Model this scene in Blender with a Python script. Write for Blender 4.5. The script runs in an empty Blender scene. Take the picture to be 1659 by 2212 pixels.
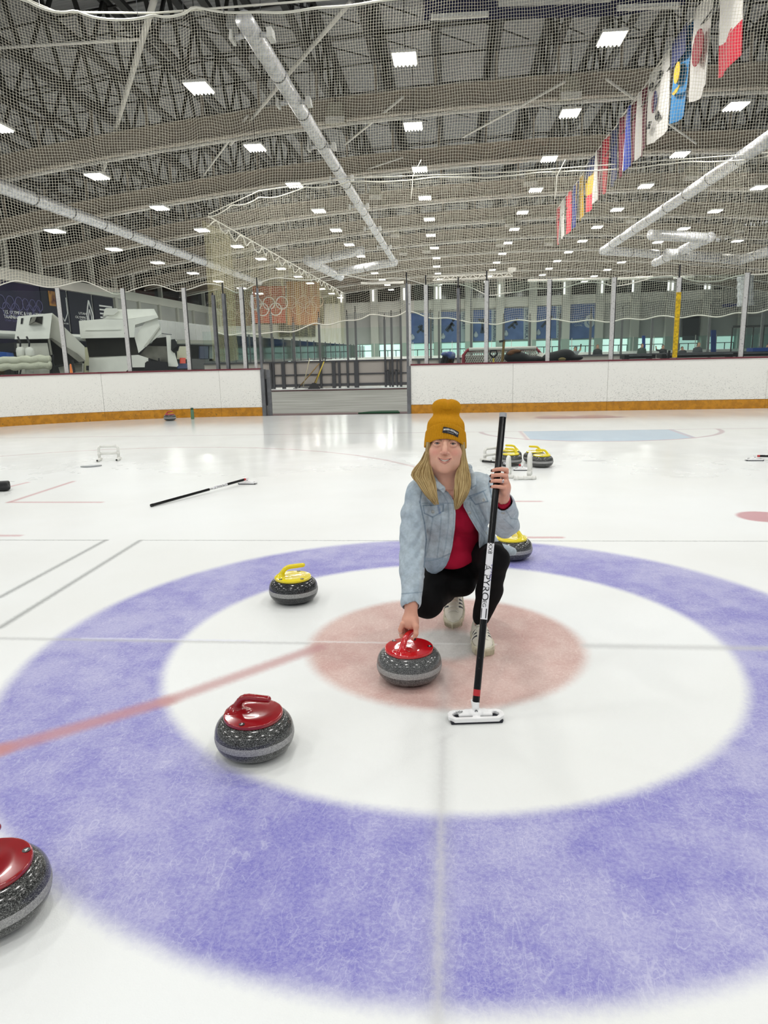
import bpy, math, random
import numpy as np
from mathutils import Vector, Matrix
random.seed(7); rng = np.random.default_rng(7)
S = bpy.context.scene
COL = S.collection
# ------------------------------------------------------------------ camera
TH, RO, YAW, FPX = .2180, .0232, -.0965, 1534.0
CX, CY = 829.5, 1106.0
def _cam():
    c, s = math.cos(YAW), math.sin(YAW)
    M = np.array([[c, s, 0], [-s, c, 0], [0, 0, 1.]])
    U = .68
    C = M @ np.array([-.426*U, -4.90*U, 2.09*U])
    F = M @ np.array([0, math.cos(TH), -math.sin(TH)])
    r = M @ np.array([1, 0, 0.]); d = M @ np.array([0, -math.sin(TH), -math.cos(TH)])
    return C, F, math.cos(RO)*r+math.sin(RO)*d, -math.sin(RO)*r+math.cos(RO)*d
CC, CF, CR, CD = _cam()
def P(px, py, x=None, y=None, z=None):
    """point of the place seen at photo pixel px,py lying on the plane x=, y= or z="""
    v = CF+(px-CX)/FPX*CR+(py-CY)/FPX*CD
    if x is not None: t = (x-CC[0])/v[0]
    elif y is not None: t = (y-CC[1])/v[1]
    else: t = (z-CC[2])/v[2]
    return Vector(CC+v*t)
cam = bpy.data.cameras.new('camera'); camo = bpy.data.objects.new('camera', cam); COL.objects.link(camo)
camo.matrix_world = Matrix(((CR[0], -CD[0], -CF[0], CC[0]), (CR[1], -CD[1], -CF[1], CC[1]), (CR[2], -CD[2], -CF[2], CC[2]), (0, 0, 0, 1)))
cam.sensor_fit = 'VERTICAL'; cam.sensor_height = 36; cam.sensor_width = 27; cam.lens = FPX/2212*36
cam.clip_start = .05; cam.clip_end = 500
S.camera = camo
S.cycles.transparent_max_bounces = 48
# ------------------------------------------------------------------ world, exposure
w = bpy.data.worlds.new('world'); S.world = w; w.use_nodes = True
w.node_tree.nodes['Background'].inputs[0].default_value = (.93, .97, 1, 1)
w.node_tree.nodes['Background'].inputs[1].default_value = .62
S.view_settings.view_transform = 'Standard'; S.view_settings.look = 'None'
S.view_settings.gamma = 1; S.view_settings.use_curve_mapping = False
S.view_settings.exposure = -.62
LIGHT_W = 240.
ROWY0, ROWS, COLX = 28.01, 8.66, (-26.4, -19.1, -10.1, -1.76, 6.2, 14.2, 22.3)
def roofz(x): return 13.25-.00255*(x-8)**2
KL = .77   # the lamps hang below the girders
LY0, LYS, LCX = CC[1]+KL*(ROWY0-CC[1]), ROWS*KL, [CC[0]+KL*(x-CC[0]) for x in COLX]
def lampz(k): return CC[2]+KL*(roofz(COLX[k])-CC[2])
la = bpy.data.lights.new('high_bay_lamp', 'AREA'); la.shape = 'RECTANGLE'; la.size = .72; la.size_y = .92
la.energy = LIGHT_W; la.color = (1, .985, .95)
for n in range(-5, 12):
    for k, x in enumerate(LCX):
        o = bpy.data.objects.new('high_bay_lamp', la); COL.objects.link(o)
        o.location = (x, LY0+LYS*n, lampz(k)-.24)
# ------------------------------------------------------------------ materials
def C_(h):
    h = h.lstrip('#'); return tuple((lambda c: c/12.92 if c <= .04045 else ((c+.055)/1.055)**2.4)(int(h[i:i+2], 16)/255) for i in (0, 2, 4))+(1,)
class NT:
    def __init__(s, t): s.t = t
    def n(s, typ, **kw):
        x = s.t.nodes.new(typ)
        for k, v in kw.items(): setattr(x, k, v)
        return x
    def put(s, sock, v):
        if isinstance(v, bpy.types.NodeSocket): s.t.links.new(v, sock)
        elif v is not None: sock.default_value = v
    def m(s, op, a, b=None, c=None, clamp=False):
        x = s.n('ShaderNodeMath', operation=op, use_clamp=clamp)
        for i, v in enumerate((a, b, c)):
            if v is not None: s.put(x.inputs[i], v)
        return x.outputs[0]
    def vm(s, op, a, b=None):
        x = s.n('ShaderNodeVectorMath', operation=op); s.put(x.inputs[0], a)
        if b is not None: s.put(x.inputs[1], b)
        return x
    def mix(s, f, a, b):
        x = s.n('ShaderNodeMix', data_type='RGBA'); s.put(x.inputs[0], f); s.put(x.inputs[6], a); s.put(x.inputs[7], b); return x.outputs[2]
    def noise(s, vec, scale, detail=3, rough=.5, dist=0):
        x = s.n('ShaderNodeTexNoise'); s.put(x.inputs['Vector'], vec); x.inputs['Scale'].default_value = scale
        x.inputs['Detail'].default_value = detail; x.inputs['Roughness'].default_value = rough; x.inputs['Distortion'].default_value = dist
        return x.outputs['Fac']
    def sm(s, v, lo, hi):
        x = s.n('ShaderNodeMapRange', interpolation_type='SMOOTHSTEP'); s.put(x.inputs[0], v); s.put(x.inputs[1], lo); s.put(x.inputs[2], hi); return x.outputs[0]
    def scale(s, vec, sx, sy, sz, rot=0):
        x = s.n('ShaderNodeMapping'); s.put(x.inputs[0], vec); x.inputs['Scale'].default_value = (sx, sy, sz); x.inputs['Rotation'].default_value = (0, 0, rot); return x.outputs[0]
MATS = {}
def mat(name, col, rough=.5, metal=0, var=0, vscale=30, bump=0, bscale=200, emit=None, estr=0, spec=.5, trans=0, coat=0, stretch=None, col2=None, alpha=1, speck=None):
    if name in MATS: return MATS[name]
    m = bpy.data.materials.new(name); m.use_nodes = True; MATS[name] = m
    b = m.node_tree.nodes['Principled BSDF']; N = NT(m.node_tree)
    if isinstance(col, str): col = C_(col)
    if isinstance(col2, str): col2 = C_(col2)
    b.inputs['Base Color'].default_value = col; b.inputs['Roughness'].default_value = rough; b.inputs['Metallic'].default_value = metal
    b.inputs['Specular IOR Level'].default_value = spec; b.inputs['Transmission Weight'].default_value = trans
    b.inputs['Coat Weight'].default_value = coat; b.inputs['Alpha'].default_value = alpha
    if emit: b.inputs['Emission Color'].default_value = C_(emit) if isinstance(emit, str) else emit; b.inputs['Emission Strength'].default_value = estr
    if var or bump or speck:
        tc = N.n('ShaderNodeTexCoord').outputs['Object']
        if stretch: tc = N.scale(tc, *stretch)
        if var or speck:
            f = N.noise(tc, vscale, 4)
            c2 = col2 or tuple(max(0, c*(1-var)) for c in col[:3])+(1,)
            c = N.mix(N.sm(f, .35, .65), col, c2)
            if speck:
                g = N.noise(tc, speck[1], 2); c = N.mix(N.m('MULTIPLY', N.sm(g, speck[2], speck[2]+.06), speck[3] if len(speck) > 3 else 1.), c, C_(speck[0]))
            N.put(b.inputs['Base Color'], c)
        if bump:
            bp = N.n('ShaderNodeBump'); bp.inputs['Strength'].default_value = bump; bp.inputs['Distance'].default_value = .01
            N.put(bp.inputs['Height'], N.noise(tc, bscale, 3)); N.put(b.inputs['Normal'], bp.outputs[0])
    return m
# ------------------------------------------------------------------ mesh helpers
def link(o, parent=None):
    COL.objects.link(o)
    if parent is not None:
        o.parent = parent; o.matrix_parent_inverse = WM[parent.name].inverted()
    WM[o.name] = Matrix.Identity(4) if o.name not in WM else WM[o.name]
    return o
WM = {}
def tag(o, label=None, cat=None, group=None, kind=None):
    if label: o['label'] = label
    if cat: o['category'] = cat
    if group: o['group'] = group
    if kind: o['kind'] = kind
    return o
def thing(name, label=None, cat=None, loc=(0, 0, 0), group=None, kind=None):
    o = bpy.data.objects.new(name, None); o.empty_display_size = .1; o.location = loc
    WM[o.name] = Matrix.Translation(Vector(loc)); COL.objects.link(o)
    return tag(o, label, cat, group, kind)
def V(p): return Vector((p[0], p[1], p[2]))
class MB:
    def __init__(s): s.v = []; s.f = []
    def add(s, vs, fs):
        n = len(s.v); s.v += [tuple(v) for v in vs]; s.f += [tuple(i+n for i in f) for f in fs]; return s
    def hexa(s, p):   # 8 points: bottom 4 (ccw), top 4
        return s.add(p, [(3, 2, 1, 0), (4, 5, 6, 7), (0, 1, 5, 4), (1, 2, 6, 5), (2, 3, 7, 6), (3, 0, 4, 7)])
    def box(s, x0, x1, y0, y1, z0, z1):
        return s.hexa([(x0, y0, z0), (x1, y0, z0), (x1, y1, z0), (x0, y1, z0), (x0, y0, z1), (x1, y0, z1), (x1, y1, z1), (x0, y1, z1)])
    def bar(s, a, b, wx, wz=None, up=(0, 0, 1)):
        a, b = V(a), V(b); wz = wz or wx; d = (b-a).normalized(); u = Vector(up)
        if abs(d.dot(u)) > .95: u = Vector((0, 1, 0))
        r = d.cross(u).normalized(); u = r.cross(d).normalized()
        q = [(-wx/2, -wz/2), (wx/2, -wz/2), (wx/2, wz/2), (-wx/2, wz/2)]
        return s.hexa([a+r*i+u*j for i, j in q]+[b+r*i+u*j for i, j in q])
    def tube(s, pts, rad, n=8, cap=True):
        pts = [V(p) for p in pts]; m = len(pts)
        if not hasattr(rad, '__len__'): rad = [rad]*m
        base = len(s.v); pr = None
        for i, p in enumerate(pts):
            d = (pts[min(i+1, m-1)]-pts[max(i-1, 0)]).normalized()
            if pr is None:
                u = Vector((0, 0, 1)) if abs(d.z) < .9 else Vector((0, 1, 0)); r = d.cross(u).normalized()
            else: r = (pr-d*pr.dot(d)).normalized()
            pr = r; u = r.cross(d)
            for k in range(n):
                t = 2*math.pi*k/n; s.v.append(tuple(p+(r*math.cos(t)+u*math.sin(t))*rad[i]))
        for i in range(m-1):
            for k in range(n):
                a = base+i*n+k; b = base+i*n+(k+1) % n; s.f.append((a, a+n, b+n, b))
        if cap: s.f.append(tuple(base+k for k in range(n))); s.f.append(tuple(base+(m-1)*n+k for k in reversed(range(n))))
        return s
    def lathe(s, prof, n=48, c=(0, 0, 0)):
        base = len(s.v); m = len(prof)
        for r, z in prof:
            for k in range(n):
                t = 2*math.pi*k/n; s.v.append((c[0]+r*math.cos(t), c[1]+r*math.sin(t), c[2]+z))
        for i in range(m-1):
            for k in range(n):
                a = base+i*n+k; b = base+i*n+(k+1) % n; s.f.append((a, b, b+n, a+n))
        s.f.append(tuple(base+k for k in reversed(range(n)))); s.f.append(tuple(base+(m-1)*n+k for k in range(n)))
        return s
    def prism(s, pts, vec):
        pts = [V(p) for p in pts]; vec = V(vec); n = len(pts)
        return s.add(pts+[p+vec for p in pts], [tuple(range(n)), tuple(range(2*n-1, n-1, -1))]+[(i, i+n, (i+1) % n+n, (i+1) % n) for i in range(n)])
    def build(s, name, m, parent=None, smooth=False, kind=None, label=None, angle=None):
        me = bpy.data.meshes.new(name); me.from_pydata(s.v, [], s.f); me.materials.append(m)
        if smooth: me.polygons.foreach_set('use_smooth', [True]*len(me.polygons))
        me.update(); o = bpy.data.objects.new(name, me); link(o, parent)
        if smooth and angle:
            try:
                me.set_sharp_from_angle(angle=angle)
            except Exception: pass
        return tag(o, label, None, None, kind)
def fixn(o):
    import bmesh
    b = bmesh.new(); b.from_mesh(o.data); bmesh.ops.recalc_face_normals(b, faces=b.faces); b.to_mesh(o.data); b.free(); return o
def dup(root, loc=None, rotz=None, **kw):
    def cp(o, par):
        c = o.copy(); COL.objects.link(c)
        if par is not None: c.parent = par; c.matrix_parent_inverse = o.matrix_parent_inverse.copy()
        for ch in KIDS(o): cp(ch, c)
        return c
    r = cp(root, None)
    if loc is not None: r.location = loc
    if rotz is not None: r.rotation_euler = (0, 0, rotz)
    tag(r, **kw); return r
def KIDS(o): return [c for c in COL.objects if c.parent == o]
def text(s_, size, m, parent, M, name='lettering', ext=.002, align='LEFT'):
    cu = bpy.data.curves.new(name, 'FONT'); cu.body = s_; cu.size = size; cu.extrude = ext; cu.align_x = align; cu.resolution_u = 2
    o = bpy.data.objects.new('tmp', cu); COL.objects.link(o)
    dg = bpy.context.evaluated_depsgraph_get(); me = bpy.data.meshes.new_from_object(o.evaluated_get(dg))
    bpy.data.objects.remove(o); me.transform(M); me.materials.clear(); me.materials.append(m); me.name = name
    return link(bpy.data.objects.new(name, me), parent)
def frame(o, x, z):   # matrix with text right = x, text up = z
    x, z = V(x).normalized(), V(z); z = (z-x*z.dot(x)).normalized(); y = x.cross(z)
    return Matrix(((x.x, z.x, y.x, o[0]), (x.y, z.y, y.y, o[1]), (x.z, z.z, y.z, o[2]), (0, 0, 0, 1)))
# ------------------------------------------------------------------ implicit-surface sculpting (smooth unions polygonised as one continuous mesh)
def rotm(e):
    return np.array(Matrix.Rotation(e[2], 3, 'Z') @ Matrix.Rotation(e[1], 3, 'Y') @ Matrix.Rotation(e[0], 3, 'X'))
class Vol:
    def __init__(s, lo, hi, h):
        s.h = h; s.lo = np.array(lo, float); s.n = np.ceil((np.array(hi, float)-s.lo)/h).astype(int)+1
        s.F = np.full(s.n, .05, np.float32); s.ax = [s.lo[i]+h*np.arange(s.n[i]) for i in range(3)]
    def region(s, lo, hi, pad):
        a = np.clip(np.floor((np.array(lo)-pad-s.lo)/s.h).astype(int), 0, s.n); b = np.clip(np.ceil((np.array(hi)+pad-s.lo)/s.h).astype(int)+1, 0, s.n)
        if np.any(b <= a): return None
        sl = tuple(slice(i, j) for i, j in zip(a, b)); g = np.meshgrid(*[s.ax[i][sl[i]] for i in range(3)], indexing='ij')
        return sl, np.stack(g, -1)
    def op(s, sl, d, k, mode):
        f = s.F[sl]; d = d.astype(np.float32)
        if mode == 'sub': d = -d; 
        if mode == 'add':
            if k > 0: h = np.clip(.5+.5*(f-d)/k, 0, 1); f2 = f*(1-h)+d*h-k*h*(1-h)
            else: f2 = np.minimum(f, d)
        else:
            if k > 0: h = np.clip(.5-.5*(f-d)/k, 0, 1); f2 = f*(1-h)+d*h+k*h*(1-h)
            else: f2 = np.maximum(f, d)
        s.F[sl] = f2
    def cap(s, a, b, ra, rb=None, k=.01, mode='add', flat=None):
        rb = ra if rb is None else rb; a = np.array(a, float); b = np.array(b, float); R_ = max(ra, rb)
        q = s.region(np.minimum(a, b)-R_, np.maximum(a, b)+R_, k+.03)
        if q is None: return s
        sl, X = q; ba = b-a; pa = X-a; t = np.clip((pa@ba)/max(1e-9, ba@ba), 0, 1); w_ = pa-t[..., None]*ba
        if flat is not None:   # flat=(axis vector, factor): squash across the axis
            n = np.array(flat[0], float); n /= np.linalg.norm(n); c = w_@n; w_ = w_+(c*(1/flat[1]-1))[..., None]*n; 
        s.op(sl, np.linalg.norm(w_, axis=-1)-(ra+(rb-ra)*t), k, mode); return s
    def chain(s, pts, k=.01, mode='add', flat=None):
        for (a, ra), (b, rb) in zip(pts[:-1], pts[1:]): s.cap(a, b, ra, rb, k, mode, flat)
        return s
    def ell(s, c, r, e=(0, 0, 0), k=.01, mode='add'):
        c = np.array(c, float); r = np.array(r, float); R_ = r.max(); q = s.region(c-R_, c+R_, k+.03)
        if q is None: return s
        sl, X = q; p = (X-c)@rotm(e); k0 = np.linalg.norm(p/r, axis=-1); k1 = np.linalg.norm(p/r**2, axis=-1)+1e-9
        s.op(sl, k0*(k0-1)/k1, k, mode); return s
    def box(s, c, r, e=(0, 0, 0), rd=.01, k=.01, mode='add'):
        c = np.array(c, float); r = np.array(r, float); R_ = np.linalg.norm(r); q = s.region(c-R_, c+R_, k+.03)
        if q is None: return s
        sl, X = q; p = np.abs((X-c)@rotm(e))-(r-rd); d = np.linalg.norm(np.maximum(p, 0), axis=-1)+np.minimum(p.max(-1), 0)-rd
        s.op(sl, d, k, mode); return s
    def fn(s, f, lo, hi, k=0, mode='sub'):
        q = s.region(lo, hi, 0)
        if q is not None: s.op(q[0], f(q[1]), k, mode)
        return s
    def nets(s):
        F = s.F.copy(); F[0], F[-1], F[:, 0], F[:, -1], F[:, :, 0], F[:, :, -1] = [.05]*6; ins = F < 0; n = F.shape
        acc = np.zeros((n[0]-1, n[1]-1, n[2]-1, 3), np.float32); cnt = np.zeros(acc.shape[:3], np.float32)
        c0 = ins[:-1, :-1, :-1]; anyd = np.zeros(c0.shape, bool)
        for dx in (0, 1):
            for dy in (0, 1):
                for dz in (0, 1): anyd |= ins[dx:n[0]-1+dx, dy:n[1]-1+dy, dz:n[2]-1+dz] != c0
        idx = np.argwhere(anyd); ii = idx.T; A = np.zeros((len(idx), 3)); Cn = np.zeros(len(idx))
        corners = [(a, b, c) for a in (0, 1) for b in (0, 1) for c in (0, 1)]
        for p in corners:
            for ax_ in range(3):
                if p[ax_]: continue
                q = list(p); q[ax_] = 1; fa = F[ii[0]+p[0], ii[1]+p[1], ii[2]+p[2]]; fb = F[ii[0]+q[0], ii[1]+q[1], ii[2]+q[2]]
                m = (fa < 0) != (fb < 0); t = np.where(m, fa/np.where(m, fa-fb, 1), 0); pos = np.tile(np.array(p, float), (len(idx), 1)); pos[:, ax_] += t
                A += pos*m[:, None]; Cn += m
        v = s.lo+(idx+A/np.maximum(Cn, 1)[:, None])*s.h
        vid = np.full(c0.shape, -1, np.int64); vid[ii[0], ii[1], ii[2]] = np.arange(len(idx)); faces = []
        for ax_ in range(3):
            sl0 = [slice(1, -1)]*3; sl0[ax_] = slice(0, -1); sl1 = list(sl0); sl1[ax_] = slice(1, None)
            a = ins[tuple(sl0)]; b = ins[tuple(sl1)]; e = np.argwhere(a != b); base = e+np.array([0 if i == ax_ else 1 for i in range(3)])
            u, w_ = [(1, 2), (2, 0), (0, 1)][ax_]; du = np.zeros(3, int); dv = np.zeros(3, int); du[u] = 1; dv[w_] = 1
            q = np.stack([vid[tuple((base-du-dv).T)], vid[tuple((base-dv).T)], vid[tuple(base.T)], vid[tuple((base-du).T)]], 1)
            inside = a[tuple(e.T)]; q[~inside] = q[~inside][:, ::-1]; faces.append(q)
        return v, np.concatenate(faces)
def relax(v, f, it, lam=.5):
    e = np.concatenate([f[:, [0, 1]], f[:, [1, 2]], f[:, [2, 3]], f[:, [3, 0]]]); e = np.concatenate([e, e[:, ::-1]])
    cnt = np.bincount(e[:, 0], minlength=len(v)).astype(float)+1e-9
    for _ in range(it):
        a = np.stack([np.bincount(e[:, 0], weights=v[e[:, 1], i], minlength=len(v)) for i in range(3)], 1)/cnt[:, None]; v = v+(a-v)*lam
    return v
def make_mesh(name, parts, m, parent, colors=None, xf=None, sub=0):
    vs = []; fs = []; n = 0
    for v, f in parts: vs.append(v); fs.append(f+n); n += len(v)
    v = np.concatenate(vs); f = np.concatenate(fs)
    if colors is not None: col = colors(v)
    if xf is not None: v = v@np.array(xf.to_3x3()).T+np.array(xf.translation)
    me = bpy.data.meshes.new(name); me.vertices.add(len(v)); me.vertices.foreach_set('co', v.astype(np.float32).ravel()); me.loops.add(f.size); me.loops.foreach_set('vertex_index', f.ravel().astype(np.int32))
    me.polygons.add(len(f)); me.polygons.foreach_set('loop_start', np.arange(0, f.size, 4, dtype=np.int32)); me.polygons.foreach_set('use_smooth', np.ones(len(f), bool)); me.update(calc_edges=True)
    if colors is not None:
        ca = me.color_attributes.new('tint', 'FLOAT_COLOR', 'POINT'); ca.data.foreach_set('color', np.concatenate([col, np.ones((len(col), 1))], 1).astype(np.float32).ravel())
    me.materials.append(m); o = bpy.data.objects.new(name, me); link(o, parent); return o
def vol_build(vol, name, m, parent, it=2, colors=None, xf=None):
    v, f = vol.nets(); return make_mesh(name, [(relax(v, f, it), f)], m, parent, colors, xf)
# ------------------------------------------------------------------ ICE
def ice_material():
    m = bpy.data.materials.new('painted_ice'); m.use_nodes = True; N = NT(m.node_tree); b = m.node_tree.nodes['Principled BSDF']
    tc = N.n('ShaderNodeTexCoord').outputs['Object']
    nv = N.n('ShaderNodeTexNoise'); N.put(nv.inputs[0], tc); nv.inputs['Scale'].default_value = 55; nv.inputs['Detail'].default_value = 3
    off = N.vm('SUBTRACT', nv.outputs['Color'], (.5, .5, .5)).outputs[0]
    sc = N.vm('SCALE', off); sc.inputs['Scale'].default_value = .022
    wp = N.vm('ADD', tc, sc.outputs[0]).outputs[0]
    sx = N.n('ShaderNodeSeparateXYZ'); N.put(sx.inputs[0], wp); X, Y = sx.outputs[0], sx.outputs[1]
    s0 = N.n('ShaderNodeSeparateXYZ'); N.put(s0.inputs[0], tc); X0, Y0 = s0.outputs[0], s0.outputs[1]
    r = N.m('SQRT', N.m('ADD', N.m('MULTIPLY', X, X), N.m('MULTIPLY', Y, Y)))
    def disc(rad, e): return N.m('SUBTRACT', 1., N.sm(r, rad-e, rad+e))
    # scratches: stretched noises at several angles, ridged
    scr = None
    for k, (a, fr, wd, sx_, sy_) in enumerate(((.5, 9, .010, 1.6, .6), (-.65, 11, .010, 1.4, .7), (1.9, 13, .011, 1.5, .6), (0, 17, .011, 1, 1), (.3, 26, .013, 1, 1), (0, 41, .016, 1, 1), (-1.2, 6, .006, 1.8, .4))):
        v = N.scale(tc, sx_, sy_, 1, a); vv = N.vm('ADD', v, (k*7.3, k*3.1, 0)).outputs[0]
        n = N.noise(vv, fr, 2, .5, .6); d = N.m('ABSOLUTE', N.m('SUBTRACT', n, .5)); l = N.m('SUBTRACT', 1., N.sm(d, wd*.1, wd))
        l = N.m('MULTIPLY', l, N.sm(N.noise(N.vm('ADD', tc, (k*3.3, 0, 0)).outputs[0], 2.2, 2), .40, .62))
        scr = l if scr is None else N.m('MAXIMUM', scr, l)
    patch = N.m('ADD', N.m('MULTIPLY', N.noise(tc, 1.3, 3, .5), .5), N.m('MULTIPLY', N.noise(tc, 6, 4, .65), .5))
    fine = N.noise(tc, 75, 5, .75)
    frost = N.m('ADD', N.m('MULTIPLY', N.sm(patch, .36, .62), .50), N.m('ADD', N.m('MULTIPLY', scr, .32), N.m('MULTIPLY', N.sm(fine, .36, .64), .30)))
    white = N.mix(N.sm(N.noise(tc, .5, 4), .3, .7), C_('#E9ECEC'), C_('#E2E4E2'))
    blue = N.mix(frost, C_('#7471BC'), C_('#BBBBD8'))
    red = N.mix(frost, C_('#BC918A'), C_('#DBC4BC'))
    grey = N.mix(frost, C_('#B9BBB9'), C_('#D5D6D4'))
    c = N.mix(disc(2.04, .05), white, blue)
    c = N.mix(disc(1.36, .04), c, white)
    c = N.mix(disc(.68, .045), c, red)
    c = N.mix(N.m('MULTIPLY', disc(.19, .05), .85), c, grey)
    # node group: soft capsule line
    g = bpy.data.node_groups.new('painted_line', 'ShaderNodeTree'); G = NT(g)
    for nm, ty in (('p', 'NodeSocketVector'), ('a', 'NodeSocketVector'), ('b', 'NodeSocketVector'), ('w', 'NodeSocketFloat'), ('e', 'NodeSocketFloat')): g.interface.new_socket(nm, in_out='INPUT', socket_type=ty)
    g.interface.new_socket('f', in_out='OUTPUT', socket_type='NodeSocketFloat')
    gi = g.nodes.new('NodeGroupInput'); go = g.nodes.new('NodeGroupOutput')
    pa = G.vm('SUBTRACT', gi.outputs[0], gi.outputs[1]).outputs[0]; ba = G.vm('SUBTRACT', gi.outputs[2], gi.outputs[1]).outputs[0]
    h = G.m('DIVIDE', G.vm('DOT_PRODUCT', pa, ba).outputs['Value'], G.vm('DOT_PRODUCT', ba, ba).outputs['Value'], clamp=True)
    q = G.vm('SCALE', ba); G.put(q.inputs['Scale'], h)
    d = G.vm('LENGTH', G.vm('SUBTRACT', pa, q.outputs[0]).outputs[0]).outputs['Value']
    G.put(go.inputs[0], G.m('SUBTRACT', 1., G.sm(d, G.m('SUBTRACT', gi.outputs[3], gi.outputs[4]), G.m('ADD', gi.outputs[3], gi.outputs[4]))))
    flat = N.n('ShaderNodeCombineXYZ'); N.put(flat.inputs[0], X); N.put(flat.inputs[1], Y)
    def line(a, b_, wd, e, col, op):
        nonlocal c
        x = N.n('ShaderNodeGroup'); x.node_tree = g; N.put(x.inputs[0], flat.outputs[0])
        x.inputs[1].default_value = (a[0], a[1], 0); x.inputs[2].default_value = (b_[0], b_[1], 0); x.inputs[3].default_value = wd/2; x.inputs[4].default_value = e
        c = N.mix(N.m('MULTIPLY', x.outputs[0], op), c, C_(col))
    def z(px, py): return P(px, py, z=0)
    # curling lines
    line((-9, -.02), (-.7, -.02), .03, .02, '#B4B6B6', .6); line((-1.3, 0), (.25, 0), .016, .01, '#E9EBEB', .55); line((.7, 0), (1.7, 0), .05, .03, '#B9BBBB', .6); line((-1.9, 0), (-1.0, 0), .02, .01, '#DADCEC', .5)
    line((0, -.3), (0, -4), .045, .04, '#B4B6B6', .38); line((0, -.9), (0, -2.2), .016, .014, '#C6C6C6', .45)
    by = z(830, 1168).y
    line(z(302, 1167), (9, by), .012, .014, '#6F7474', .75)
    line((-8, by), z(232, 1167), .014, .016, '#6F7474', .8); line(z(228, 1167), z(0, 1290), .035, .022, '#777C7C', .7)
    line(z(302, 1168), z(0, 1356), .035, .022, '#777C7C', .7)
    # hockey markings
    line(z(-300, 1700), z(0, 1620), .09, .035, '#B98080', .8); line(z(0, 1620), z(360, 1514), .085, .035, '#B98080', .75); line(z(360, 1514), z(690, 1398), .08, .035, '#BC8C8C', .75)
    line(z(20, 1085), z(218, 1085), .05, .03, '#C79A9D', .9); line(z(20, 1085), z(158, 1040), .05, .03, '#C79A9D', .9); line(z(-120, 1085), z(60, 1042), .05, .03, '#C79A9D', .9)
    line(z(-60, 1157), z(42, 1157), .05, .03, '#C79A9D', .8)
    line(z(1100, 1083), z(1166, 1083), .05, .03, '#C9A0A2', .9); line(z(1115, 1161), z(1212, 1161), .05, .02, '#C9A0A2', .9)
    gy = 9.78
    line((-12, gy), (3.6, gy), .035, .02, '#A9989A', .85); line((3.6, gy), (14, gy), .035, .02, '#A9989A', .8)
    # face-off circle far arc and right one
    def arc(cx, cy, rad, wd, a0, a1, col, op, n=10):
        for i in range(n):
            t0, t1 = a0+(a1-a0)*i/n, a0+(a1-a0)*(i+1)/n
            line((cx+rad*math.cos(t0), cy+rad*math.sin(t0)), (cx+rad*math.cos(t1), cy+rad*math.sin(t1)), wd, .03, col, op)
    arc(-4.35, 3.5, 4.5, .05, .38, 2.5, '#BFA3A5', .8, 14)
    # dot and crease
    def ell(p, rx, ry, col, op):
        nonlocal c
        d = N.m('SQRT', N.m('ADD', N.m('POWER', N.m('DIVIDE', N.m('SUBTRACT', X, p[0]), rx), 2.), N.m('POWER', N.m('DIVIDE', N.m('SUBTRACT', Y, p[1]), ry), 2.)))
        c = N.mix(N.m('MULTIPLY', N.m('SUBTRACT', 1., N.sm(d, .85, 1.1)), op), c, C_(col)); return d
    ell(z(1648, 1116), .21, .21, '#C08A90', .95)
    gx0, gx1 = z(1136, 946).x, z(1500, 946).x
    gc = ((gx0+gx1)/2+.05, gy)
    # goal crease: blue band with red outline, semicircle cut by goal line
    rr = N.m('SQRT', N.m('ADD', N.m('POWER', N.m('SUBTRACT', X, gc[0]), 2.), N.m('POWER', N.m('MULTIPLY', N.m('SUBTRACT', Y, gc[1]), 1.28), 2.)))
    R_ = z(1590, 938).x-gc[0]
    below = N.m('SUBTRACT', 1., N.sm(Y, gc[1]-.02, gc[1]+.02))
    ring = N.m('MULTIPLY', below, N.m('SUBTRACT', 1., N.sm(N.m('ABSOLUTE', N.m('SUBTRACT', rr, R_)), .02, .07)))
    ax = N.m('ABSOLUTE', N.m('SUBTRACT', X, gc[0])); hw = (gx1-gx0)/2
    slant = N.m('ADD', ax, N.m('MULTIPLY', N.m('SUBTRACT', Y, gc[1]), -.28))
    inside = N.m('MULTIPLY', N.m('MULTIPLY', below, N.m('LESS_THAN', ax, hw)), N.m('LESS_THAN', rr, R_))
    c = N.mix(N.m('MULTIPLY', inside, .9), c, C_('#A9C4DC')); c = N.mix(N.m('MULTIPLY', ring, .8), c, C_('#B9A0A8'))
    line((gx0, gy), (gx0, gy-1.3), .06, .04, '#C4A2A8', .7); line((gx1, gy), (gx1, gy-1.3), .06, .04, '#C4A2A8', .7)
    # faint shapes: mauve logo patch by the far boards, scuffs
    mc = z(1253, 902); mr = (z(1352, 900).x-z(1156, 905).x)/2; ell((mc.x, mc.y), mr, .26, '#B3A0B4', .8); ell((mc.x-.5, mc.y+.2), mr*.45, .42, '#B3A0B4', .5); ell((mc.x+.35, mc.y+.2), mr*.45, .40, '#B3A0B4', .5)
    ell((1.9, 6.1), .16, .05, '#B9BCBE', .8)
    N.put(b.inputs['Base Color'], c)
    clear = N.sm(N.m('ADD', Y0, N.m('MULTIPLY', N.m('SUBTRACT', N.noise(tc, .45, 4, .6), .5), 9.0)), 3.0, 9.5); calm = N.sm(Y0, .8, 4.0)
    ro = N.m('ADD', N.m('MULTIPLY', N.noise(tc, 3.0, 4), .22), .26)
    ro2 = N.m('ADD', N.m('MULTIPLY', N.noise(N.scale(tc, 1, .35, 1, .4), 1.4, 4), .12), .07)
    mx = N.n('ShaderNodeMix'); N.put(mx.inputs[0], clear); N.put(mx.inputs[2], ro); N.put(mx.inputs[3], ro2)
    N.put(b.inputs['Roughness'], mx.outputs[0]); b.inputs['IOR'].default_value = 1.31
    bp = N.n('ShaderNodeBump'); bp.inputs['Distance'].default_value = .004
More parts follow.
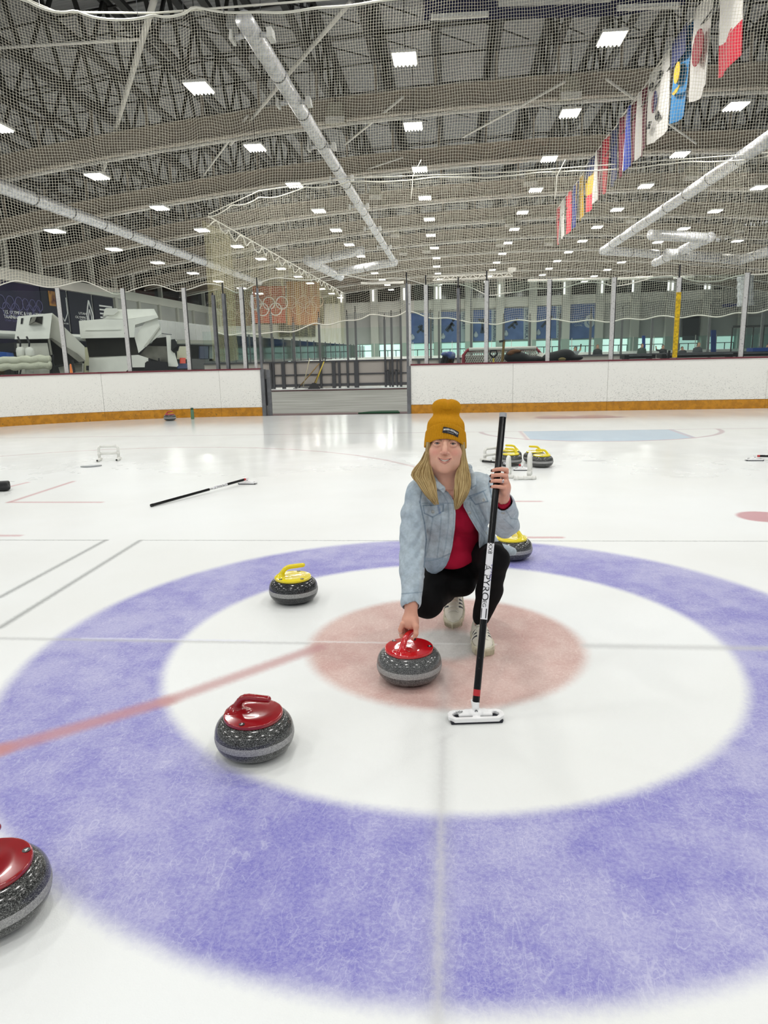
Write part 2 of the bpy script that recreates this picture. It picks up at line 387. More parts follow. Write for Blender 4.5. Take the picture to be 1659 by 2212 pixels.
    N.put(bp.inputs['Strength'], N.m('ADD', N.m('MULTIPLY', N.m('SUBTRACT', 1., calm), .30), .004))
    hgt = N.m('ADD', N.noise(tc, 210, 3, .6), N.m('MULTIPLY', N.noise(tc, 45, 3), .5)); N.put(bp.inputs['Height'], hgt); N.put(b.inputs['Normal'], bp.outputs[0])
    return m
mb = MB(); mb.add([(-13.4, -16, 0), (15, -16, 0), (15, 14.1, 0), (-13.4, 14.1, 0)], [(0, 1, 2, 3)])
tag(mb.build('floor', ice_material()), kind='structure')
conc = mat('grey_concrete', '#8E8F8A', .75, var=.2, vscale=1.2, col2='#74766F', stretch=(.4, 2, 1))
mb = MB(); mb.add([(-45, -16, -.04), (60, -16, -.04), (60, 28.3, -.04), (-45, 28.3, -.04)], [(0, 1, 2, 3)])
tag(mb.build('floor_concrete', conc), kind='structure')
icef = mat('far_ice', '#E4E8E8', .15, var=.05, vscale=.3, spec=.4)
mb = MB(); mb.add([(-28, 28.3, -.02), (60, 28.3, -.02), (60, 112, -.02), (-28, 112, -.02)], [(0, 1, 2, 3)])
tag(mb.build('floor_far_ice', icef), kind='structure')
# ------------------------------------------------------------------ BOARDS
BY = 14.1
hdpe = mat('scuffed_white_plastic', '#F0F0EA', .35, var=.12, vscale=2.5, stretch=(1, 1, .35))
def scuffed():
    m = MATS['scuffed_white_plastic']; N = NT(m.node_tree); b = m.node_tree.nodes['Principled BSDF']
    tc = N.n('ShaderNodeTexCoord').outputs['Object']; sp = N.n('ShaderNodeSeparateXYZ'); N.put(sp.inputs[0], tc)
    v = N.scale(tc, 1, 1, 2.0, .0); n = N.noise(v, 34, 4, .8); big = N.noise(tc, 1.1, 3)
    low = N.m('SUBTRACT', 1., N.sm(sp.outputs[2], .1, 1.25))
    th = N.m('SUBTRACT', .685, N.m('ADD', N.m('MULTIPLY', low, .075), N.m('MULTIPLY', big, .08)))
    f = N.sm(n, th, N.m('ADD', th, .03))
    c = N.mix(N.m('MULTIPLY', f, .62), C_('#F3F2EC'), C_('#50534E')); N.put(b.inputs['Base Color'], c)
scuffed()
kick = mat('yellow_kick_plastic', '#C98A1C', .3, var=.3, vscale=9, col2='#B07612', speck=('#5A4A20', 22, .63, .6))
redcap = mat('dark_red_plastic', '#6A2430', .4); steel = mat('grey_steel', '#7C7D80', .38, .75, var=.2, vscale=8)
alum = mat('white_aluminium', '#C9C8C6', .4, .2, var=.1, speck=('#5B5A58', 30, .66, .8)); blk = mat('black_rubber', '#15151A', .5)
glass = bpy.data.materials.new('clear_glass'); glass.use_nodes = True
def mk_glass():
    N = NT(glass.node_tree); out = glass.node_tree.nodes['Material Output']; glass.node_tree.nodes.remove(glass.node_tree.nodes['Principled BSDF'])
    t = N.n('ShaderNodeBsdfTransparent'); t.inputs[0].default_value = (.945, .98, .965, 1); g = N.n('ShaderNodeBsdfGlossy'); g.inputs['Roughness'].default_value = .02
    fr = N.n('ShaderNodeFresnel'); fr.inputs[0].default_value = 1.35; mx = N.n('ShaderNodeMixShader')
    N.put(mx.inputs[0], N.m('MULTIPLY', fr.outputs[0], .8)); N.put(mx.inputs[1], t.outputs[0]); N.put(mx.inputs[2], g.outputs[0])
    N.put(out.inputs[0], mx.outputs[0])
mk_glass()
green = bpy.data.materials.new('green_tinted_glass'); green.use_nodes = True
def mk_green():
    N = NT(green.node_tree); out = green.node_tree.nodes['Material Output']; green.node_tree.nodes.remove(green.node_tree.nodes['Principled BSDF'])
    t = N.n('ShaderNodeBsdfTransparent'); t.inputs[0].default_value = (.84, .94, .915, 1); g = N.n('ShaderNodeBsdfGlossy'); g.inputs['Roughness'].default_value = .05
    fr = N.n('ShaderNodeFresnel'); fr.inputs[0].default_value = 1.4; mx = N.n('ShaderNodeMixShader')
    N.put(mx.inputs[0], fr.outputs[0]); N.put(mx.inputs[1], t.outputs[0]); N.put(mx.inputs[2], g.outputs[0]); N.put(out.inputs[0], mx.outputs[0])
mk_green()
AC = (-4.9, 5.6); AR = 8.5
def path(s):   # inner face of the boards: s = x for straight part, continues along the corner arc for x < -4.9
    if s >= AC[0]: return Vector((s, BY, 0)), Vector((1, 0, 0)), Vector((0, 1, 0))
    a = (AC[0]-s)/AR; 
    if a <= math.pi/2: return Vector((AC[0]-AR*math.sin(a), AC[1]+AR*math.cos(a), 0)), Vector((math.cos(a), math.sin(a), 0)), Vector((-math.sin(a), math.cos(a), 0))
    return Vector((AC[0]-AR, AC[1]-(a-math.pi/2)*AR, 0)), Vector((0, 1, 0)), Vector((-1, 0, 0))
def wallseg(s0, s1, z0, z1, off, th, n=None):
    n = n or max(1, int(abs(s1-s0)/.5)) if s0 < AC[0] else 1; mb = MB(); vs = []
    for i in range(n+1):
        p, t, o = path(s0+(s1-s0)*i/n)
        for k, zz in ((off, z0), (off+th, z0), (off+th, z1), (off, z1)): vs.append(p+o*k+Vector((0, 0, zz)))
    fs = [(0, 1, 2, 3), (4*n+3, 4*n+2, 4*n+1, 4*n)]
    for i in range(n):
        for k in range(4): fs.append((4*i+k, 4*i+4+k, 4*i+4+(k+1) % 4, 4*i+(k+1) % 4))
    return mb.add(vs, fs)
def on_path(px, py):   # s of the point of the boards seen at pixel column px
    best = None
    for i in range(4000):
        s = -16+i*.007; p, t, o = path(s); q = p-Vector(CC)+Vector((0, 0, 1.15)); zc = q.dot(Vector(CF))
        if zc < 1: continue
        x = CX+FPX*q.dot(Vector(CR))/zc
        if best is None or abs(x-px) < best[0]: best = (abs(x-px), s)
    return best[1]
def boards(nm_label, s0, s1, joints, posts, zt):
    root = thing('rink_boards', nm_label, 'boards', path((s0+s1)/2)[0])
    js = [s0]+joints+[s1]
    for a, b in zip(js[:-1], js[1:]):
        wallseg(a+.0025, b-.0025, .215, zt, 0, .05).build('board_panel', hdpe, root)
        wallseg(a+.002, b-.002, 0, .21, -.012, .06).build('kick_plate', kick, root)
    wallseg(s0, s1, zt, zt+.035, -.03, .16).build('cap_rail', redcap, root)
    wallseg(s0, s1, 0, zt-.01, .052, .05).build('backing_frame', steel, root)
    for sp, top, col, blacktop, lbl in posts:
        p, t, o = path(sp); mb = MB(); w_ = .055; c = p+o*.05
        mb.bar(c+Vector((0, 0, zt+.03)), c+Vector((0, 0, top)), .09 if col != steel else .07, w_, up=o); st = mb.build('stanchion', col, root, label=lbl)
        mb = MB(); mb.bar(c+t*.052+Vector((0, 0, zt+.03)), c+t*.052+Vector((0, 0, top)), .014, w_+.01, up=o); mb.build('gasket', blk, st)
        if blacktop: mb = MB(); mb.bar(c+Vector((0, 0, top)), c+Vector((0, 0, top+blacktop)), .03, up=o); mb.build('post_tip', blk, st)
    sp = sorted([s0+.05]+[q[0] for q in posts if s0+.2 < q[0] < s1-.2]+[s1-.05])
    for a, b in zip(sp[:-1], sp[1:]):
        wallseg(a+.05, b-.05, zt+.04, 3.02, .06, .012).build('glass_pane', glass, root)
    return root
ys = mat('yellow_scuffed_post', '#D9B400', .4, var=.3, vscale=20, col2='#A88A10')
zt = 1.13
Lp = [(on_path(-8, 700), 3.1, alum, 0, None), (on_path(145, 805), 3.1, alum, 0, None), (on_path(281, 800), 3.1, alum, 0, None), (on_path(409, 800), 3.1, alum, 0, None), (on_path(470, 800), 2.92, steel, .06, 'plain grey post'), (on_path(492, 800), 2.95, steel, .25, 'plain grey post'), (on_path(530, 800), 3.08, alum, 0, None)]
bl = boards('white rink boards with yellow kick plate curving into the left corner', -14.5, -4.62, [on_path(-95, 800), on_path(217, 806), on_path(472, 800)], Lp, zt)
Rp = [(-.55, 3.0, alum, .22, None), (.21, 2.9, steel, .25, 'plain grey post'), (.87, 3.05, alum, .22, None), (2.31, 3.03, alum, 0, None), (3.77, 3.03, alum, 0, None), (5.22, 2.98, alum, .28, None), (6.70, 3.04, alum, 0, None), (8.2, 3.04, alum, 0, None)]
br = boards('white rink boards with yellow kick plate right of the open gate', -.93, 11, [1.51, 3.30+.42, 6.02+1.3, 9.6], Rp, zt+.02)
mb = MB(); mb.box(5.17, 5.275, BY+.015, BY+.05, 1.2, 2.66); mb.build('yellow_post_sleeve', ys, br, label='yellow scuffed sleeve on the post')
# gate posts at the opening
for s, lab in ((-4.58, 'grey steel gate post ending the left boards'), (-.98, 'grey steel gate post ending the right boards')):
    t = thing('gate_post', lab, 'post', (s, BY+.05, 0))
    sg = 1 if s < -3 else -1
    mb = MB(); mb.bar((s, BY+.06, 0), (s, BY+.06, 1.14), .09, .2); mb.build('post_channel', steel, t)
    mb = MB(); mb.bar((s-.02, BY+.05, 1.14), (s-.02, BY+.05, 3.05), .05, .06); mb.build('upright', steel, t)
    mb = MB(); mb.bar((s-.02, BY+.05, 3.05), (s-.02, BY+.05, 3.3), .025, .03); mb.build('upright_tip', blk, t)
    if sg > 0:
        mb = MB(); mb.bar((s+.12, BY+.1, 0), (s+.12, BY+.1, 1.12), .1, .05); mb.build('latch_plate', steel, t)
        mb = MB(); mb.bar((s+.055, BY+.07, .25), (s+.055, BY+.07, .9), .03, .04); mb.build('latch_rod', blk, t)
        mb = MB(); mb.bar((s-.16, BY+.05, 1.15), (s-.16, BY+.05, 2.9), .06, .05); mb.build('door_stile', alum, t)
    else:
        mb = MB(); mb.bar((s+.045, BY+.05, 1.15), (s+.045, BY+.05, 3.03), .06, .05); mb.build('door_stile', alum, t)
# threshold and mat in the opening
mb = MB(); mb.box(-4.6, -.95, BY+.02, BY+.62, -.039, .004); tag(mb.build('threshold_mat', mat('brown_rubber', '#5E4748', .8, var=.2)), 'long dark brown rubber strip lying across the open gateway', 'mat')
mb = MB(); a = [(-2.25, BY+.10), (-1.98, BY+.5), (-1.75, BY+.62), (-1.3, BY+.62), (-1.22, BY+.1)]
mb.prism([(x, y, .006) for x, y in a], (0, 0, .03)); tag(fixn(mb.build('green_mat', mat('green_turf', '#14452A', .95, bump=.5, bscale=90))), 'dark green turf mat by the right gate post', 'mat')
# ------------------------------------------------------------------ SAFETY NETS
cord = mat('beige_net_cord', '#EFEAD8', .8); cordw = mat('white_rope', '#E4E2D6', .7); cordy = mat('yellowed_net_cord', '#B9B48E', .85)
def strands(polys, r):
    vs = []; fs = []; base = 0
    for pts, nrm in polys:
        p = np.asarray(pts, float); m = len(p)
        d = np.gradient(p, axis=0); d /= np.linalg.norm(d, axis=1)[:, None]
        u = np.tile(np.asarray(nrm, float), (m, 1)); s = np.cross(d, u); s /= np.linalg.norm(s, axis=1)[:, None]
        ring = np.stack([p+s*r, p-s*r*.6+u*r*.7, p-s*r*.6-u*r*.7], 1).reshape(-1, 3); vs.append(ring)
        i = np.arange(m-1)[:, None]*3
        for k in range(3):
            k2 = (k+1) % 3; fs.append(np.concatenate([i+k, i+k+3, i+k2+3, i+k2], 1)+base)
        base += 3*m
    me = bpy.data.meshes.new('net'); v = np.concatenate(vs); f = np.concatenate(fs)
    me.vertices.add(len(v)); me.vertices.foreach_set('co', v.ravel()); me.loops.add(f.size); me.loops.foreach_set('vertex_index', f.ravel().astype(np.int32))
    me.polygons.add(len(f)); me.polygons.foreach_set('loop_start', np.arange(0, f.size, 4, dtype=np.int32)); me.update(calc_edges=True); return me
def net(root, fpos, s0, s1, z0, z1, pitch, step_v, step_h, r, mt, wav=.08, seed=0, name='net_mesh', pz=1.12):
    """fpos(s)->(point, normal); z0(s), z1(s) bottom and top edges"""
    def pt(s, f):
        p, n = fpos(s); a = z0(s); b = z1(s); zz = a+(b-a)*f
        wv = wav*(math.sin(s*1.9+zz*1.1+seed)+.6*math.sin(s*4.3-zz*2.3+seed)); sag = .05*math.sin(s*4.2+seed)*(1-f)+.04*math.sin(s*1.3+zz)
        return (p[0]+n[0]*wv+.03*math.sin(zz*3+s), p[1]+n[1]*wv, zz+sag)
    polys = []; ns = int(abs(s1-s0)/pitch); H = max(z1(s0)-z0(s0), z1(s1)-z0(s1)); nv = max(3, int(H/step_v))
    for i in range(ns+1):
        s = s0+(s1-s0)*i/ns; polys.append(([pt(s, j/nv) for j in range(nv+1)], fpos(s)[1]))
    nh = int(H/pitch/pz); nx = int(abs(s1-s0)/step_h)
    for j in range(nh+1): polys.append(([pt(s0+(s1-s0)*i/nx, j/nh) for i in range(nx+1)], (0, 0, 1)))
    me = strands(polys, r); me.materials.append(mt); o = bpy.data.objects.new(name, me); link(o, root); o['kind'] = 'stuff'
    return pt
def fp1(s): p, t, o = path(s); return (p[0]+o[0]*.1, p[1]+o[1]*.1), (o[0], o[1], 0)
allp = sorted([q[0] for q in Lp]+[-4.6, -.9]+[q[0] for q in Rp])
ZK = []
for px, py in ((-60, 622), (0, 627), (30, 622), (65, 612), (130, 615), (200, 608), (262, 629), (300, 622), (350, 620), (391, 629), (440, 622), (460, 620), (490, 624), (520, 633), (557, 612), (600, 602), (660, 597), (740, 598), (820, 603), (885, 612), (925, 615), (955, 611), (985, 616), (1020, 625), (1050, 633), (1090, 626), (1120, 629), (1182, 620), (1250, 614), (1320, 622), (1360, 610), (1410, 603), (1460, 597), (1500, 600), (1550, 606), (1603, 590), (1659, 584), (1720, 575)):
    s_ = on_path(px, 700); p, t, o = path(s_); p = p+o*.1; lo, hi = 2., 4.5
    for _ in range(30):
        m_ = (lo+hi)/2; q = p+Vector((0, 0, m_))-Vector(CC); yy = CY+FPX*q.dot(Vector(CD))/q.dot(Vector(CF))
        if yy > py: lo = m_
        else: hi = m_
    ZK.append((s_, m_))
ZK.sort()
def zb1(s): return float(np.interp(s, [a for a, b in ZK], [b for a, b in ZK]))
def zt1(s):
    k = [(-16, 9.9), (-12.2, 9.7), (-10.2, 9.55), (-9.1, 9.0), (-8.2, 9.0), (-6.6, 8.94), (-5.6, 9.04), (-4.17, 8.96), (-1.2, 8.98), (3, 9.3), (12, 9.8)]
    for (a, za), (b, zb) in zip(k[:-1], k[1:]):
        if a <= s <= b: t = (s-a)/(b-a); return za+(zb-za)*t-.35*t*(1-t)*(1.3 if s < -5.8 else .4)
    return 9.5
root = thing('safety_net', 'white safety net hanging above the glass of the near rink end', 'net', (0, BY+.1, 3.1))
pt1 = net(root, fp1, -13.5, 9.6, zb1, zt1, .060, .25, .16, .0038, cord, wav=.05)
def rope(root, ptf, f, s0, s1, r, name, m, n=220):
    mb = MB(); mb.tube([ptf(s0+(s1-s0)*i/n, f) for i in range(n+1)], r, 5); mb.build(name, m, root, smooth=True)
rope(root, pt1, 0, -13.5, 9.6, .012, 'bottom_rope', cordw); rope(root, pt1, 1, -13.5, 9.6, .03, 'top_hem', cordw)
mb = MB(); mb.tube([(-11.5, 13.0, 10.1), (-8.9, 14.2, 9.22), (-6.6, 14.2, 9.06), (-1, 14.2, 9.1), (9.6, 14.2, 9.9)], .022, 6); mb.build('support_cable', cordw, root)
for s in (-8.9, -6.9, -5.9, -5.0, -4.17, -3.3, -2.2):
    p, n = fp1(s); mb = MB(); mb.bar((p[0], p[1], zt1(s)), (p[0], p[1], zt1(s)+.35), .012); mb.build('hanger', steel, root)
# second rink: end net at y 28.5, side net running away
root = thing('safety_net', 'white safety net of the second rink with sagging rope edges', 'net', (0, 28.5, 2.6))
def kn(k):
    def f(s):
        for (a, za), (b, zb) in zip(k[:-1], k[1:]):
            if a <= s <= b: t = (s-a)/(b-a); return za+(zb-za)*t-.5*t*(1-t)
        return k[-1][1]
    return f
Q = lambda a, b: (P(a, b, y=28.5).x, P(a, b, y=28.5).z)
zb2 = kn([Q(450, 718), Q(570, 716), Q(680, 702), Q(800, 678), Q(877, 674), Q(1000, 690), Q(1090, 694), Q(1659, 672), (20, 2.7)])
zt2 = kn([Q(450, 470), Q(500, 445), Q(560, 424), Q(660, 405), Q(750, 393), Q(1659, 338), (20, 8.9)])
fp2 = lambda s: ((s, 28.5), (0, 1, 0))
x0n, x1n = Q(450, 470)[0], 14.5
pt2 = net(root, fp2, x0n, x1n, zb2, zt2, .085, .4, .3, .0045, cord, wav=.06, seed=2)
rope(root, pt2, 0, x0n, x1n, .03, 'bottom_rope', cordw); rope(root, pt2, 1, x0n, x1n, .03, 'top_rope', cordw)
mb = MB(); mb.tube([P(450, 463, y=28.5), P(560, 412, y=28.5), P(750, 385, y=28.5), P(1100, 372, y=28.5), P(1659, 330, y=28.5)], .022, 6); mb.build('support_cable', cordw, root)
for px in (892, 1203):
    mb = MB(); mb.tube([P(px+18, 345, y=28.5), P(px, 380, y=28.5), P(px-4, 430, y=28.5)], .02, 5); mb.build('tie_cord', cordw, root)
root = thing('safety_net', 'long side net of the second rink with scalloped top rope', 'net', (x0n, 45, 2.6))
fp3 = lambda s: ((x0n, s), (1, 0, 0))
pt3 = net(root, fp3, 28.5, 68, lambda s: 2.55, lambda s: 7.35-.35*abs(math.sin(s*1.6))**2, .16, .5, .5, .0045, cordy, wav=.04, seed=5)
rope(root, pt3, 1, 28.5, 68, .03, 'top_rope', cordw, 400)
mb = MB(); mb.tube([(x0n, 28.5, 7.42), (x0n, 68, 7.38)], .03, 6); mb.build('support_cable', cordw, root)
root = thing('gathered_net', 'gathered yellowish net hanging at the corner of the second rink', 'net', (x0n+.3, 28.6, 1.2))
gx = [P(450, 640, y=28.6).x, P(505, 640, y=28.6).x]
net(root, lambda s: ((s, 28.62), (0, 1, 0)), gx[0], gx[1], lambda s: 1.3, lambda s: 7.3-(s-gx[0])*.62, .05, .5, .2, .006, mat('olive_net_cord', '#C9C294', .85), wav=.05, seed=9)
# ------------------------------------------------------------------ ROOF
deckm = mat('corrugated_roof_deck', '#9D9D9D', .6, .1)
def corr():
    N = NT(deckm.node_tree); b = deckm.node_tree.nodes['Principled BSDF']; tc = N.n('ShaderNodeTexCoord').outputs['Generated']
    tc = N.n('ShaderNodeNewGeometry').outputs['Position']
    sp = N.n('ShaderNodeSeparateXYZ'); N.put(sp.inputs[0], tc)
    s = N.m('SINE', N.m('MULTIPLY', sp.outputs[1], 2*math.pi/.3)); bp = N.n('ShaderNodeBump'); bp.inputs['Strength'].default_value = .8; bp.inputs['Distance'].default_value = .05
    N.put(bp.inputs['Height'], s); N.put(b.inputs['Normal'], bp.outputs[0])
corr()
dark = mat('dark_truss_steel', '#22221F', .6); girdm = mat('taupe_girder_paint', '#A99D8E', .6, var=.12, vscale=1.5); girdl = mat('pale_girder_paint', '#B8AD9E', .6)
pipew = mat('white_pipe', '#EFEBE2', .5); silver = mat('crinkled_silver_duct', '#DCDDE0', .35, .25, bump=1, bscale=5, var=.25, vscale=6, col2='#B4B6BA'); seamm = mat('duct_strap', '#5C5D60', .5, .3)
ceil = thing('ceiling', 'arched steel roof', None, (0, 40, 12), kind='structure')
del ceil['label']
def curve_x(x0, x1, st=2.05): 
    n = max(1, round((x1-x0)/st)); return [x0+(x1-x0)*i/n for i in range(n+1)]
tx = [-1.76-2.42*.5+2.42*k for k in range(-10, 15)]
for i in range(len(tx)-1):
    for n in range(-2, 9):
        x0, x1 = tx[i]+.02, tx[i+1]-.02; y0 = 28.3+ROWS*n+.02; y1 = y0+ROWS-.04
        if len(tx)*11 > 350 and (x0 < -26): continue
        z0, z1 = roofz(x0)+2.25, roofz(x1)+2.25
        MB().hexa([(x0, y0, z0), (x1, y0, z1), (x1, y1, z1), (x0, y1, z0), (x0, y0, z0+.06), (x1, y0, z1+.06), (x1, y1, z1+.06), (x0, y1, z0+.06)]).build('deck_panel', deckm, ceil)
mb = MB()
for (a, b, c, d) in ((-38, -26, 8, 108), (-26, 40, 106.5, 112), (-38, -26, -16, 8), (33.5, 62, 8, 112), (-38, 62, -16, 10.9)):
    for x in curve_x(a, b, 4)[:-1]: mb.add([(x, c, roofz(x)+2.3), (x+4.1, c, roofz(x+4.1)+2.3), (x+4.1, d, roofz(x+4.1)+2.3), (x, d, roofz(x)+2.3)], [(0, 1, 2, 3)])
mb.build('outer_deck', deckm, ceil, kind='stuff')
for x in tx:
    mb = MB(); zb, zt_ = roofz(x)-.05, roofz(x)+2.2
    mb.bar((x, 9, zb), (x, 104, zb), .24, .16); mb.bar((x, 9, zt_), (x, 104, zt_), .30, .16)
    y = 9.3
    while y < 103:
        mb.bar((x, y, zb), (x, y+1.44, zt_), .11); mb.bar((x, y+1.44, zt_), (x, y+2.88, zb), .13); y += 2.88
    mb.build('roof_truss', dark, ceil)
for n in range(0, 9):
    y = 28.3+ROWS*n; xs = curve_x(-36, 44, 4)
    mb = MB(); mf = MB(); mp = MB()
    for a, b in zip(xs[:-1], xs[1:]):
        za, zb = roofz(a), roofz(b)
        mb.hexa([(a, y-.05, za-2.0), (b, y-.05, zb-2.0), (b, y+.05, zb-2.0), (a, y+.05, za-2.0), (a, y-.05, za-1.25), (b, y-.05, zb-1.25), (b, y+.05, zb-1.25), (a, y+.05, za-1.25)])
        for dz in (-2.05, -1.25): mf.hexa([(a, y-.2, za+dz), (b, y-.2, zb+dz), (b, y+.2, zb+dz), (a, y+.2, za+dz), (a, y-.2, za+dz+.06), (b, y-.2, zb+dz+.06), (b, y+.2, zb+dz+.06), (a, y+.2, za+dz+.06)])
        mp.tube([(a, y-.1, za-2.2), (b, y-.1, zb-2.2)], .075, 6)
    for x in tx: mb.bar((x, y, roofz(x)-1.25), (x, y, roofz(x)+.1), .1)
    g = mb.build('girder', girdm, ceil); mf.build('flange', girdl, g); mp.build('sprinkler_pipe', pipew, g, smooth=True)
mb = MB()
for n in range(-2, 9):
    y0 = 28.3+ROWS*n
    for j, dy in enumerate((2.9, 5.8)):
        xs = curve_x(-30, 32, 4.1)
        for a, b in zip(xs[:-1], xs[1:]):
            mb.bar((a, y0+dy, roofz(a)-.1), (b, y0+dy, roofz(b)-.1), .05)
            mb.bar((a, y0+dy, roofz(a)+2.1), (b, y0+dy, roofz(b)+2.1), .06)
            mb.bar((a, y0+dy, roofz(a)-.1), (a+2.05, y0+dy+2.1, roofz(a+2)-.1), .04); mb.bar((a+2.05, y0+dy, roofz(a+2)-.1), (a+4.1, y0+dy+2.1, roofz(b)-.1), .04)
mb.build('bridging_rods', dark, ceil, kind='stuff')
for a, b, r in (((757, 5), (640, 140), .07), ((640, 140), (498, 312), .07), ((870, 210), (745, 312), .05), ((1220, 177), (1000, 296), .05), ((1310, 171), (1504, 310), .05), ((333, 0), (222, 372), .10), ((535, 250), (425, 398), .05), ((870, 340), (690, 400), .04)):
    MB().tube([P(*a, z=11), P(*b, z=11)], r, 6).build('diagonal_brace', pipew, ceil, smooth=True)
MB().tube([P(0, 103, z=10.6), P(302, 85, z=10.6)], .045, 6).build('white_conduit', pipew, ceil, smooth=True)
for a, b in (((780, 612), (872, 610)), ((1140, 606), (1316, 602)), ((1335, 602), (1452, 597)), ((1455, 600), (1500, 597))):
    MB().tube([P(*a, y=62), P(*b, y=62)], .12, 6).build('hanging_pipe', pipew, ceil, smooth=True)
# ------------------------------------------------------------------ HIGH BAY LIGHTS
hous = mat('white_fixture_housing', '#D9D9D6', .4); tubeem = mat('lit_tube', '#FFFFFF', .5, emit='#FFFCEF', estr=14)
COLN = ('leftmost column', 'second column from left', 'third column from left', 'column over the main duct', 'first column right of main duct', 'second column right of main duct', 'third column right of main duct', 'far right column', 'rightmost column')
ROWN = ('nearest', 'first', 'second', 'third', 'fourth', 'fifth', 'sixth', 'seventh', 'eighth', 'ninth', 'tenth', 'eleventh', 'farthest')
def ltlab(k, n): return 'bright high-bay light, %s row back, %s' % (ROWN[n+1], COLN[k])
lt = thing('high_bay_light', ltlab(3, 0), 'ceiling light', (LCX[3], LY0, lampz(3)-.12), 'high-bay lights under the roof')
x, y, z = lt.location
MB().box(x-.37, x+.37, y-.50, y+.50, z, z+.08).build('housing', hous, lt)
for k in range(6): xx = x-.305+.122*k; MB().tube([(xx, y-.46, z-.03), (xx, y+.46, z-.03)], .026, 6).build('lamp_tube', tubeem, lt)
MB().tube([(x, y, z+.08), (x, y, z+3.4)], .012, 4).build('hanging_rod', dark, lt)
for k, x in enumerate(LCX):
    for n in range(-1, 12):
        if (k, n) == (3, 0): continue
        dup(lt, (x+random.uniform(-.12, .12), LY0+LYS*n+random.uniform(-.08, .08), lampz(k)-.12), label=ltlab(k, n))
for k, n in ((7, 2), (7, 4), (7, 6), (8, 3), (8, 5)): dup(lt, (LCX[6]+6.3*(k-6), LY0+LYS*n, lampz(6)-.25), label=ltlab(k, n))
# ------------------------------------------------------------------ DUCTS
def duct(pts, r, label, boxes=(), vents=False):
    KD = .83; pts = [Vector(CC)+(V(p)-Vector(CC))*KD for p in pts]; r *= KD; boxes = [CC[1]+KD*(y-CC[1]) for y in boxes]; root = thing('air_duct', label, 'duct', pts[0])
    d = (pts[-1]-pts[0]); L = sum((b-a).length for a, b in zip(pts[:-1], pts[1:]))
    q = []; 
    for a, b in zip(pts[:-1], pts[1:]):
        n = max(2, int((b-a).length/.45)); q += [a.lerp(b, i/n) for i in range(n)]
    q.append(pts[-1]); rr = [r*(1+random.uniform(-.035, .05)) for _ in q]
    MB().tube(q, rr, 16).build('duct_tube', silver, root, smooth=True)
    for a, b in zip(pts[:-1], pts[1:]):
        n = int((b-a).length/3.1)
        for i in range(1, n): c = a.lerp(b, i/n); u = (b-a).normalized()*.05; MB().tube([c-u, c+u], r*1.06, 16).build('duct_strap', seamm, root, smooth=True)
        for i in range(0, n, 2): c = a.lerp(b, (i+.5)/n); MB().bar(c+Vector((0, 0, r)), (c.x, c.y, roofz(c.x)+1), .02).build('duct_hanger', dark, root)
    for y in boxes:
        for sx in (-1, 1):
            x = pts[0].x+sx*(r+.20); z = pts[0].z-.05
            o = MB().hexa([(x-.03, y-.2, z-.14), (x+.11*sx, y-.2, z-.13), (x+.11*sx, y+.2, z-.13), (x-.03, y+.2, z-.14), (x-.03, y-.17, z+.08), (x+.09*sx, y-.17, z+.09), (x+.09*sx, y+.17, z+.09), (x-.03, y+.17, z+.08)]).build('outlet_box', hous, root); fixn(o)
            MB().tube([(pts[0].x+sx*r*.8, y, z), (x, y, z-.03)], .07, 8).build('outlet_neck', silver, root, smooth=True)
    return root
bx = [P(a, b, x=-5.6).y for a, b in ((545, 75), (635, 213), (695, 308), (738, 376), (775, 432), (805, 480), (830, 520))]
duct([(-5.6, bx[0]-.8, 10.5), (-5.6, 69, 10.5)], .26, 'long silver air duct running over the rink with outlet boxes', bx)
duct([(-22.2, 20, 10), (-22.2, 82, 10)], .34, 'silver air duct on the left side of the hall')
duct([(14.3, 24, 10.5), (14.3, 68.5, 10.5)], .34, 'silver air duct on the right side of the hall beyond the flags')
duct([P(668, 566, z=10.3), P(782, 541, z=10.5)], .4, 'short cross duct left of the main duct')
duct([P(664, 562, z=10.3), P(735, 598, z=10.3)], .45, 'short slanting duct below the cross duct')
duct([P(735, 588, z=10.3), P(853, 566, z=10.5)], .4, 'cross duct joining the far end of the main duct')
duct([P(1300, 541, z=10.5), P(1420, 549, z=10.5)], .4, 'cross duct at the far end of the right duct')
duct([P(1405, 507, z=10.2), P(1530, 514, z=10.2)], .4, 'level duct behind the right duct')
duct([P(1415, 568, z=10.0), P(1535, 512, z=10.2)], .4, 'slanting open-ended duct at far right')
duct([P(1440, 548, z=9.8), P(1600, 562, z=9.8), P(1680, 535, z=9.8)], .45, 'bent duct at the right edge')
# speakers / heaters
spk = mat('beige_speaker', '#B4AE9C', .7)
def spkr(p, s):
    t = thing('hanging_speaker', 'beige wedge-shaped speaker hanging under the roof', 'speaker', p, 'beige speakers under the roof'); x, y, z = p
    MB().hexa([(x-.42, y-.3, z-.35), (x+.42, y-.3, z-.35), (x+.42, y+.25, z-.25), (x-.42, y+.25, z-.25), (x-.25, y-.2, z+.45), (x+.25, y-.2, z+.45), (x+.25, y+.2, z+.45), (x-.25, y+.2, z+.45)]).build('cabinet', spk, t)
    MB().box(x-.38, x+.38, y-.34, y-.3, z-.36, z-.12).build('lower_lip', pipew, t)
    MB().tube([(x, y, z+.45), (x, y, z+1.9)], .02, 4).build('hanger', dark, t); return t
SPN = ['left of the second flag gap above the girder, upper right', 'right beside the main duct, half way', 'right of the main duct near its far end', 'just right of the main duct end, small', 'small and distant, above the person', 'left of the main duct, above the ringed banners', 'below the first girder, right of centre', 'left of the right duct, above the yellow post', 'right of centre below the rope of the far net', 'just left of the right duct, half way', 'below the end of the flag row', 'small, left of the flag row end', 'at the right edge beyond the duct']
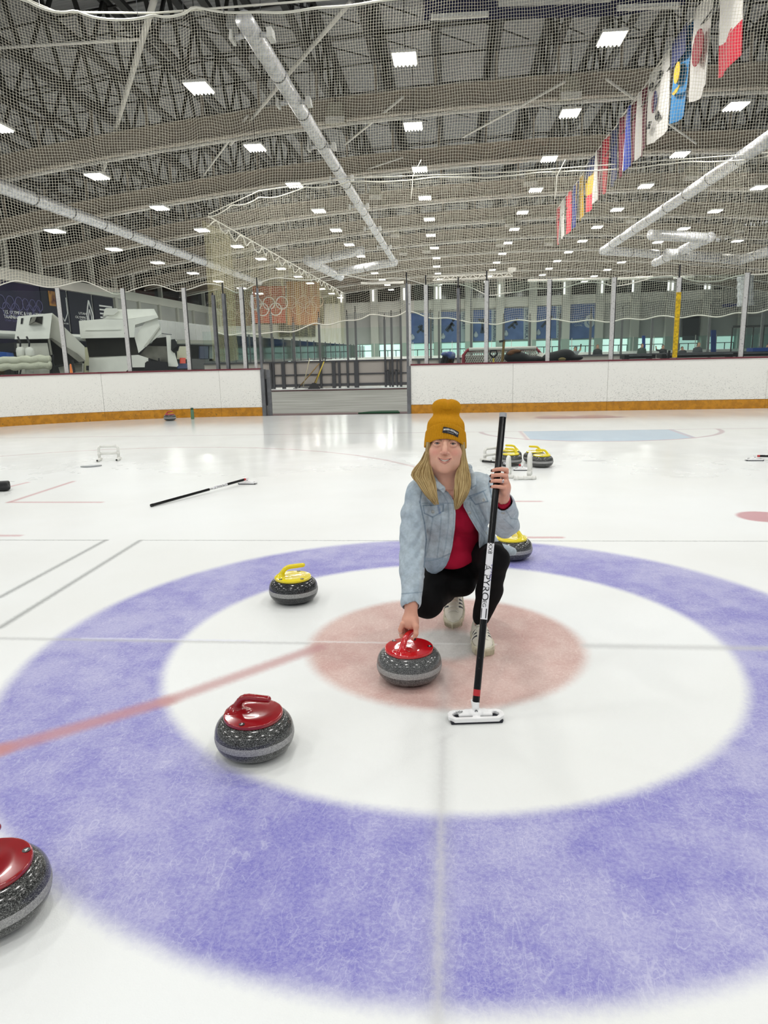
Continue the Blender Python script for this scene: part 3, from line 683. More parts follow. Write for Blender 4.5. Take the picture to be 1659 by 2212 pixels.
s0 = spkr(tuple(P(725, 250, z=10.9)), 1); s0['label'] = 'largest beige wedge speaker, right of the main duct under the first girder'
for kk, (a, b) in enumerate(((1231, 197), (811, 419), (853, 504), (871, 544), (922, 539), (611, 532), (1145, 390), (1492, 378), (1101, 481), (1361, 473), (1185, 523), (1081, 525), (1594, 495))): dup(s0, P(a, b, z=10.9), label='beige speaker '+SPN[kk])
t = thing('hanging_sheet', 'small tilted beige panel hanging at upper left', 'panel', P(263, 317, z=10.8)); p = P(263, 317, z=10.8)
MB().hexa([p+Vector(v) for v in ((-.28, 0, -.5), (.25, 0, -.35), (.25, .06, -.35), (-.28, .06, -.5), (-.12, 0, .4), (.38, 0, .3), (.38, .06, .3), (-.12, .06, .4))]).build('sheet', spk, t)
# ------------------------------------------------------------------ FLAGS
FX = 6.75
def quad_on(m, name, x, pts, root, th=.03):
    o = MB().prism([(x, p[0], p[1]) for p in pts], (th, 0, 0)).build(name, m, root); return fixn(o)
def wavy(y0, y1, z0, z1, m, name, root, dx=0., amp=.07):
    n = 8; k = 6; vs = []; fs = []
    for s in (0, 1):
        for i in range(n+1):
            for j in range(k+1):
                y = y0+(y1-y0)*i/n; z = z0+(z1-z0)*j/k; vs.append((FX+dx+s*.015+amp*math.sin(y*4.1+z*.8), y, z-.10*math.sin((y-y0)*2.2)*(1-j/k)))
    q = (n+1)*(k+1)
    for i in range(n):
        for j in range(k):
            a = i*(k+1)+j; fs += [(a, a+1, a+k+2, a+k+1), (q+a, q+a+k+1, q+a+k+2, q+a+1)]
    mb = MB(); mb.add(vs, fs); return mb.build(name, m, root, smooth=True)
fr = mat('red_flag_cloth', '#DC2B44', .8); fw = mat('white_flag_cloth', '#F0ECE6', .8); fb = mat('blue_flag_cloth', '#2A3F9E', .8); fc = mat('sky_blue_flag_cloth', '#2F7FB8', .8)
fdr = mat('maroon_flag_cloth', '#6B1F33', .8); fy = mat('yellow_flag_cloth', '#D9AE2A', .8); fk = mat('black_flag_mark', '#17171A', .8); fn = mat('navy_flag_cloth_and_shade', '#27305F', .8)
FL = [((1546, 169), (1596, 119), [(fr, .33), (fw, 1)], 'white over red flag, nearest of the hanging row', 'v'),
      ((1492, 218), (1530, 181), [(fw, 1)], 'white flag with red disc in the hanging row', 'v'),
      ((1451, 264), (1482, 234), [(fc, 1)], 'sky blue flag with yellow emblem in the hanging row', 'v'),
      ((1399, 309), (1437, 280), [(fw, 1)], 'white flag with red and blue disc and black bars', 'v'),
      ((1360, 343), (1397, 318), [(fdr, .4), (fw, .6), (fdr, 1)], 'maroon flag with white stripe beside the white disc flag', 'h'),
      ((1336, 371), (1358, 357), [(fdr, .33), (fw, .66), (fb, 1)], 'red, white and blue striped flag mid-row', 'h'),
      ((1318, 397), (1333, 386), [(fn, 1)], 'dark blue flag mid-row', 'h'),
      ((1297, 419), (1311, 405), [(fdr, .3), (fr, 1)], 'red flag between dark blue and maroon-white flags', 'h'),
      ((1281, 440), (1294, 424), [(fw, .55), (fdr, 1)], 'maroon and white flag in the farther half of the row', 'h'),
      ((1262, 462), (1278, 446), [(fr, .33), (fy, .7), (fn, 1)], 'blue, yellow and red flag in the farther half', 'v'),
      ((1250, 478), (1260, 466), [(fy, 1)], 'yellow flag in the farther half of the row', 'h'),
      ((1237, 492), (1246, 482), [(fb, .4), (fy, .6), (fb, 1)], 'blue flag with yellow stripe near the far end', 'h'),
      ((1221, 504), (1231, 497), [(fr, 1)], 'plain red flag near the far end of the row', 'h'),
      ((1211, 518), (1219, 508), [(fw, 1)], 'plain white flag, second from the far end', 'h'),
      ((1203, 526), (1209, 520), [(fr, .5), (fw, 1)], 'narrow red and white flag at the far end', 'h')]
lasty = None
for a, b, st, lab, kind in FL:
    pa, pb = P(*a, x=FX), P(*b, x=FX); ys0, ys1 = pb.y, max(pa.y, pb.y+.9); zb = pb.z; H = 2.25 if kind == 'v' else 2.1
    if lasty and ys0 < lasty: pass
    t = thing('hanging_flag', lab, 'flag', (FX, (ys0+ys1)/2, zb+H)); f0 = 0
    for m_, f1 in st:
        if kind == 'v': wavy(ys0, ys1, zb+H*f0, zb+H*f1, m_, 'flag_cloth' if len(st) == 1 else 'flag_stripe', t)
        else: wavy(ys1-(ys1-ys0)*f1, ys1-(ys1-ys0)*f0, zb, zb+H, m_, 'flag_cloth' if len(st) == 1 else 'flag_stripe', t)
        f0 = f1
    MB().tube([(FX, ys0, zb+H+.02), (FX, ys1, zb+H+.02)], .03, 6).build('flag_rod', pipew, t)
    yc = (ys0+ys1)/2
    def disc(y, z, r, m_, a0=0, a1=2*math.pi, nm='emblem', sq=1, sy=1):
        pts = [(y+r*sy*math.cos(a0+(a1-a0)*i/24), z+r*sq*math.sin(a0+(a1-a0)*i/24)) for i in range(24 if a1-a0 > 6 else 25)]
        quad_on(m_, nm, FX-.13, pts, t, .02)
    if 'disc in' in lab: disc(yc, P(1515, 105, x=FX).z, .43, mat('crimson_disc', '#A31F33', .8))
    if 'sky blue' in lab: disc(yc, zb+1.16, .28, fy); disc(yc, zb+.73, .35, fy, math.pi, 2*math.pi, 'eagle_emblem', .35); quad_on(fn, 'upper_half_shade', FX-.12, [(ys0, zb+1.47), (ys1, zb+1.47), (ys1, zb+2.2), (ys0, zb+2.2)], t, .01)  # navy sheet paints shade onto the upper half of the sky blue flag
    if 'black bars' in lab:
        disc(yc, zb+1.12, .32, fdr, -math.pi/2, math.pi/2, 'red_half'); disc(yc, zb+1.12, .32, fn, math.pi/2, 1.5*math.pi, 'blue_half')
        for sy_, sz in ((-1, -1), (1, -1), (-1, 1), (1, 1)):
            for k in range(3): y_, z_ = yc+sy_*.40+k*.08*sy_, zb+1.12+sz*.53+k*.06*sz; quad_on(fk, 'trigram_bar', FX-.13, [(y_-.17, z_+.04*sy_*sz), (y_-.17, z_+.07+.04*sy_*sz), (y_+.17, z_+.07-.04*sy_*sz), (y_+.17, z_-.04*sy_*sz)], t, .02)
MB().tube([(FX, 14.6, 9.95), (FX, 56, 9.2)], .02, 5).build('flag_cable', dark, ceil)
# big blue banner at the top edge with rails
t = thing('hanging_banner', 'navy blue banner with white panel hanging at the top edge', 'banner', P(1130, 30, y=21))
navy = mat('navy_banner', '#11153F', .8); wh = mat('white_panel', '#D2D0CC', .7)
def pq(pts, m_, nm, root, y=None, x=None, th=.04, dy=0.):
    q = [P(a, b, y=y) if y is not None else P(a, b, x=x) for a, b in pts]; o = MB().prism([(v.x, v.y+dy, v.z) for v in q] if x is None else [(v.x+dy, v.y, v.z) for v in q], (0, th, 0) if x is None else (-th, 0, 0)).build(nm, m_, root); return fixn(o)
pq([(915, -80), (915, 44), (1335, 34), (1480, 8), (1480, -90)], navy, 'banner_cloth', t, y=21)
pq([(1075, -70), (1076, 16), (1318, 6), (1318, -80)], wh, 'white_print', t, y=21, dy=-.05)
for a, b, c, d in ((930, 33, 1055, 26), (1334, 13, 1467, 7)):
    t = thing('light_bar', 'white rail at top edge, %s of the pair' % ('left' if a < 1000 else 'right'), 'rail', P(a, b, y=20.6))
    pq([(a, b+4), (a, b-3), (c, d-3), (c, d+4)], mat('bright_rail', '#E2E2DE', .3), 'rail', t, y=20.6, th=.08); pq([(a, b+9), (a, b+6), (c, d+6), (c, d+9)], pipew, 'lower_rail', t, y=20.6, th=.08)
# lighting truss
t = thing('lighting_truss', 'silver ladder truss hanging in front of the far wall', 'truss', P(1020, 597, y=52))
A0, A1, B0, B1 = P(935, 598, y=52), P(1108, 589, y=52), P(935, 606, y=52), P(1108, 597, y=52)
mb = MB(); mb.tube([A0, A1], .05, 5); mb.tube([B0, B1], .05, 5); mb.build('chord', pipew, t)
mb = MB()
for i in range(18):
    a, b = (A0.lerp(A1, i/18), B0.lerp(B1, (i+1)/18)) if i % 2 else (B0.lerp(B1, i/18), A0.lerp(A1, (i+1)/18)); mb.tube([a, b], .03, 4)
mb.build('web_bars', pipew, t); p = P(1106, 588, y=51.8)
mb = MB(); mb.lathe([(0, 0), (.3, .05), (.3, .3), (0, .35)], 12, p); mb.build('round_lamp_head', pipew, t, smooth=True)
# ------------------------------------------------------------------ HALL WALLS
wallp = mat('off_white_wall', '#E6E4DA', .7, var=.06, vscale=.4); wallg = mat('grey_wall_panel', '#C0C0BB', .7, var=.08, vscale=.6); dglass = mat('dark_glazing', '#121416', .15)
colm = mat('white_column', '#C9C8BE', .6); brightw = mat('daylit_window', '#FFFFFF', .5, emit='#F4FFFC', estr=1.5); tealw = mat('daylit_pane', '#D5E6E2', .4, emit='#E4F7F2', estr=1.0)
slit = mat('lit_slit', '#FFFFFF', .5, emit='#FFFFFF', estr=1.8)
LX = -28.0
wl = thing('wall_left', None, None, (LX, 60, 0), kind='structure')
MB().box(LX-.3, LX, 16, 112, 0, 3.6).build('lower_wall', mat('dark_recess', '#2C2C2B', .8), wl)
MB().box(LX-.3, LX, 16, 112, 3.6, 6.55).build('middle_wall', wallg, wl)
MB().box(LX-.35, LX+.12, 16, 112, 6.55, 7.3).build('white_band', wallp, wl)
MB().box(LX-.3, LX-.1, 16, 112, 7.3, 12.5).build('clerestory_glazing', dglass, wl)
for k in range(20):
    y = P([12, 85, 145, 196, 243, 282][k], 600, x=LX).y if k < 6 else P(282, 600, x=LX).y+(k-5)*6.2
    if y > 110: break
    MB().box(LX-.12, LX+.25, y-.14, y+.14, 7.3, 11.5).build('mullion', colm, wl)
for k in range(12):
    y = P(252, 700, x=LX).y+k*4.6
    if y < 110: MB().box(LX, LX+.2, y-.22, y+.22, 3.6, 6.6).build('wall_pilaster', colm, wl); MB().box(LX+.0, LX+.05, y+.5, y+4.0, 4.0, 6.1).build('wall_panel', wallg, wl)
# balcony parapet to the right of the ice resurfacers
p0, p1 = P(345, 690, x=-23).y, P(465, 705, x=-23).y
MB().box(-23.2, -23, P(230, 700, x=-23).y, p1+14, P(400, 735, x=-23).z+.05, P(400, 697, x=-23).z).build('balcony_parapet', mat('pale_grey_metal_cladding', '#A3A2A0', .5, var=.08, vscale=2), wl)
for i in range(14): MB().box(-23.02, -22.98, p0+i*1.6, p0+i*1.6+.04, P(400, 735, x=-23).z+.06, P(400, 697, x=-23).z-.05).build('cladding_joint', wallg, wl)
MB().box(-28, -23.05, 30, 80, P(400, 735, x=-23).z-.1, P(400, 735, x=-23).z+.05).build('balcony_slab', wallg, wl)
# dark banners on the left wall
navy2 = mat('dark_purple_banner', '#171638', .7, var=.35, vscale=.5, col2='#251C40'); navy3 = mat('dark_navy_banner', '#10142A', .7); txt = mat('white_print', '#FFFFFF', .6); txt2 = mat('dim_print', '#6A6794', .7); orange = mat('orange_print', '#C98F3E', .7, var=.8, vscale=1.2, col2='#5A2A2A')
def textfit(s_, p0, xd, width, height, m, parent, name='lettering'):
    cu = bpy.data.curves.new(name, 'FONT'); cu.body = s_; cu.size = 1; cu.extrude = .01; cu.resolution_u = 2
    o = bpy.data.objects.new('tmp', cu); COL.objects.link(o); me = bpy.data.meshes.new_from_object(o.evaluated_get(bpy.context.evaluated_depsgraph_get())); bpy.data.objects.remove(o)
    xs = [v.co.x for v in me.vertices]; ys = [v.co.y for v in me.vertices]; w_, h_ = max(xs)-min(xs), max(ys)-min(ys)
    me.transform(frame(p0, xd, (0, 0, 1) if abs(V(xd).z) < .5 else ZUP[0]) @ Matrix.Diagonal((width/w_, height/h_, .5, 1)) @ Matrix.Translation((-min(xs), -min(ys), 0)))
    me.materials.clear(); me.materials.append(m); return link(bpy.data.objects.new(name, me), parent)
ZUP = [(1, 0, 0)]
def lbanner(a, b, m, lab):
    y0, y1 = P(a, 700, x=LX+.1).y, P(b, 700, x=LX+.1).y
    t = thing('wall_banner', lab, 'banner', (LX+.1, (y0+y1)/2, 3)); MB().box(LX+.02, LX+.1, y0, y1, 2.0, 6.5).build('banner_cloth', m, t); return t, y0, y1
b1, y0, y1 = lbanner(-60, 94, navy2, 'dark purple banner with white training centre lettering'); XB = LX+.12
def tf(s_, px0, px1, py, hpx, m, root, x=XB):
    a, b = P(px0, py, x=x), P(px1, py, x=x); textfit(s_, (x, a.y, a.z), (0, 1, 0), b.y-a.y, hpx*(a-Vector(CC)).dot(Vector(CF))/FPX, m, root)
tf('U.S. OLYMPIC & PARALYMPIC', 8, 93.5, 677, 7.5, txt, b1); tf('TRAINING SITE', 9, 58, 687, 7.5, txt, b1); tf('UTAH OLYMPIC OVAL', 11, 60, 694, 4.5, txt2, b1)
def ringset(root, c, R_, rt, m, ax, nm='olympic_ring', gap=2.25):
    for k, (dx, dz) in enumerate(((-gap, 0), (0, 0), (gap, 0), (-gap/2, -1), (gap/2, -1))):
        pts = []
        for i in range(29):
            t_ = 2*math.pi*i/28; u, v = dx*R_+R_*math.cos(t_), dz*R_+R_*math.sin(t_)
            pts.append((c[0]+(u if ax == 'x' else 0), c[1]+(u if ax == 'y' else 0), c[2]+v))
        MB().tube(pts, rt, 5, cap=False).build(nm, m, root, smooth=True)
pc = P(22, 654, x=XB); ringset(b1, (XB, pc.y, pc.z), .42, .03, txt2, 'y'); pc = P(88, 658, x=XB); ringset(b1, (XB, pc.y-1, pc.z-.1), .36, .03, txt2, 'y')
b2, y0, y1 = lbanner(95.5, 150, navy3, 'dark banner with orange glow behind the first post'); MB().box(XB, XB+.02, P(107, 660, x=XB).y, P(121, 660, x=XB).y, 5.3, 6.3).build('orange_glow_print', orange, b2)
mb = MB(); pa = P(127, 650, x=XB); pts = [(XB, pa.y+.0, 6.0), (XB, pa.y, 4.9), (XB, pa.y+.5, 4.3), (XB, pa.y+1.0, 4.9), (XB, pa.y+1.0, 6.0)]; mb.tube(pts, .04, 5); mb.build('shield_outline', txt, b2)
tf('MENT SITE', 135, 148, 700, 3, txt, b2)
b3, y0, y1 = lbanner(154, 203, navy3, 'dark banner with white flame emblem and oval lettering')
for s_, a, b, y in (('UTAH', 170.5, 186, 679), ('OLYMPIC', 163, 187, 687), ('OVAL', 173, 187, 694)): tf(s_, a, b, y, 5, txt, b3)
pf = P(193.5, 678, x=XB); mb = MB()
for sc_ in (1, .5):
    pts = [(XB, pf.y+sc_*u, pf.z-.35*(1-sc_)+sc_*v) for u, v in ((0, 1.0), (-.25, .45), (-.48, -.1), (-.42, -.55), (0, -.8), (.42, -.55), (.48, -.1), (.25, .45), (0, 1.0))]; mb.tube(pts, .07 if sc_ == 1 else .05, 5)
mb.build('flame_emblem', txt, b3)
b4, y0, y1 = lbanner(207, 249, navy3, 'dark banner with small striped flag print'); fy0 = P(215, 670, x=XB).y
for k in range(5): MB().box(XB, XB+.02, fy0, fy0+2.2, 4.5+k*.3, 4.62+k*.3).build('flag_stripe_print', txt, b4)
# stuff under the balcony
und = thing('trim_1', None, None, (-22, 50, 0), kind='structure')
for a, b, c, d, m_ in ((385, 735, 470, 742, mat('metal_mesh_edge', '#8B8A80', .5, .4)), (385, 748, 408, 776, mat('beige_door', '#A6A38F', .7)), (432, 748, 450, 776, mat('dark_blue_poster', '#1C2740', .6)), (452, 748, 462, 780, dglass), (385, 785, 415, 796, mat('blue_sign', '#1C2B55', .6)), (412, 775, 470, 797, mat('dark_grey_low_wall', '#3A3A3A', .7))):
    pq([(a, b), (a, d), (c, d), (c, b)], m_, 'wall_detail', und, x=-21.5, th=.1)
pq([(391, 773), (391, 785), (401, 785), (401, 773)], mat('red_box', '#C4412E', .5), 'red_sign', und, x=-21.3, th=.1)
# ------------------------------------------------------------------ FAR WALL
FY = 104.0
wb = thing('wall_back', None, None, (0, FY, 0), kind='structure')
zl, zr = P(740, 655, y=FY).z, P(1659, 622, y=FY).z; xl, xr = -38, 62
zt_ = lambda x: zl+(zr-zl)*(x-P(740, 655, y=FY).x)/(P(1659, 622, y=FY).x-P(740, 655, y=FY).x)
MB().hexa([(xl, FY, 2.9), (xr, FY, 2.9), (xr, FY+.4, 2.9), (xl, FY+.4, 2.9), (xl, FY, 7.5), (xr, FY, 8.3), (xr, FY+.4, 8.3), (xl, FY+.4, 7.5)]).build('grey_wall_face', wallg, wb)
MB().hexa([(xl, FY-.3, 7.2), (xr, FY-.3, 8.3), (xr, FY+.4, 8.3), (xl, FY+.4, 7.2), (xl, FY-.3, zt_(xl)), (xr, FY-.3, zt_(xr)), (xr, FY+.4, zt_(xr)), (xl, FY+.4, zt_(xl))]).build('white_fascia', wallp, wb)
MB().box(xl, xr, FY+.1, FY+.5, 8, 14.6).build('upper_glazing', dglass, wb)
MB().box(xl, xr, FY+.3, FY+.6, 0, 3.0).build('sill_wall', mat('pale_sill', '#B9C4BE', .6), wb)
pil = [740, 809, 874, 945, 1013, 1080, 1150, 1222, 1294, 1371, 1446, 1525, 1604]
slits = [737, 806, 873, 943, 951, 1079, 1219, 1300, 1366, 1443, 1452, 1522, 1531]
for px in pil:
    c = P(px, 700, y=FY-.8).x; MB().box(c-.55, c+.55, FY-1.1, FY-.3, 0, 12.4).build('column', colm, wb)
for px in slits:
    a = P(px, 640, y=FY-1.2); top = a.z+.9; MB().box(a.x-.11, a.x+.11, FY-1.25, FY-1.15, zt_(a.x)+.05, zt_(a.x)+1.7).build('lit_window_slit', slit, wb)
wn = 0
for i in range(-3, len(pil)-1):
    x0 = P(pil[i], 700, y=FY-.8).x+.6 if i >= 0 else P(740, 700, y=FY-.8).x+4.8*i+.6
    x1 = x0+3.6; wn += 1
    t = thing('window_%d' % wn, None, None, ((x0+x1)/2, FY, .3), kind='structure')
    MB().box(x0, x1, FY, FY+.1, .35, 2.85).build('daylit_pane', tealw if px and i not in (-1, 0, 1, 8, 9) else brightw, t)
    for k in range(4): xx = x0+(x1-x0)*k/3; MB().box(xx-.05, xx+.05, FY-.08, FY, .3, 2.0).build('mullion', dark, t)
    MB().box(x0, x1, FY-.08, FY, 1.95, 2.05).build('transom', dark, t)
# blue sports banners
bb = mat('blue_sport_banner', '#6078A8', .8, var=.2, vscale=.8); bg = mat('grey_blue_banner', '#A9B6BA', .8); bt = mat('dark_blue_print', '#39496B', .8); sil = mat('dark_silhouette_print', '#3A4450', .8); silw = mat('pale_print', '#B8C2C8', .8)
BN = [(885, 944, 676, 742, 'CURLING'), (951, 1011, 673, 740, 'HOCKEY'), (1022, 1077, 669, 737, 'FIGURE SKATING'), (1087, 1148, 665, 734, 'SHORT TRACK'), (1157, 1219, 661, 732, 'SPEED SKATING')]
def figure_print(root, cx, cz, kind):
    y = FY-.42; s = .55
    shp = {'CURLING': [((-.6, -1.2), (.3, -.3)), ((.3, -.3), (.7, .8)), ((.3, .6), (-.3, .1)), ((.3, -.3), (1.2, -1.0))], 'HOCKEY': [((0, 0), (.5, 1.2)), ((0, 0), (-.8, -1.2)), ((0, 0), (.7, -1.1)), ((.4, .9), (-1.2, -.9)), ((.4, .9), (1.0, .2))],
           'FIGURE SKATING': [((0, -.5), (0, 1)), ((0, .8), (-1, 1.6)), ((0, .8), (1.2, 1.5)), ((0, -.5), (-.3, -2)), ((0, -.5), (.4, -2))], 'SHORT TRACK': [((-.5, -.3), (.6, .6)), ((-.5, -.3), (-1.4, -1.1)), ((-.5, -.3), (.4, -1.2)), ((.5, .5), (.9, -.4))], 'SPEED SKATING': [((-.2, 0), (1, .6)), ((-.2, 0), (-1.2, -1.2)), ((-.2, 0), (.5, -1.1)), ((.9, .5), (1.5, 1.5))]}[kind]
    mb = MB(); 
    for a, b in shp: mb.bar((cx+a[0]*s, y, cz+a[1]*s), (cx+b[0]*s, y, cz+b[1]*s), .32, .03, up=(0, 1, 0))
    h = shp[0][1]; mb.lathe([(0, -.2), (.16, -.12), (.2, 0), (.16, .12), (0, .2)], 8, (cx+h[0]*s+.15, y, cz+h[1]*s+.25)); mb.build('athlete_print', sil, root)
for a, b, c, d, s_ in BN:
    t = thing('wall_banner', 'blue banner on far wall with a sport figure, reading %s' % s_, 'banner', P((a+b)/2, d, y=FY-.35))
    k = a+(b-a)*.72; pq([(a, c+1), (a, d), (k, d-1.2), (k, c)], bb, 'blue_cloth', t, y=FY-.38, th=.05); pq([(k, c), (k, d-1.2), (b, d-2), (b, c-1)], bg, 'grey_cloth', t, y=FY-.38, th=.05)
    p0 = P(k+4, c+3, y=FY-.45); hh = (d-c)*.0635*(.55 if len(s_) < 8 else .92); ZUP[0] = (1, 0, 0)
    textfit(s_, (p0.x, FY-.45, p0.z), (0, 0, -1), hh, .55, bt, t)
    q = P((a+k)/2, (c+d)/2, y=FY); figure_print(t, q.x, q.z, s_)
    mb = MB(); q = P(a+6, d-7, y=FY-.42); mb.lathe([(0, 0), (.3, .2), (.32, .5), (.12, .8), (0, .95)], 8, q); mb.build('small_emblem', silw, t)
t = thing('wall_banner', 'blue banner on far wall with white oval emblem', 'banner', P(1258, 730, y=FY-.35)); pq([(1227, 658), (1227, 733), (1288, 730), (1288, 655)], bb, 'blue_cloth', t, y=FY-.38, th=.05)
for s_, a, b, y_ in (('UTAH', 1241, 1262, 694), ('OLYMPIC', 1229, 1262, 699.5), ('OVAL', 1241, 1259, 705)):
    p0, p1 = P(a, y_, y=FY-.45), P(b, y_, y=FY-.45); textfit(s_, tuple(p0), (1, 0, 0), p1.x-p0.x, .27, silw, t)
q = P(1273, 697, y=FY-.5); pts = [(q.x+.72*math.sin(i*math.pi/10), FY-.45, q.z-.72*math.cos(i*math.pi/10)*(1 if math.cos(i*math.pi/10) > -.7 else 1.5)) for i in range(20)]
fixn(MB().prism(pts, (0, -.03, 0)).build('emblem', silw, t)); mb = MB(); mb.tube([(q.x-.1, FY-.5, q.z+.6), (q.x-.28, FY-.5, q.z), (q.x, FY-.5, q.z-.35), (q.x+.28, FY-.5, q.z), (q.x+.05, FY-.5, q.z+.3)], .07, 5); mb.build('flame_mark', bb, t)
# olympic banners: left part of far end
for (a, b, c, d, m_, lab, al) in ((545, 616, 618, 698, mat('red_orange_banner', '#C9553A', .8, var=.35, vscale=.7, stretch=(2.2, 1, .15), col2='#A8402E'), 'red banner with bold white rings', 1), (619, 690, 608, 702, mat('orange_banner', '#B9854E', .8, var=.5, vscale=.8, stretch=(2.4, 1, .12), col2='#9C5A38'), 'orange banner with faint rings', 0), (478, 541, 628, 704, mat('olive_brown_banner', '#8F6A3C', .8, var=.5, vscale=.8, stretch=(2.4, 1, .12), col2='#6E3E2A'), 'brown banner with faint rings behind the gathered net', 0)):
    YY = 80
    t = thing('wall_banner', lab, 'banner', P((a+b)/2, d, y=YY)); pq([(a, c), (a+2, d), (b+1, d), (b, c)], m_, 'banner_cloth', t, y=YY, th=.06)
    q = P((a+b)/2 if al else (a+b)/2+2, (c+d)/2-3, y=YY-.1); ringset(t, tuple(q), .68, .07 if al else .045, mat('bright_ring', '#EDE7E0', .7) if al else mat('faint_ring', '#C4A58C', .8), 'x')
t = thing('scoreboard_frame', 'dark gantry bar above the ringed banners', 'gantry', P(600, 640, y=81)); pq([(500, 640), (500, 700), (700, 702), (700, 655)], dglass, 'dark_panel', t, y=81.5, th=.2)
tv = thing('video_board', 'wide dark grey video board on the far wall', 'screen', P(642, 715, y=100)); pq([(602, 700), (602, 727), (681, 727), (681, 700)], mat('unlit_screen', '#4A4A48', .4), 'screen', tv, y=100, th=.2)
wl2 = thing('wall_back_left', None, None, (-25, 101, 0), kind='structure')
MB().box(-38, P(735, 700, y=100).x, 100.3, 100.8, 2.4, 8.6).build('pale_wall_face', wallp, wl2)
for k, px in enumerate(range(470, 735, 24)): MB().box(P(px, 760, y=99).x-.6, P(px, 760, y=99).x+.6, 99.9, 100.2, .3, 2.5).build('daylit_pane', tealw, wl2)
# ------------------------------------------------------------------ SECOND RINK
r2 = thing('rink_boards', 'back side of the second rink boards with grey steel frame', 'boards', (0, 29, 0)); YB = 28.9
backp = mat('pale_board_back', '#B6B0AA', .7); fsteel = mat('dark_frame_steel', '#55565A', .45, .5)
pa, pb = P(440, 783, y=YB).x-.0, 15.0
zt2_ = 1.16
MB().box(pa, pb, YB+.06, YB+.1, .06, zt2_).build('board_backing', backp, r2)
MB().box(pa, pb, YB-.02, YB+.12, zt2_, zt2_+.06).build('top_rail', fsteel, r2); MB().box(pa, pb, YB, YB+.06, .58, .64).build('middle_rail', fsteel, r2); MB().box(pa, pb, YB, YB+.06, .1, .2).build('bottom_rail', fsteel, r2)
for px, w_ in ((585, .1), (591, .1), (612, .16), (638, .1), (693, .1), (721, .16), (733, .1), (751, .1), (770, .2), (833, .1), (842, .06), (848, .1), (858, .06), (866, .1), (905, .12), (950, .1), (1010, .1), (1090, .1), (1245, .1), (1345, .1), (1430, .1), (1530, .1)):
    c = P(px, 800, y=YB).x; MB().box(c-w_/2, c+w_/2, YB-.05, YB+.05, 0, zt2_).build('frame_post', fsteel, r2)
for px in (838, 856):
    c = P(px, 800, y=YB).x; o = MB().box(c-.04, c+.04, YB-.12, YB-.05, .1, .75).build('door_bolt', fsteel, r2); MB().box(c-.12, c+.12, YB-.12, YB-.05, .72, .76).build('bolt_handle', fsteel, o)
GP = [(584, 678), (633, 697), (688, 686), (749, 682), (767, 674), (830, 690), (845, 683), (865, 681), (930, 680), (948, 685), (1018, 625), (1088, 690), (1145, 690), (1210, 690), (1277, 678), (1345, 675), (1411, 672), (1469, 672), (1535, 670), (1650, 666)]
gpx = []
for px, py in GP:
    a = P(px, py, y=YB); z1 = a.z; MB().box(a.x-.045, a.x+.045, YB-.03, YB+.06, zt2_+.06, z1).build('stanchion', mat('thin_grey_post', '#6E7070', .4, .4), r2); MB().box(a.x-.02, a.x+.02, YB, YB+.03, z1, z1+.25).build('post_tip', blk, r2); gpx.append(a.x)
gpx = [pa]+gpx+[pb]
for a, b in zip(gpx[:-1], gpx[1:]): MB().box(a+.05, b-.05, YB+.01, YB+.025, zt2_+.08, 2.62).build('glass_pane', glass, r2)
r3 = thing('side_boards', 'green glass side boards of the second rink running away', 'boards', (x0n, 55, 0))
xs_ = x0n-.15
MB().box(xs_-.1, xs_, 29.1, 86, 0, 1.12).build('side_board', hdpe, r3)
for i in range(22):
    y = 29.1+i*2.6; MB().box(xs_-.05, xs_+.03, y-.03, y+.03, 1.12, 2.6).build('stanchion', fsteel, r3); MB().box(xs_-.02, xs_, y+.05, y+2.5, 1.15, 2.5).build('glass_pane', green, r3)
r4 = thing('end_boards', 'white far-end boards of the second rink under pale glass', 'boards', (0, 88, 0))
for i in range(24):
    x = -12+i*2.44; MB().box(x, x+2.42, 88, 88.1, 0, 1.15).build('board_panel', hdpe, r4); MB().box(x-.03, x+.03, 88, 88.08, 1.15, 2.9).build('stanchion', colm, r4); MB().box(x+.05, x+2.38, 88.03, 88.05, 1.2, 2.8).build('glass_pane', green, r4)
# dark chairs / seats row behind left
for i, (px, w_) in enumerate(((548, 36), (600, 48), (648, 36), (700, 45))): 
    t = thing('seating_block', 'dark block of seats beyond the second rink, %s' % ('at far left', 'left of centre', 'second right', 'rightmost')[i], 'seats', P(px, 750, y=92)); mb = MB()
    for k in range(int(w_/6)):
        q = P(px-w_/2+k*6, 752+(k % 2)*2, y=92); mb.box(q.x-.17, q.x+.17, 91.9, 92.1, 0, q.z+.55)
        mb.box(q.x-.14, q.x+.14, 91.6, 91.9, q.z-.2, q.z-.1)
    mb.build('seat_row', mat('dark_seats', '#33403F', .7), t, kind='stuff')
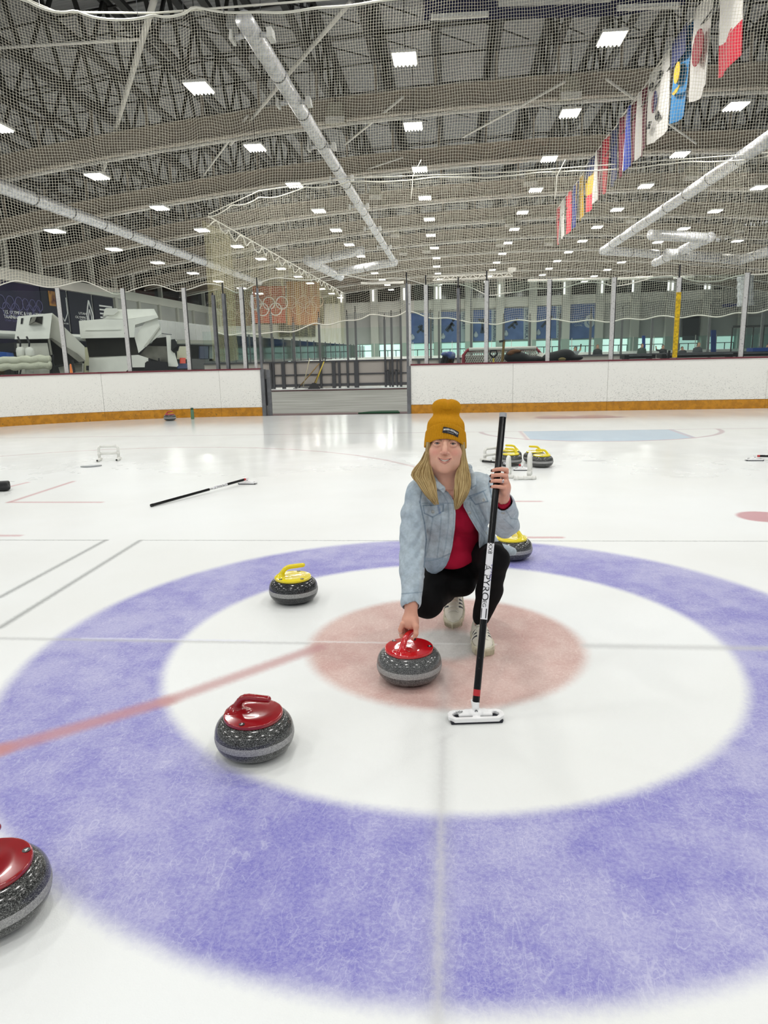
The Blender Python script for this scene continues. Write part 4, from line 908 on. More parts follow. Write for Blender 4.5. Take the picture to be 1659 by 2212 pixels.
# ------------------------------------------------------------------ TOOLS BY THE GATE
yel = mat('yellow_plastic_handle', '#C9B43A', .5); wood = mat('brown_wood_handle', '#8A6E3A', .6); pale = mat('pale_wood_handle', '#B9B296', .6)
def tool(lab, a, b, m_, cat='shovel', head=None, name='snow_shovel', r=.022):
    A_, B_ = P(*a, z=.08), P(*b, y=28.6); A_ = Vector((A_.x, min(A_.y, 28.4), .08)); t = thing(name, lab, cat, A_)
    MB().tube([A_, B_], r, 8).build('shaft', m_, t, smooth=True)
    if head == 'scoop':
        x, y = A_.x, A_.y; MB().hexa([(x-.28, y-.1, 0), (x+.28, y-.1, 0), (x+.28, y+.02, .02), (x-.28, y+.02, .02), (x-.08, y-.02, .26), (x+.08, y-.02, .26), (x+.06, y+.03, .26), (x-.06, y+.03, .26)]).build('scoop', blk, t)
        d = (B_-A_).normalized(); MB().tube([B_, B_+Vector((-.07, 0, .08)), B_+Vector((-.07, 0, .16)), B_+Vector((.07, 0, .16)), B_+Vector((.07, 0, .08)), B_], .018, 6).build('grip', blk, t)
    if head == 'squeegee':
        x, y = A_.x, A_.y; MB().tube([(x-.45, y-.02, .03), (x-.35, y, .06), (x+.35, y, .06), (x+.42, y-.02, .03)], .02, 6).build('blade', fsteel, t)
    if head == 'tip': MB().tube([A_, A_+(B_-A_)*.08], .035, 6).build('ferrule', blk, t)
    return t
tool('yellow-handled snow shovel with black scoop and grip', (691, 833), (700, 781), yel, head='scoop')
tool('brown wooden pole leaning left of the yellow shovel', (680, 829), (690, 785), wood, cat='pole', head='tip', name='wooden_pole')
tool('brown wooden pole leaning right of the yellow shovel', (704, 829), (697, 788), wood, cat='pole', head='tip', name='wooden_pole')
tool('pale-handled wide squeegee leaning on the far boards', (657, 836), (669, 774), pale, cat='squeegee', head='squeegee', name='floor_squeegee', r=.02)
q = P(691, 837, z=0); t = thing('snow_tray', 'flat white plastic tray on the floor under the shovels', 'tray', q); MB().box(q.x-.7, q.x+.75, q.y-.1, q.y+.45, -.03, .03).build('tray', wh, t)
tl = P(560, 838, z=0); mb = MB(); mb.box(-9, -1, 27.3, 27.7, -.035, .0); tag(mb.build('threshold_mat', mat('brown_rubber', '#5E4748')), 'dark brown rubber strip along the second rink boards', 'mat')
# ------------------------------------------------------------------ THINGS BEYOND THE BOARDS
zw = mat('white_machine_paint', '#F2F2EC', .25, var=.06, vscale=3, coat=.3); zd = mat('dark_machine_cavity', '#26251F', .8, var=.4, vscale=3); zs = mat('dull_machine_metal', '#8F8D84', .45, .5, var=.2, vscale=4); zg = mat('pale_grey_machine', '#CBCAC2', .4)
def px3(c, sx, ox, oy): return [(ox+a*sx, oy+b*sx) for a, b in c]
def slab(root, name, m, pts, sc, ox, oy, y, th, label=None):
    pp = px3(pts, sc, ox, oy); cxm = sum(p[0] for p in pp)/len(pp); d = P(cxm, 740, y=y)-Vector(CC); d.z = 0; d.normalize()
    q = [P(a, b, y=y) for a, b in pp]; return tag(fixn(MB().prism(q, d*th).build(name, m, root)), label)
t = thing('ice_resurfacer', 'large white ice resurfacer with raised snow tank, right of the pair', 'ice resurfacer', P(300, 812, y=19.5))
k = (.1869, 160, 640); Y = 19.2
slab(t, 'tank_cover', zw, [(55, 285), (330, 262), (610, 268), (960, 215), (975, 245), (820, 295), (705, 330), (695, 475), (75, 487)], *k, Y, 2.3)
slab(t, 'tank_top', zw, [(345, 258), (510, 150), (925, 145), (960, 215), (610, 266)], *k, Y+.25, 1.9)
slab(t, 'filler_cap', mat('white_plastic_cover', '#DADAD4', .3), [(340, 215), (350, 150), (370, 135), (500, 140), (515, 170), (460, 215)], *k, Y+.1, .6)
slab(t, 'tank_ridge', zw, [(130, 380), (540, 372), (540, 388), (130, 396)], *k, Y-.03, .05)
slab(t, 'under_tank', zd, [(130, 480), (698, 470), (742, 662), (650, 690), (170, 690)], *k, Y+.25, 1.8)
slab(t, 'tank_side', zw, [(703, 480), (820, 297), (963, 243), (1012, 430), (745, 655)], *k, Y+.12, .12)
slab(t, 'side_rib', zg, [(805, 580), (985, 345), (998, 352), (835, 585)], *k, Y+.06, .06)
slab(t, 'chassis', zw, [(172, 700), (650, 682), (745, 677), (860, 715), (860, 820), (655, 822), (600, 868), (172, 878)], *k, Y+.05, 2.1)
slab(t, 'chassis_strip', zd, [(172, 690), (650, 672), (650, 684), (172, 704)], *k, Y+.03, 1.9)
slab(t, 'engine_bay', zs, [(850, 575), (1068, 578), (1090, 760), (1000, 755), (860, 715), (760, 676)], *k, Y+.5, 1.2)
slab(t, 'engine_top', zd, [(930, 485), (1070, 470), (1070, 576), (880, 574)], *k, Y+.6, 1.0)
slab(t, 'conditioner_column', zw, [(1063, 450), (1110, 450), (1205, 800), (1190, 815), (1090, 810)], *k, Y+.2, .9)
slab(t, 'control_box', blk, [(1120, 500), (1165, 495), (1190, 540), (1185, 630), (1120, 625)], *k, Y+.1, .3)
slab(t, 'conditioner_skirt', blk, [(820, 770), (845, 750), (858, 752), (858, 715), (874, 715), (878, 748), (970, 752), (972, 715), (988, 715), (992, 752), (1070, 760), (1085, 850), (815, 855)], *k, Y+.02, .4)
mb = MB(); 
for i in range(5): mb.tube([P(160+(1150+i*12)*.1869, 640+600*.1869, y=Y+.15), P(160+(1215-i*3)*.1869, 640+(575+i*12)*.1869, y=Y+.0), P(160+(1130+i*6)*.1869, 640+(625+i*6)*.1869, y=Y+.15)], .02, 5)
mb.build('hoses', blk, t)
slab(t, 'roof_light_strip', steel, [(1012, 425), (1130, 440), (1130, 447), (1012, 433)], *k, Y+.3, .1)
for px in (215, 345):
    c = P(px, 815, y=Y+.4); MB().tube([(c.x, Y+.15, .38), (c.x, Y+.55, .38)], .38, 18).build('wheel', blk, t, smooth=True)
t = thing('ice_resurfacer', 'tilted boxy white ice resurfacer with vent hood, left of the pair', 'ice resurfacer', P(90, 812, y=18.5))
k = (.1447, 0, 640); Y = 18.0
slab(t, 'tank_front', zw, [(265, 300), (780, 250), (735, 632), (218, 642)], *k, Y, .08)
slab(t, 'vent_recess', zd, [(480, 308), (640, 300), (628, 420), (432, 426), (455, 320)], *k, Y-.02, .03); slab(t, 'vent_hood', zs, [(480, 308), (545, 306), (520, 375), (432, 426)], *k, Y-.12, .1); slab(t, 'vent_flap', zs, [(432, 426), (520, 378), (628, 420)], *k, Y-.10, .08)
slab(t, 'slot_window', blk, [(315, 328), (348, 325), (336, 412), (306, 414)], *k, Y-.02, .03)
slab(t, 'tank_side', zg, [(780, 250), (885, 335), (960, 460), (1262, 750), (1275, 965), (770, 620), (735, 632)], *k, Y+.35, .1)
slab(t, 'tank_bottom_edge', zs, [(735, 632), (770, 620), (1155, 855), (1275, 965), (1180, 985)], *k, Y+.2, 1.2)
slab(t, 'tank_body', zg, [(300, 300), (775, 262), (740, 600), (260, 620)], *k, Y+.1, 1.9)
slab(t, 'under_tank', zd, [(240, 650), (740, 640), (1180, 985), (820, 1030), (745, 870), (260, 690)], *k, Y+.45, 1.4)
slab(t, 'cabinet', zg, [(250, 705), (708, 697), (745, 905), (740, 1160), (265, 1160)], *k, Y+.12, 1.5)
slab(t, 'hinge_strip', zs, [(712, 640), (745, 640), (785, 870), (752, 880)], *k, Y+.02, .15)
slab(t, 'rear_box', zg, [(870, 1060), (1080, 1010), (1230, 985), (1235, 1130), (900, 1150)], *k, Y+.7, .8); slab(t, 'grille', zs, [(1115, 1015), (1222, 1012), (1222, 1120), (1118, 1122)], *k, Y+.66, .04)
for px in (322, 455):
    q = P(px*.1447, 640+905*.1447, y=Y-.3); top = P(px*.1447, 640+755*.1447, y=Y-.3).z; r = .135
    MB().lathe([(0, 0), (r*.9, 0), (r, .05), (r, top-q.z-.12), (r*.85, top-q.z-.04), (r*.4, top-q.z), (0, top-q.z)], 18, q).build('gas_tank', mat('white_tank', '#D6D6D0', .35), t, smooth=True)
    MB().tube([q+Vector((0, 0, top-q.z)), q+Vector((.02, 0, top-q.z+.12)), q+Vector((-.1, .1, top-q.z+.3))], .03, 6).build('gas_hose', blk, t)
q0, q1 = P(0, 785, y=Y-.5), P(107, 781, y=Y-.5)
for dz, m_ in ((.07, mat('rolled_white_towel', '#C6C7B5', .95, bump=1, bscale=30)), (-.10, None)):
    pts = [q0.lerp(q1, i/14)+Vector((-.4*(1-i/14), 0, dz+.02*math.sin(i*1.7))) for i in range(15)]; MB().tube(pts, [.12+.015*math.sin(i*2.3) for i in range(15)], 10).build('rolled_cover', MATS['rolled_white_towel'], t, smooth=True)
for a, b, c, d in ((770, 900, 770, 1150), (795, 870, 790, 1150), (210, 1050, 230, 1160), (265, 1050, 262, 1160), (320, 1040, 300, 1160)): MB().tube([P(a*k[0], 640+b*k[0], y=Y-.3), P(c*k[0], 640+d*k[0], y=Y-.3)], .028, 6).build('black_hose', blk, t)
MB().tube([P(430*k[0], 640+1040*k[0], y=Y-.2), P(440*k[0], 640+1150*k[0], y=Y-.2)], .12, 12).build('white_cylinder', MATS['white_tank'], t, smooth=True)
MB().bar(P(1080*k[0], 640+950*k[0], y=Y-.1), P(1110*k[0], 640+1140*k[0], y=Y-.1), .05).build('black_strut', blk, t)
c = P(80, 815, y=Y+.5); 
for dx in (-.8, .9): MB().tube([(c.x+dx, Y+.3, .36), (c.x+dx, Y+.7, .36)], .36, 18).build('wheel', blk, t, smooth=True)
t = thing('dark_equipment', 'dark equipment rack with blue case at the left edge', 'equipment', P(15, 812, y=19.5))
pq([(0, 742), (30, 740), (32, 760), (0, 762)], blk, 'rack_top', t, y=20.5, th=.5); pq([(-10, 760), (14, 762), (16, 776), (-10, 778)], mat('blue_case', '#1E4FA0', .5), 'blue_case', t, y=20.2, th=.4); pq([(2, 758), (26, 758), (24, 815), (4, 815)], zd, 'rack_frame', t, y=20.6, th=.4)
# pale post between the machines, orange cone light
t = thing('cabinet', 'small grey electrical cabinet between the two ice resurfacers', 'cabinet', P(175, 812, y=22.6)); pq([(183, 750), (192, 750), (195, 857), (181, 857)], mat('pale_cream_panel', '#B9B79A', .6), 'door', t, y=22.6, th=.4); pq([(160, 787), (180, 785), (181, 857), (160, 857)], zg, 'side_box', t, y=22.6, th=.4); pq([(186, 790), (192, 790), (192, 800), (186, 800)], blk, 'meter', t, y=22.5, th=.1)
t = thing('traffic_cone', 'small orange cone behind the boards at left', 'cone', P(155, 815, y=16.5)); q = P(155, 812, y=16.5); MB().lathe([(0, 0), (.16, 0), (.14, .04), (.02, q.z+.33), (0, q.z+.34)], 14, (q.x, 16.5, 0)).build('cone_body', mat('orange_cone', '#E0742A', .5), t, smooth=True)
# hockey goal behind right boards
gx0_, gx1_ = P(1001, 780, y=15.75).x, P(1166, 780, y=15.75).x; gz = P(1080, 755, y=15.75).z
t = thing('hockey_goal', 'hockey goal with white net and red posts standing behind the right boards', 'goal', ((gx0_+gx1_)/2, 15.8, 0))
rp = mat('red_goal_pipe', '#A02F3E', .4); gn = mat('white_goal_net', '#ECE8E0', .8)
MB().tube([(gx0_, 15.6, 0), (gx0_, 15.6, gz-.12), (gx0_+.1, 15.65, gz), (gx1_-.1, 15.65, gz), (gx1_, 15.6, gz-.12), (gx1_, 15.6, 0)], .045, 10).build('goal_frame', rp, t, smooth=True)
MB().tube([(gx0_+.14, 15.56, gz+.02), (gx1_-.12, 15.56, gz+.02)], .045, 8).build('lacing', gn, t, smooth=True)
MB().tube([(gx1_, 15.57, .4), (gx1_, 15.57, gz-.1)], .055, 8).build('lacing', gn, t, smooth=True)
MB().tube([(gx0_, 15.6, .1), (gx0_+.3, 16.4, .1), (gx1_-.3, 16.4, .1), (gx1_, 15.6, .1)], .04, 8).build('base_frame', rp, t, smooth=True)
MB().tube([(gx0_+.1, 15.65, gz-.03), (gx0_+.3, 16.0, gz-.05), (gx1_-.3, 16.0, gz-.05), (gx1_-.1, 15.65, gz-.03)], .03, 8).build('top_shelf', mat('white_pad', '#DAD6CF', .6), t, smooth=True)
polys = []; W_ = gx1_-gx0_; n = 34
def gp(u, v): return (gx0_+W_*u, 15.62+.03*math.sin(u*20)+.5*math.sin(math.pi*u)*.4*(1-v), gz*v)
for i in range(-14, n+1):
    a = [(gp((i+j)/n, j/14)) for j in range(15) if 0 <= (i+j)/n <= 1]; b = [(gp((i+14-j)/n, j/14)) for j in range(15) if 0 <= (i+14-j)/n <= 1]
    for q in (a, b):
        if len(q) > 2: polys.append((q, (0, 1, 0)))
me = strands(polys, .013); me.materials.append(gn); o = bpy.data.objects.new('goal_net', me); link(o, t); o['kind'] = 'stuff'
MB().box(gx0_+.05, gx1_-.05, 15.95, 15.97, .1, gz-.15).build('canvas_back', mat('dark_canvas', '#6E6A64', .9), t)
# bags, bin, tools behind boards
bagm = mat('black_bag_cloth', '#16171A', .7, bump=.4, bscale=20); tan = mat('tan_cloth', '#8A7A4E', .8); denimd = mat('dark_green_cloth', '#1E2422', .85)
def heap(lab, cat, name, spec, m, hv=.03, extra=()):
    cs = np.array([c for c, r in spec]); rs = max(max(r) for c, r in spec); v = Vol(cs.min(0)-rs-.1, cs.max(0)+rs+.1, hv)
    for c, r in spec: v.ell(c, r, k=.08)
    t = thing(name, lab, cat, (cs[:, 0].mean(), cs[:, 1].mean(), 0)); vol_build(v, 'bag_body' if 'bag' in name else 'cloth_heap', m, t, 1)
    for spec2, m2, nm in extra:
        cs = np.array([c for c, r in spec2]); rs = max(max(r) for c, r in spec2); v = Vol(cs.min(0)-rs-.05, cs.max(0)+rs+.05, hv*.7)
        for c, r in spec2: v.ell(c, r, k=.05)
        vol_build(v, nm, m2, t, 1)
    return t
def E_(px, py, y, rx, rz, ry=.25): p = P(px, py, y=y); return ((p.x, p.y, p.z), (rx, ry, rz))
YT = 15.05
tb = thing('bench_table', 'low dark shelf holding bags behind the right boards', 'table', (4, YT, 0))
MB().box(1.2, 5.0, YT-.3, YT+.3, .95, 1.0).build('shelf_top', dark, tb)
for x in (1.25, 3.1, 4.95): MB().box(x-.03, x+.03, YT-.25, YT+.25, 0, .95).build('leg', dark, tb)
heap('black peaked bag with tan cloth in front of the goal', 'bag', 'equipment_bag', [E_(1115, 772, YT, .30, .14, .2), E_(1150, 776, YT, .3, .08, .2), E_(1108, 764, YT, .15, .12, .15)], bagm, .03, [([E_(1113, 759, YT-.1, .15, .05, .1), E_(1103, 764, YT-.12, .1, .05, .08)], mat('rust_cloth', '#6E4526', .8), 'cloth_fold')])
heap('pile of black bags right of the goal', 'bag', 'equipment_bag', [E_(1195, 773, YT, .25, .12, .2), E_(1222, 765, YT, .2, .12, .2), E_(1240, 773, YT, .22, .07, .2), E_(1210, 770, YT, .3, .12, .2), E_(1185, 776, YT, .15, .1, .2)], bagm, .03, [([E_(1214, 776, YT-.18, .1, .05, .08)], tan, 'tan_patch')])
t = thing('trash_bin', 'dark bin with blue and grey bag tipped behind the right boards', 'bin', P(962, 800, y=15.2)); q = [P(a, b, y=15.2) for a, b in ((957, 765), (982, 776), (972, 800), (948, 796))]; q[2].z = q[3].z = 0; q[2].x -= .25; q[3].x -= .3
o = MB().prism([(v.x, 15.1, v.z) for v in q], (0, .4, 0)).build('bin_body', blk, t); fixn(o)
for i in range(4): a = q[0].lerp(q[1], (i+.5)/4); b = q[3].lerp(q[2], (i+.5)/4); MB().tube([(a.x, 15.08, a.z), (b.x, 15.08, b.z)], .018, 5).build('bin_rib', dark, t)
v = Vol(np.array(q[0])-.5, np.array(q[0])+.9, .03); v.ell(P(968, 765, y=15.2), (.19, .2, .07), k=.05); v.ell(P(975, 771, y=15.15), (.1, .18, .08), k=.05); vol_build(v, 'bin_bag', mat('blue_grey_plastic_bag', '#5A6A8A', .4, var=.7, vscale=9, col2='#2A4596'), t, 1)
t = thing('scraper', 'short-handled black tool hooked behind boards before the goal net', 'tool', P(1066, 785, y=14.6)); a, b = P(1066, 800, y=14.6), P(1066, 773, y=14.6)
MB().tube([(a.x, 14.6, 0), b], .022, 8).build('shaft', yel, t, smooth=True); MB().tube([b, b+Vector((-.09, 0, .09)), b+Vector((-.07, 0, .17)), b+Vector((.07, 0, .17)), b+Vector((.09, 0, .09)), b], .025, 6).build('grip', blk, t)
t = thing('wooden_pole', 'brown wooden pole leaning against the goal', 'pole', P(1085, 785, y=14.7)); a, b = P(1084, 790, y=14.7), P(1089, 736, y=14.7)
MB().tube([(a.x-.02, 14.7, .0), a, b], .03, 8).build('shaft', wood, t); MB().bar(b+Vector((-.12, 0, -.02)), b+Vector((.02, 0, 0)), .05).build('pole_tip', blk, t)
for (a, b, c, d, m_, lab, nm) in ((1345, 771, 1412, 765, 'dark', 'long dark bench behind boards near the yellow post', 'low_bench'), (1425, 771, 1585, 764, 'dark', 'long black tray with silver edge behind the right boards', 'low_bench'), (1590, 765, 1700, 754, 'blk', 'black covered bench at the right edge', 'low_bench')):
    q0, q1 = P(a, b, y=15.4), P(c, d, y=15.4); t = thing(nm, lab, 'bench', ((q0.x+q1.x)/2, 15.4, 0)); zt0 = max(q0.z, 1.28)
    MB().box(q0.x, q1.x, 15.2, 15.7, zt0-.1, zt0).build('bench_top', bagm, t); MB().box(q0.x+.1, q1.x-.1, 15.17, 15.2, zt0-.04, zt0-.01).build('metal_edge', steel, t)
    for x in (q0.x+.1, q1.x-.1): MB().box(x-.03, x+.03, 15.25, 15.6, 0, zt0-.1).build('leg', dark, t)
t = thing('hockey_stick_bag', 'blue padded cover lying on the bench at the right edge', 'cover', P(1640, 757, y=15.4)); q0, q1 = P(1621, 757, y=15.4), P(1700, 752, y=15.4); MB().box(q0.x, q1.x, 15.25, 15.65, max(q0.z-.04, 1.29), q0.z+.06).build('padded_cover', mat('blue_padding', '#24468F', .6), t)
MB().bar(P(1443, 777, y=14.45), P(1446, 757, y=14.45), .05).build('black_stick', blk, tb)
# players' bench shelter far right, doors in far wall
t = thing('glass_shelter', 'glass-walled shelter with dark roof edge at far right', 'shelter', P(1650, 760, y=40))
YS = 40; q0, q1 = P(1583, 708, y=YS), P(1720, 703, y=YS); MB().box(q0.x, q1.x, YS, YS+.2, q0.z, q0.z+.12).build('roof_edge', dark, t)
for i in range(7): x = q0.x+(q1.x-q0.x)*i/6; MB().box(x-.03, x+.03, YS, YS+.08, 0, q0.z).build('post', dark, t)
for i in range(6): x = q0.x+(q1.x-q0.x)*i/6; MB().box(x+.05, x+.53, YS+.03, YS+.05, .6, q0.z-.05).build('glass_pane', green, t)
MB().box(q0.x, q1.x, YS+.1, YS+.2, 0, .9).build('lower_panel', blk, t)
pq([(1474, 684), (1474, 735), (1509, 735), (1511, 683)], mat('dark_opening', '#3C3E3E', .6), 'door_leaf', wb, y=FY-.42, th=.05); pq([(1450, 685), (1450, 735), (1468, 735), (1468, 684)], MATS['dark_opening'], 'side_leaf', wb, y=FY-.42, th=.05)
for a, b, c, d in ((1537, 713, 1547, 778), (1388, 725, 1394, 779)):
    t = thing('blue_pad', 'tall blue pad at the far right beside the doorway' if a > 1500 else 'narrow blue pad standing before the bright doors', 'pad', P(a, d, y=86)); pq([(a, b), (a, d), (c, d), (c, b)], mat('blue_padding', '#24468F', .6), 'pad_body', t, y=86, th=.3)
# pipes and silver riser on the far right
for i, px in enumerate((1560, 1567, 1574, 1580)): MB().tube([P(px, 655, y=FY-.6), P(px+2, 600, y=FY-.6)], .12, 6).build('riser_pipe', colm, wb)
pq([(1560, 657), (1560, 664), (1592, 662), (1592, 655)], mat('blue_box', '#2E3F86', .6), 'blue_box', wb, y=FY-.5, th=.2)
t = thing('vertical_duct', 'vertical crinkled silver duct at the far right beside the last post', 'duct', P(1612, 660, y=60)); MB().tube([P(1610, 661+i*-6, y=60) for i in range(12)], [.62+.04*math.sin(i*2) for i in range(12)], 12).build('duct_tube', silver, t, smooth=True); q = P(1610, 598, y=60); MB().tube([q, (q.x, 60, roofz(q.x)+2.3)], .05, 6).build('duct_hanger', dark, t)
# people on the far ice (y about 34)
def skater(px, pyh, y, lab, top, trou, pose, hair='#3A2B20'):
    h = P(px, pyh, y=y); fx = h.x; H = h.z; t = thing('person', lab, 'person', (fx, y, 0)); hv = .022
    v = Vol((fx-.7, y-.6, -.02), (fx+.7, y+.6, 2.2), hv); L = pose.get('lean', 0); hip = (fx, y, H*.52); ch = (fx+L, y-.03, H*.78); nk = (fx+L*1.2, y-.04, H*.86); hd = (fx+L*1.4, y-.05, H*.93)
    v.cap(hip, ch, .14, .17, k=.04, flat=((0, 1, 0), .75)); v.cap(ch, nk, .12, .055, k=.04); v.ell(hd, (.075, .09, .11), k=.015); v.ell((hd[0]+.0, hd[1]-.09, hd[2]-.01), (.012, .02, .02), k=.01)
    for sx in (-1, 1):
        k_ = (fx+sx*.11, y-.08, H*.28); a_ = (fx+sx*.12, y, .09); v.cap((fx+sx*.08, y, H*.5), k_, .09, .065, k=.03); v.cap(k_, a_, .06, .042, k=.02); v.cap(a_, (a_[0], a_[1]-.17, .04), .045, .035, k=.02)
        sh = (ch[0]+sx*.16, y-.02, H*.81); e_ = pose.get('e%d' % sx, (.06, -.02, -.28)); w_ = pose.get('w%d' % sx, (.02, -.12, -.24))
        el = (sh[0]+sx*e_[0], sh[1]+e_[1], sh[2]+e_[2]); wr = (el[0]+sx*w_[0], el[1]+w_[1], el[2]+w_[2]); v.cap(sh, el, .055, .045, k=.03); v.cap(el, wr, .042, .03, k=.01); v.ell(wr, (.04, .03, .05), k=.01)
    skin = np.array(C_('#B58A74')[:3]); tc_, pc_, hc_ = [np.array(C_(q)[:3]) for q in (top, trou, hair)]
    def colf(p):
        c = np.tile(tc_, (len(p), 1)); c[p[:, 2] < H*.5] = pc_; c[p[:, 2] > H*.865] = skin; m_ = (p[:, 2] > H*.93) & (p[:, 1] > hd[1]-.06) | (p[:, 2] > H*.965); c[m_] = hc_; c[p[:, 2] < .1] = (.05, .05, .05)
        for sx in (-1, 1): pass
        return c
    vol_build(v, 'body', tintm, t, 1, colf); return t
tintm = bpy.data.materials.new('cloth_and_skin_colours'); tintm.use_nodes = True
_n = NT(tintm.node_tree); _a = _n.n('ShaderNodeVertexColor'); _a.layer_name = 'tint'; _n.put(tintm.node_tree.nodes['Principled BSDF'].inputs[0], _a.outputs[0]); tintm.node_tree.nodes['Principled BSDF'].inputs['Roughness'].default_value = .7
up = {'e1': (.1, -.05, .12), 'w1': (.02, -.02, .26), 'lean': .02}
skater(1241, 748, 34, 'person in grey top and black trousers raising one arm on the far ice', '#8B8C90', '#17181A', up)
skater(1293, 743, 34, 'person in black jacket standing side-on right of the raised-arm skater', '#26262A', '#15161A', {'lean': -.04}, '#6A4A30')
skater(1387, 741, 36, 'person in dark green coat before the narrow blue pad', '#39443E', '#1A1C1C', {})
skater(1432, 744, 36, 'person in black with an arm out, left of the yellow post', '#141518', '#141518', {'e-1': (.16, -.03, .02), 'w-1': (.05, -.03, .18)})
skater(1503, 739, 33, 'person in dark grey leaning forward right of the yellow post', '#3E3F44', '#202124', {'lean': .1}, '#8A6A48')
skater(1480, 748, 38, 'person in black and white bent over beside the leaning person', '#2A2B30', '#101114', {'lean': -.12})
skater(1659, 741, 36, 'person at the right edge of the photo behind the glass shelter', '#2A2A2E', '#1A1A1C', {})
# ------------------------------------------------------------------ CURLING STONES
def granite(name, base, light, darkc, rough=.14):
    m = bpy.data.materials.new(name); m.use_nodes = True; N = NT(m.node_tree); b = m.node_tree.nodes['Principled BSDF']; tc = N.n('ShaderNodeTexCoord').outputs['Object']
    n1 = N.noise(tc, 260, 3, .7); n2 = N.noise(tc, 420, 2, .6)
    c = N.mix(N.sm(n1, .45, .58), C_(darkc), C_(base)); c = N.mix(N.sm(n2, .57, .64), c, C_(light)); N.put(b.inputs[0], c); b.inputs['Roughness'].default_value = rough; return m
g_dark = granite('dark_polished_granite', '#4A4B49', '#9A9C99', '#1E1F1F'); g_mid = granite('grey_polished_granite', '#5F6161', '#9A9C9A', '#363738'); g_blk = granite('black_polished_granite', '#2B2C2C', '#74767A', '#121212')
band = granite('matte_granite_band', '#A4A4A2', '#BEBEBC', '#858585', .7)
redh = mat('red_glossy_handle', '#C4121C', .13, coat=.6); dredh = mat('dark_red_glossy_handle', '#8E1019', .16, coat=.5); yelh = mat('yellow_glossy_handle', '#E8D416', .2, coat=.5); farred = mat('rose_red_handle', '#A8303C', .3)
gold = mat('dark_joint', '#2A1A10', .6)
HV = None
def handle_mesh(m, parent, cx, cy, ang):
    global HV
    if HV is None:
        v = Vol((-.125, -.125, .10), (.125, .125, .215), .0022)
        v.fn(lambda X: np.maximum(np.maximum(np.hypot(X[..., 0], X[..., 1])-.108, np.abs(X[..., 2]-.1215)-.0065-.006*np.cos(np.clip(np.hypot(X[..., 0], X[..., 1])/.108, 0, 1)*1.5)), -1), (-.12, -.12, .1), (.12, .12, .15), 0, 'add')
        v.ell((-.012, 0, .139), (.075, .055, .009), k=.008, mode='sub')
        v.chain([((-.078, 0, .122), .022), ((-.070, 0, .138), .0170), ((-.062, 0, .152), .0145), ((-.052, 0, .166), .0136), ((-.042, 0, .176), .0135), ((-.029, 0, .183), .0135), ((-.014, 0, .1865), .0135), ((.02, 0, .188), .0135), ((.064, 0, .190), .0125)], k=.0012, flat=((0, 1, 0), 1.0))
        v.cap((-.085, 0, .124), (-.03, 0, .124), .014, .008, k=.02); v.cap((-.075, -.02, .122), (-.075, .02, .122), .012, .012, k=.02)
        a, f = v.nets(); HV = (relax(a, f, 3), f)
    M = Matrix.Translation((cx, cy, .0235)) @ Matrix.Rotation(ang, 4, 'Z')
    return make_mesh('handle', [HV], m, parent, None, M)
PROF = [(.0, .0), (.060, .0), (.068, .001), (.090, .005), (.110, .012), (.127, .023), (.138, .038), (.1432, .052), (.1440, .058)]
PROF2 = [(.1440, .058), (.1449, .0615), (.1455, .068), (.1455, .074), (.1449, .080), (.1440, .0835)]
PROF3 = [(.1440, .0835), (.1432, .092), (.1405, .103), (.1355, .114), (.128, .124), (.118, .132), (.107, .1375), (0, .139)]
def stone(cx, cy, ang, hm, gm, lab, badges=(), txt_='3', group=None):
    t = thing('curling_stone', lab, 'curling stone', (cx, cy, 0))
    MB().lathe(PROF, 72, (cx, cy, 0)).build('lower_body', gm, t, smooth=True, angle=.9); MB().lathe(PROF2, 72, (cx, cy, 0)).build('striking_band', band, t, smooth=True, angle=.9, label='lighter matte striking band'); MB().lathe(PROF3, 72, (cx, cy, 0)).build('stone_body', gm, t, smooth=True, angle=.9)
    h = handle_mesh(hm, t, cx, cy, ang)
    for a in badges:
        x, y = cx+.092*math.cos(a), cy+.092*math.sin(a); z = .145+.0065+.006*math.cos(.092/.108*1.5)-.0005
        MB().lathe([(0, 0), (.0105, 0), (.0105, .0018), (0, .0018)], 20, (x, y, z)).build('badge', MATS['badge_black'], h)
        b = text(txt_, .019, MATS['badge_white'], h, frame((x-.0055, y-.0065, z+.0023), (1, 0, 0), (0, 1, 0)), 'badge_number', .0004)
    return t
mat('badge_black', '#101012', .3); mat('badge_white', '#E8E8E8', .3)
z0_ = lambda a, b: P(a, b, z=0)
def at_stone(px, py): p = P(px, py, z=.071); return p.x, p.y   # py: image height of the stone's centre
hx, hy = at_stone(884, 1433); stone(hx, hy, math.radians(68), redh, g_mid, 'grey curling stone with bright red handle held by the crouching person', [math.radians(a) for a in (2, 140, 248)], '3')
rx, ry = at_stone(550, 1582); stone(rx, ry, math.radians(-14), dredh, g_dark, 'curling stone with dark red handle nearest the camera inside the white ring', [math.radians(a) for a in (-100, 150)], '3')
yx, yy = at_stone(634, 1272); stone(yx, yy, math.radians(18), yelh, g_blk, 'curling stone with yellow handle alone on the inner edge of the blue ring', [math.radians(a) for a in (-128, -42, 80)], '1')
cx_, cy_ = at_stone(-18, 1925); stone(cx_, cy_, math.radians(97), dredh, g_dark, 'curling stone cut by the left edge of the photo', [math.radians(a) for a in (38, 158, 278)], '4')
bx_, by_ = at_stone(1105, 1184); stone(bx_, by_, math.radians(150), yelh, g_dark, 'yellow-handled curling stone half hidden behind the elbow of the person', [], '5')
a1 = at_stone(1170, 996); stone(a1[0], a1[1], math.radians(172), yelh, g_dark, 'front one of two yellow-handled curling stones right of the white pipe frame', [math.radians(-95)], '2')
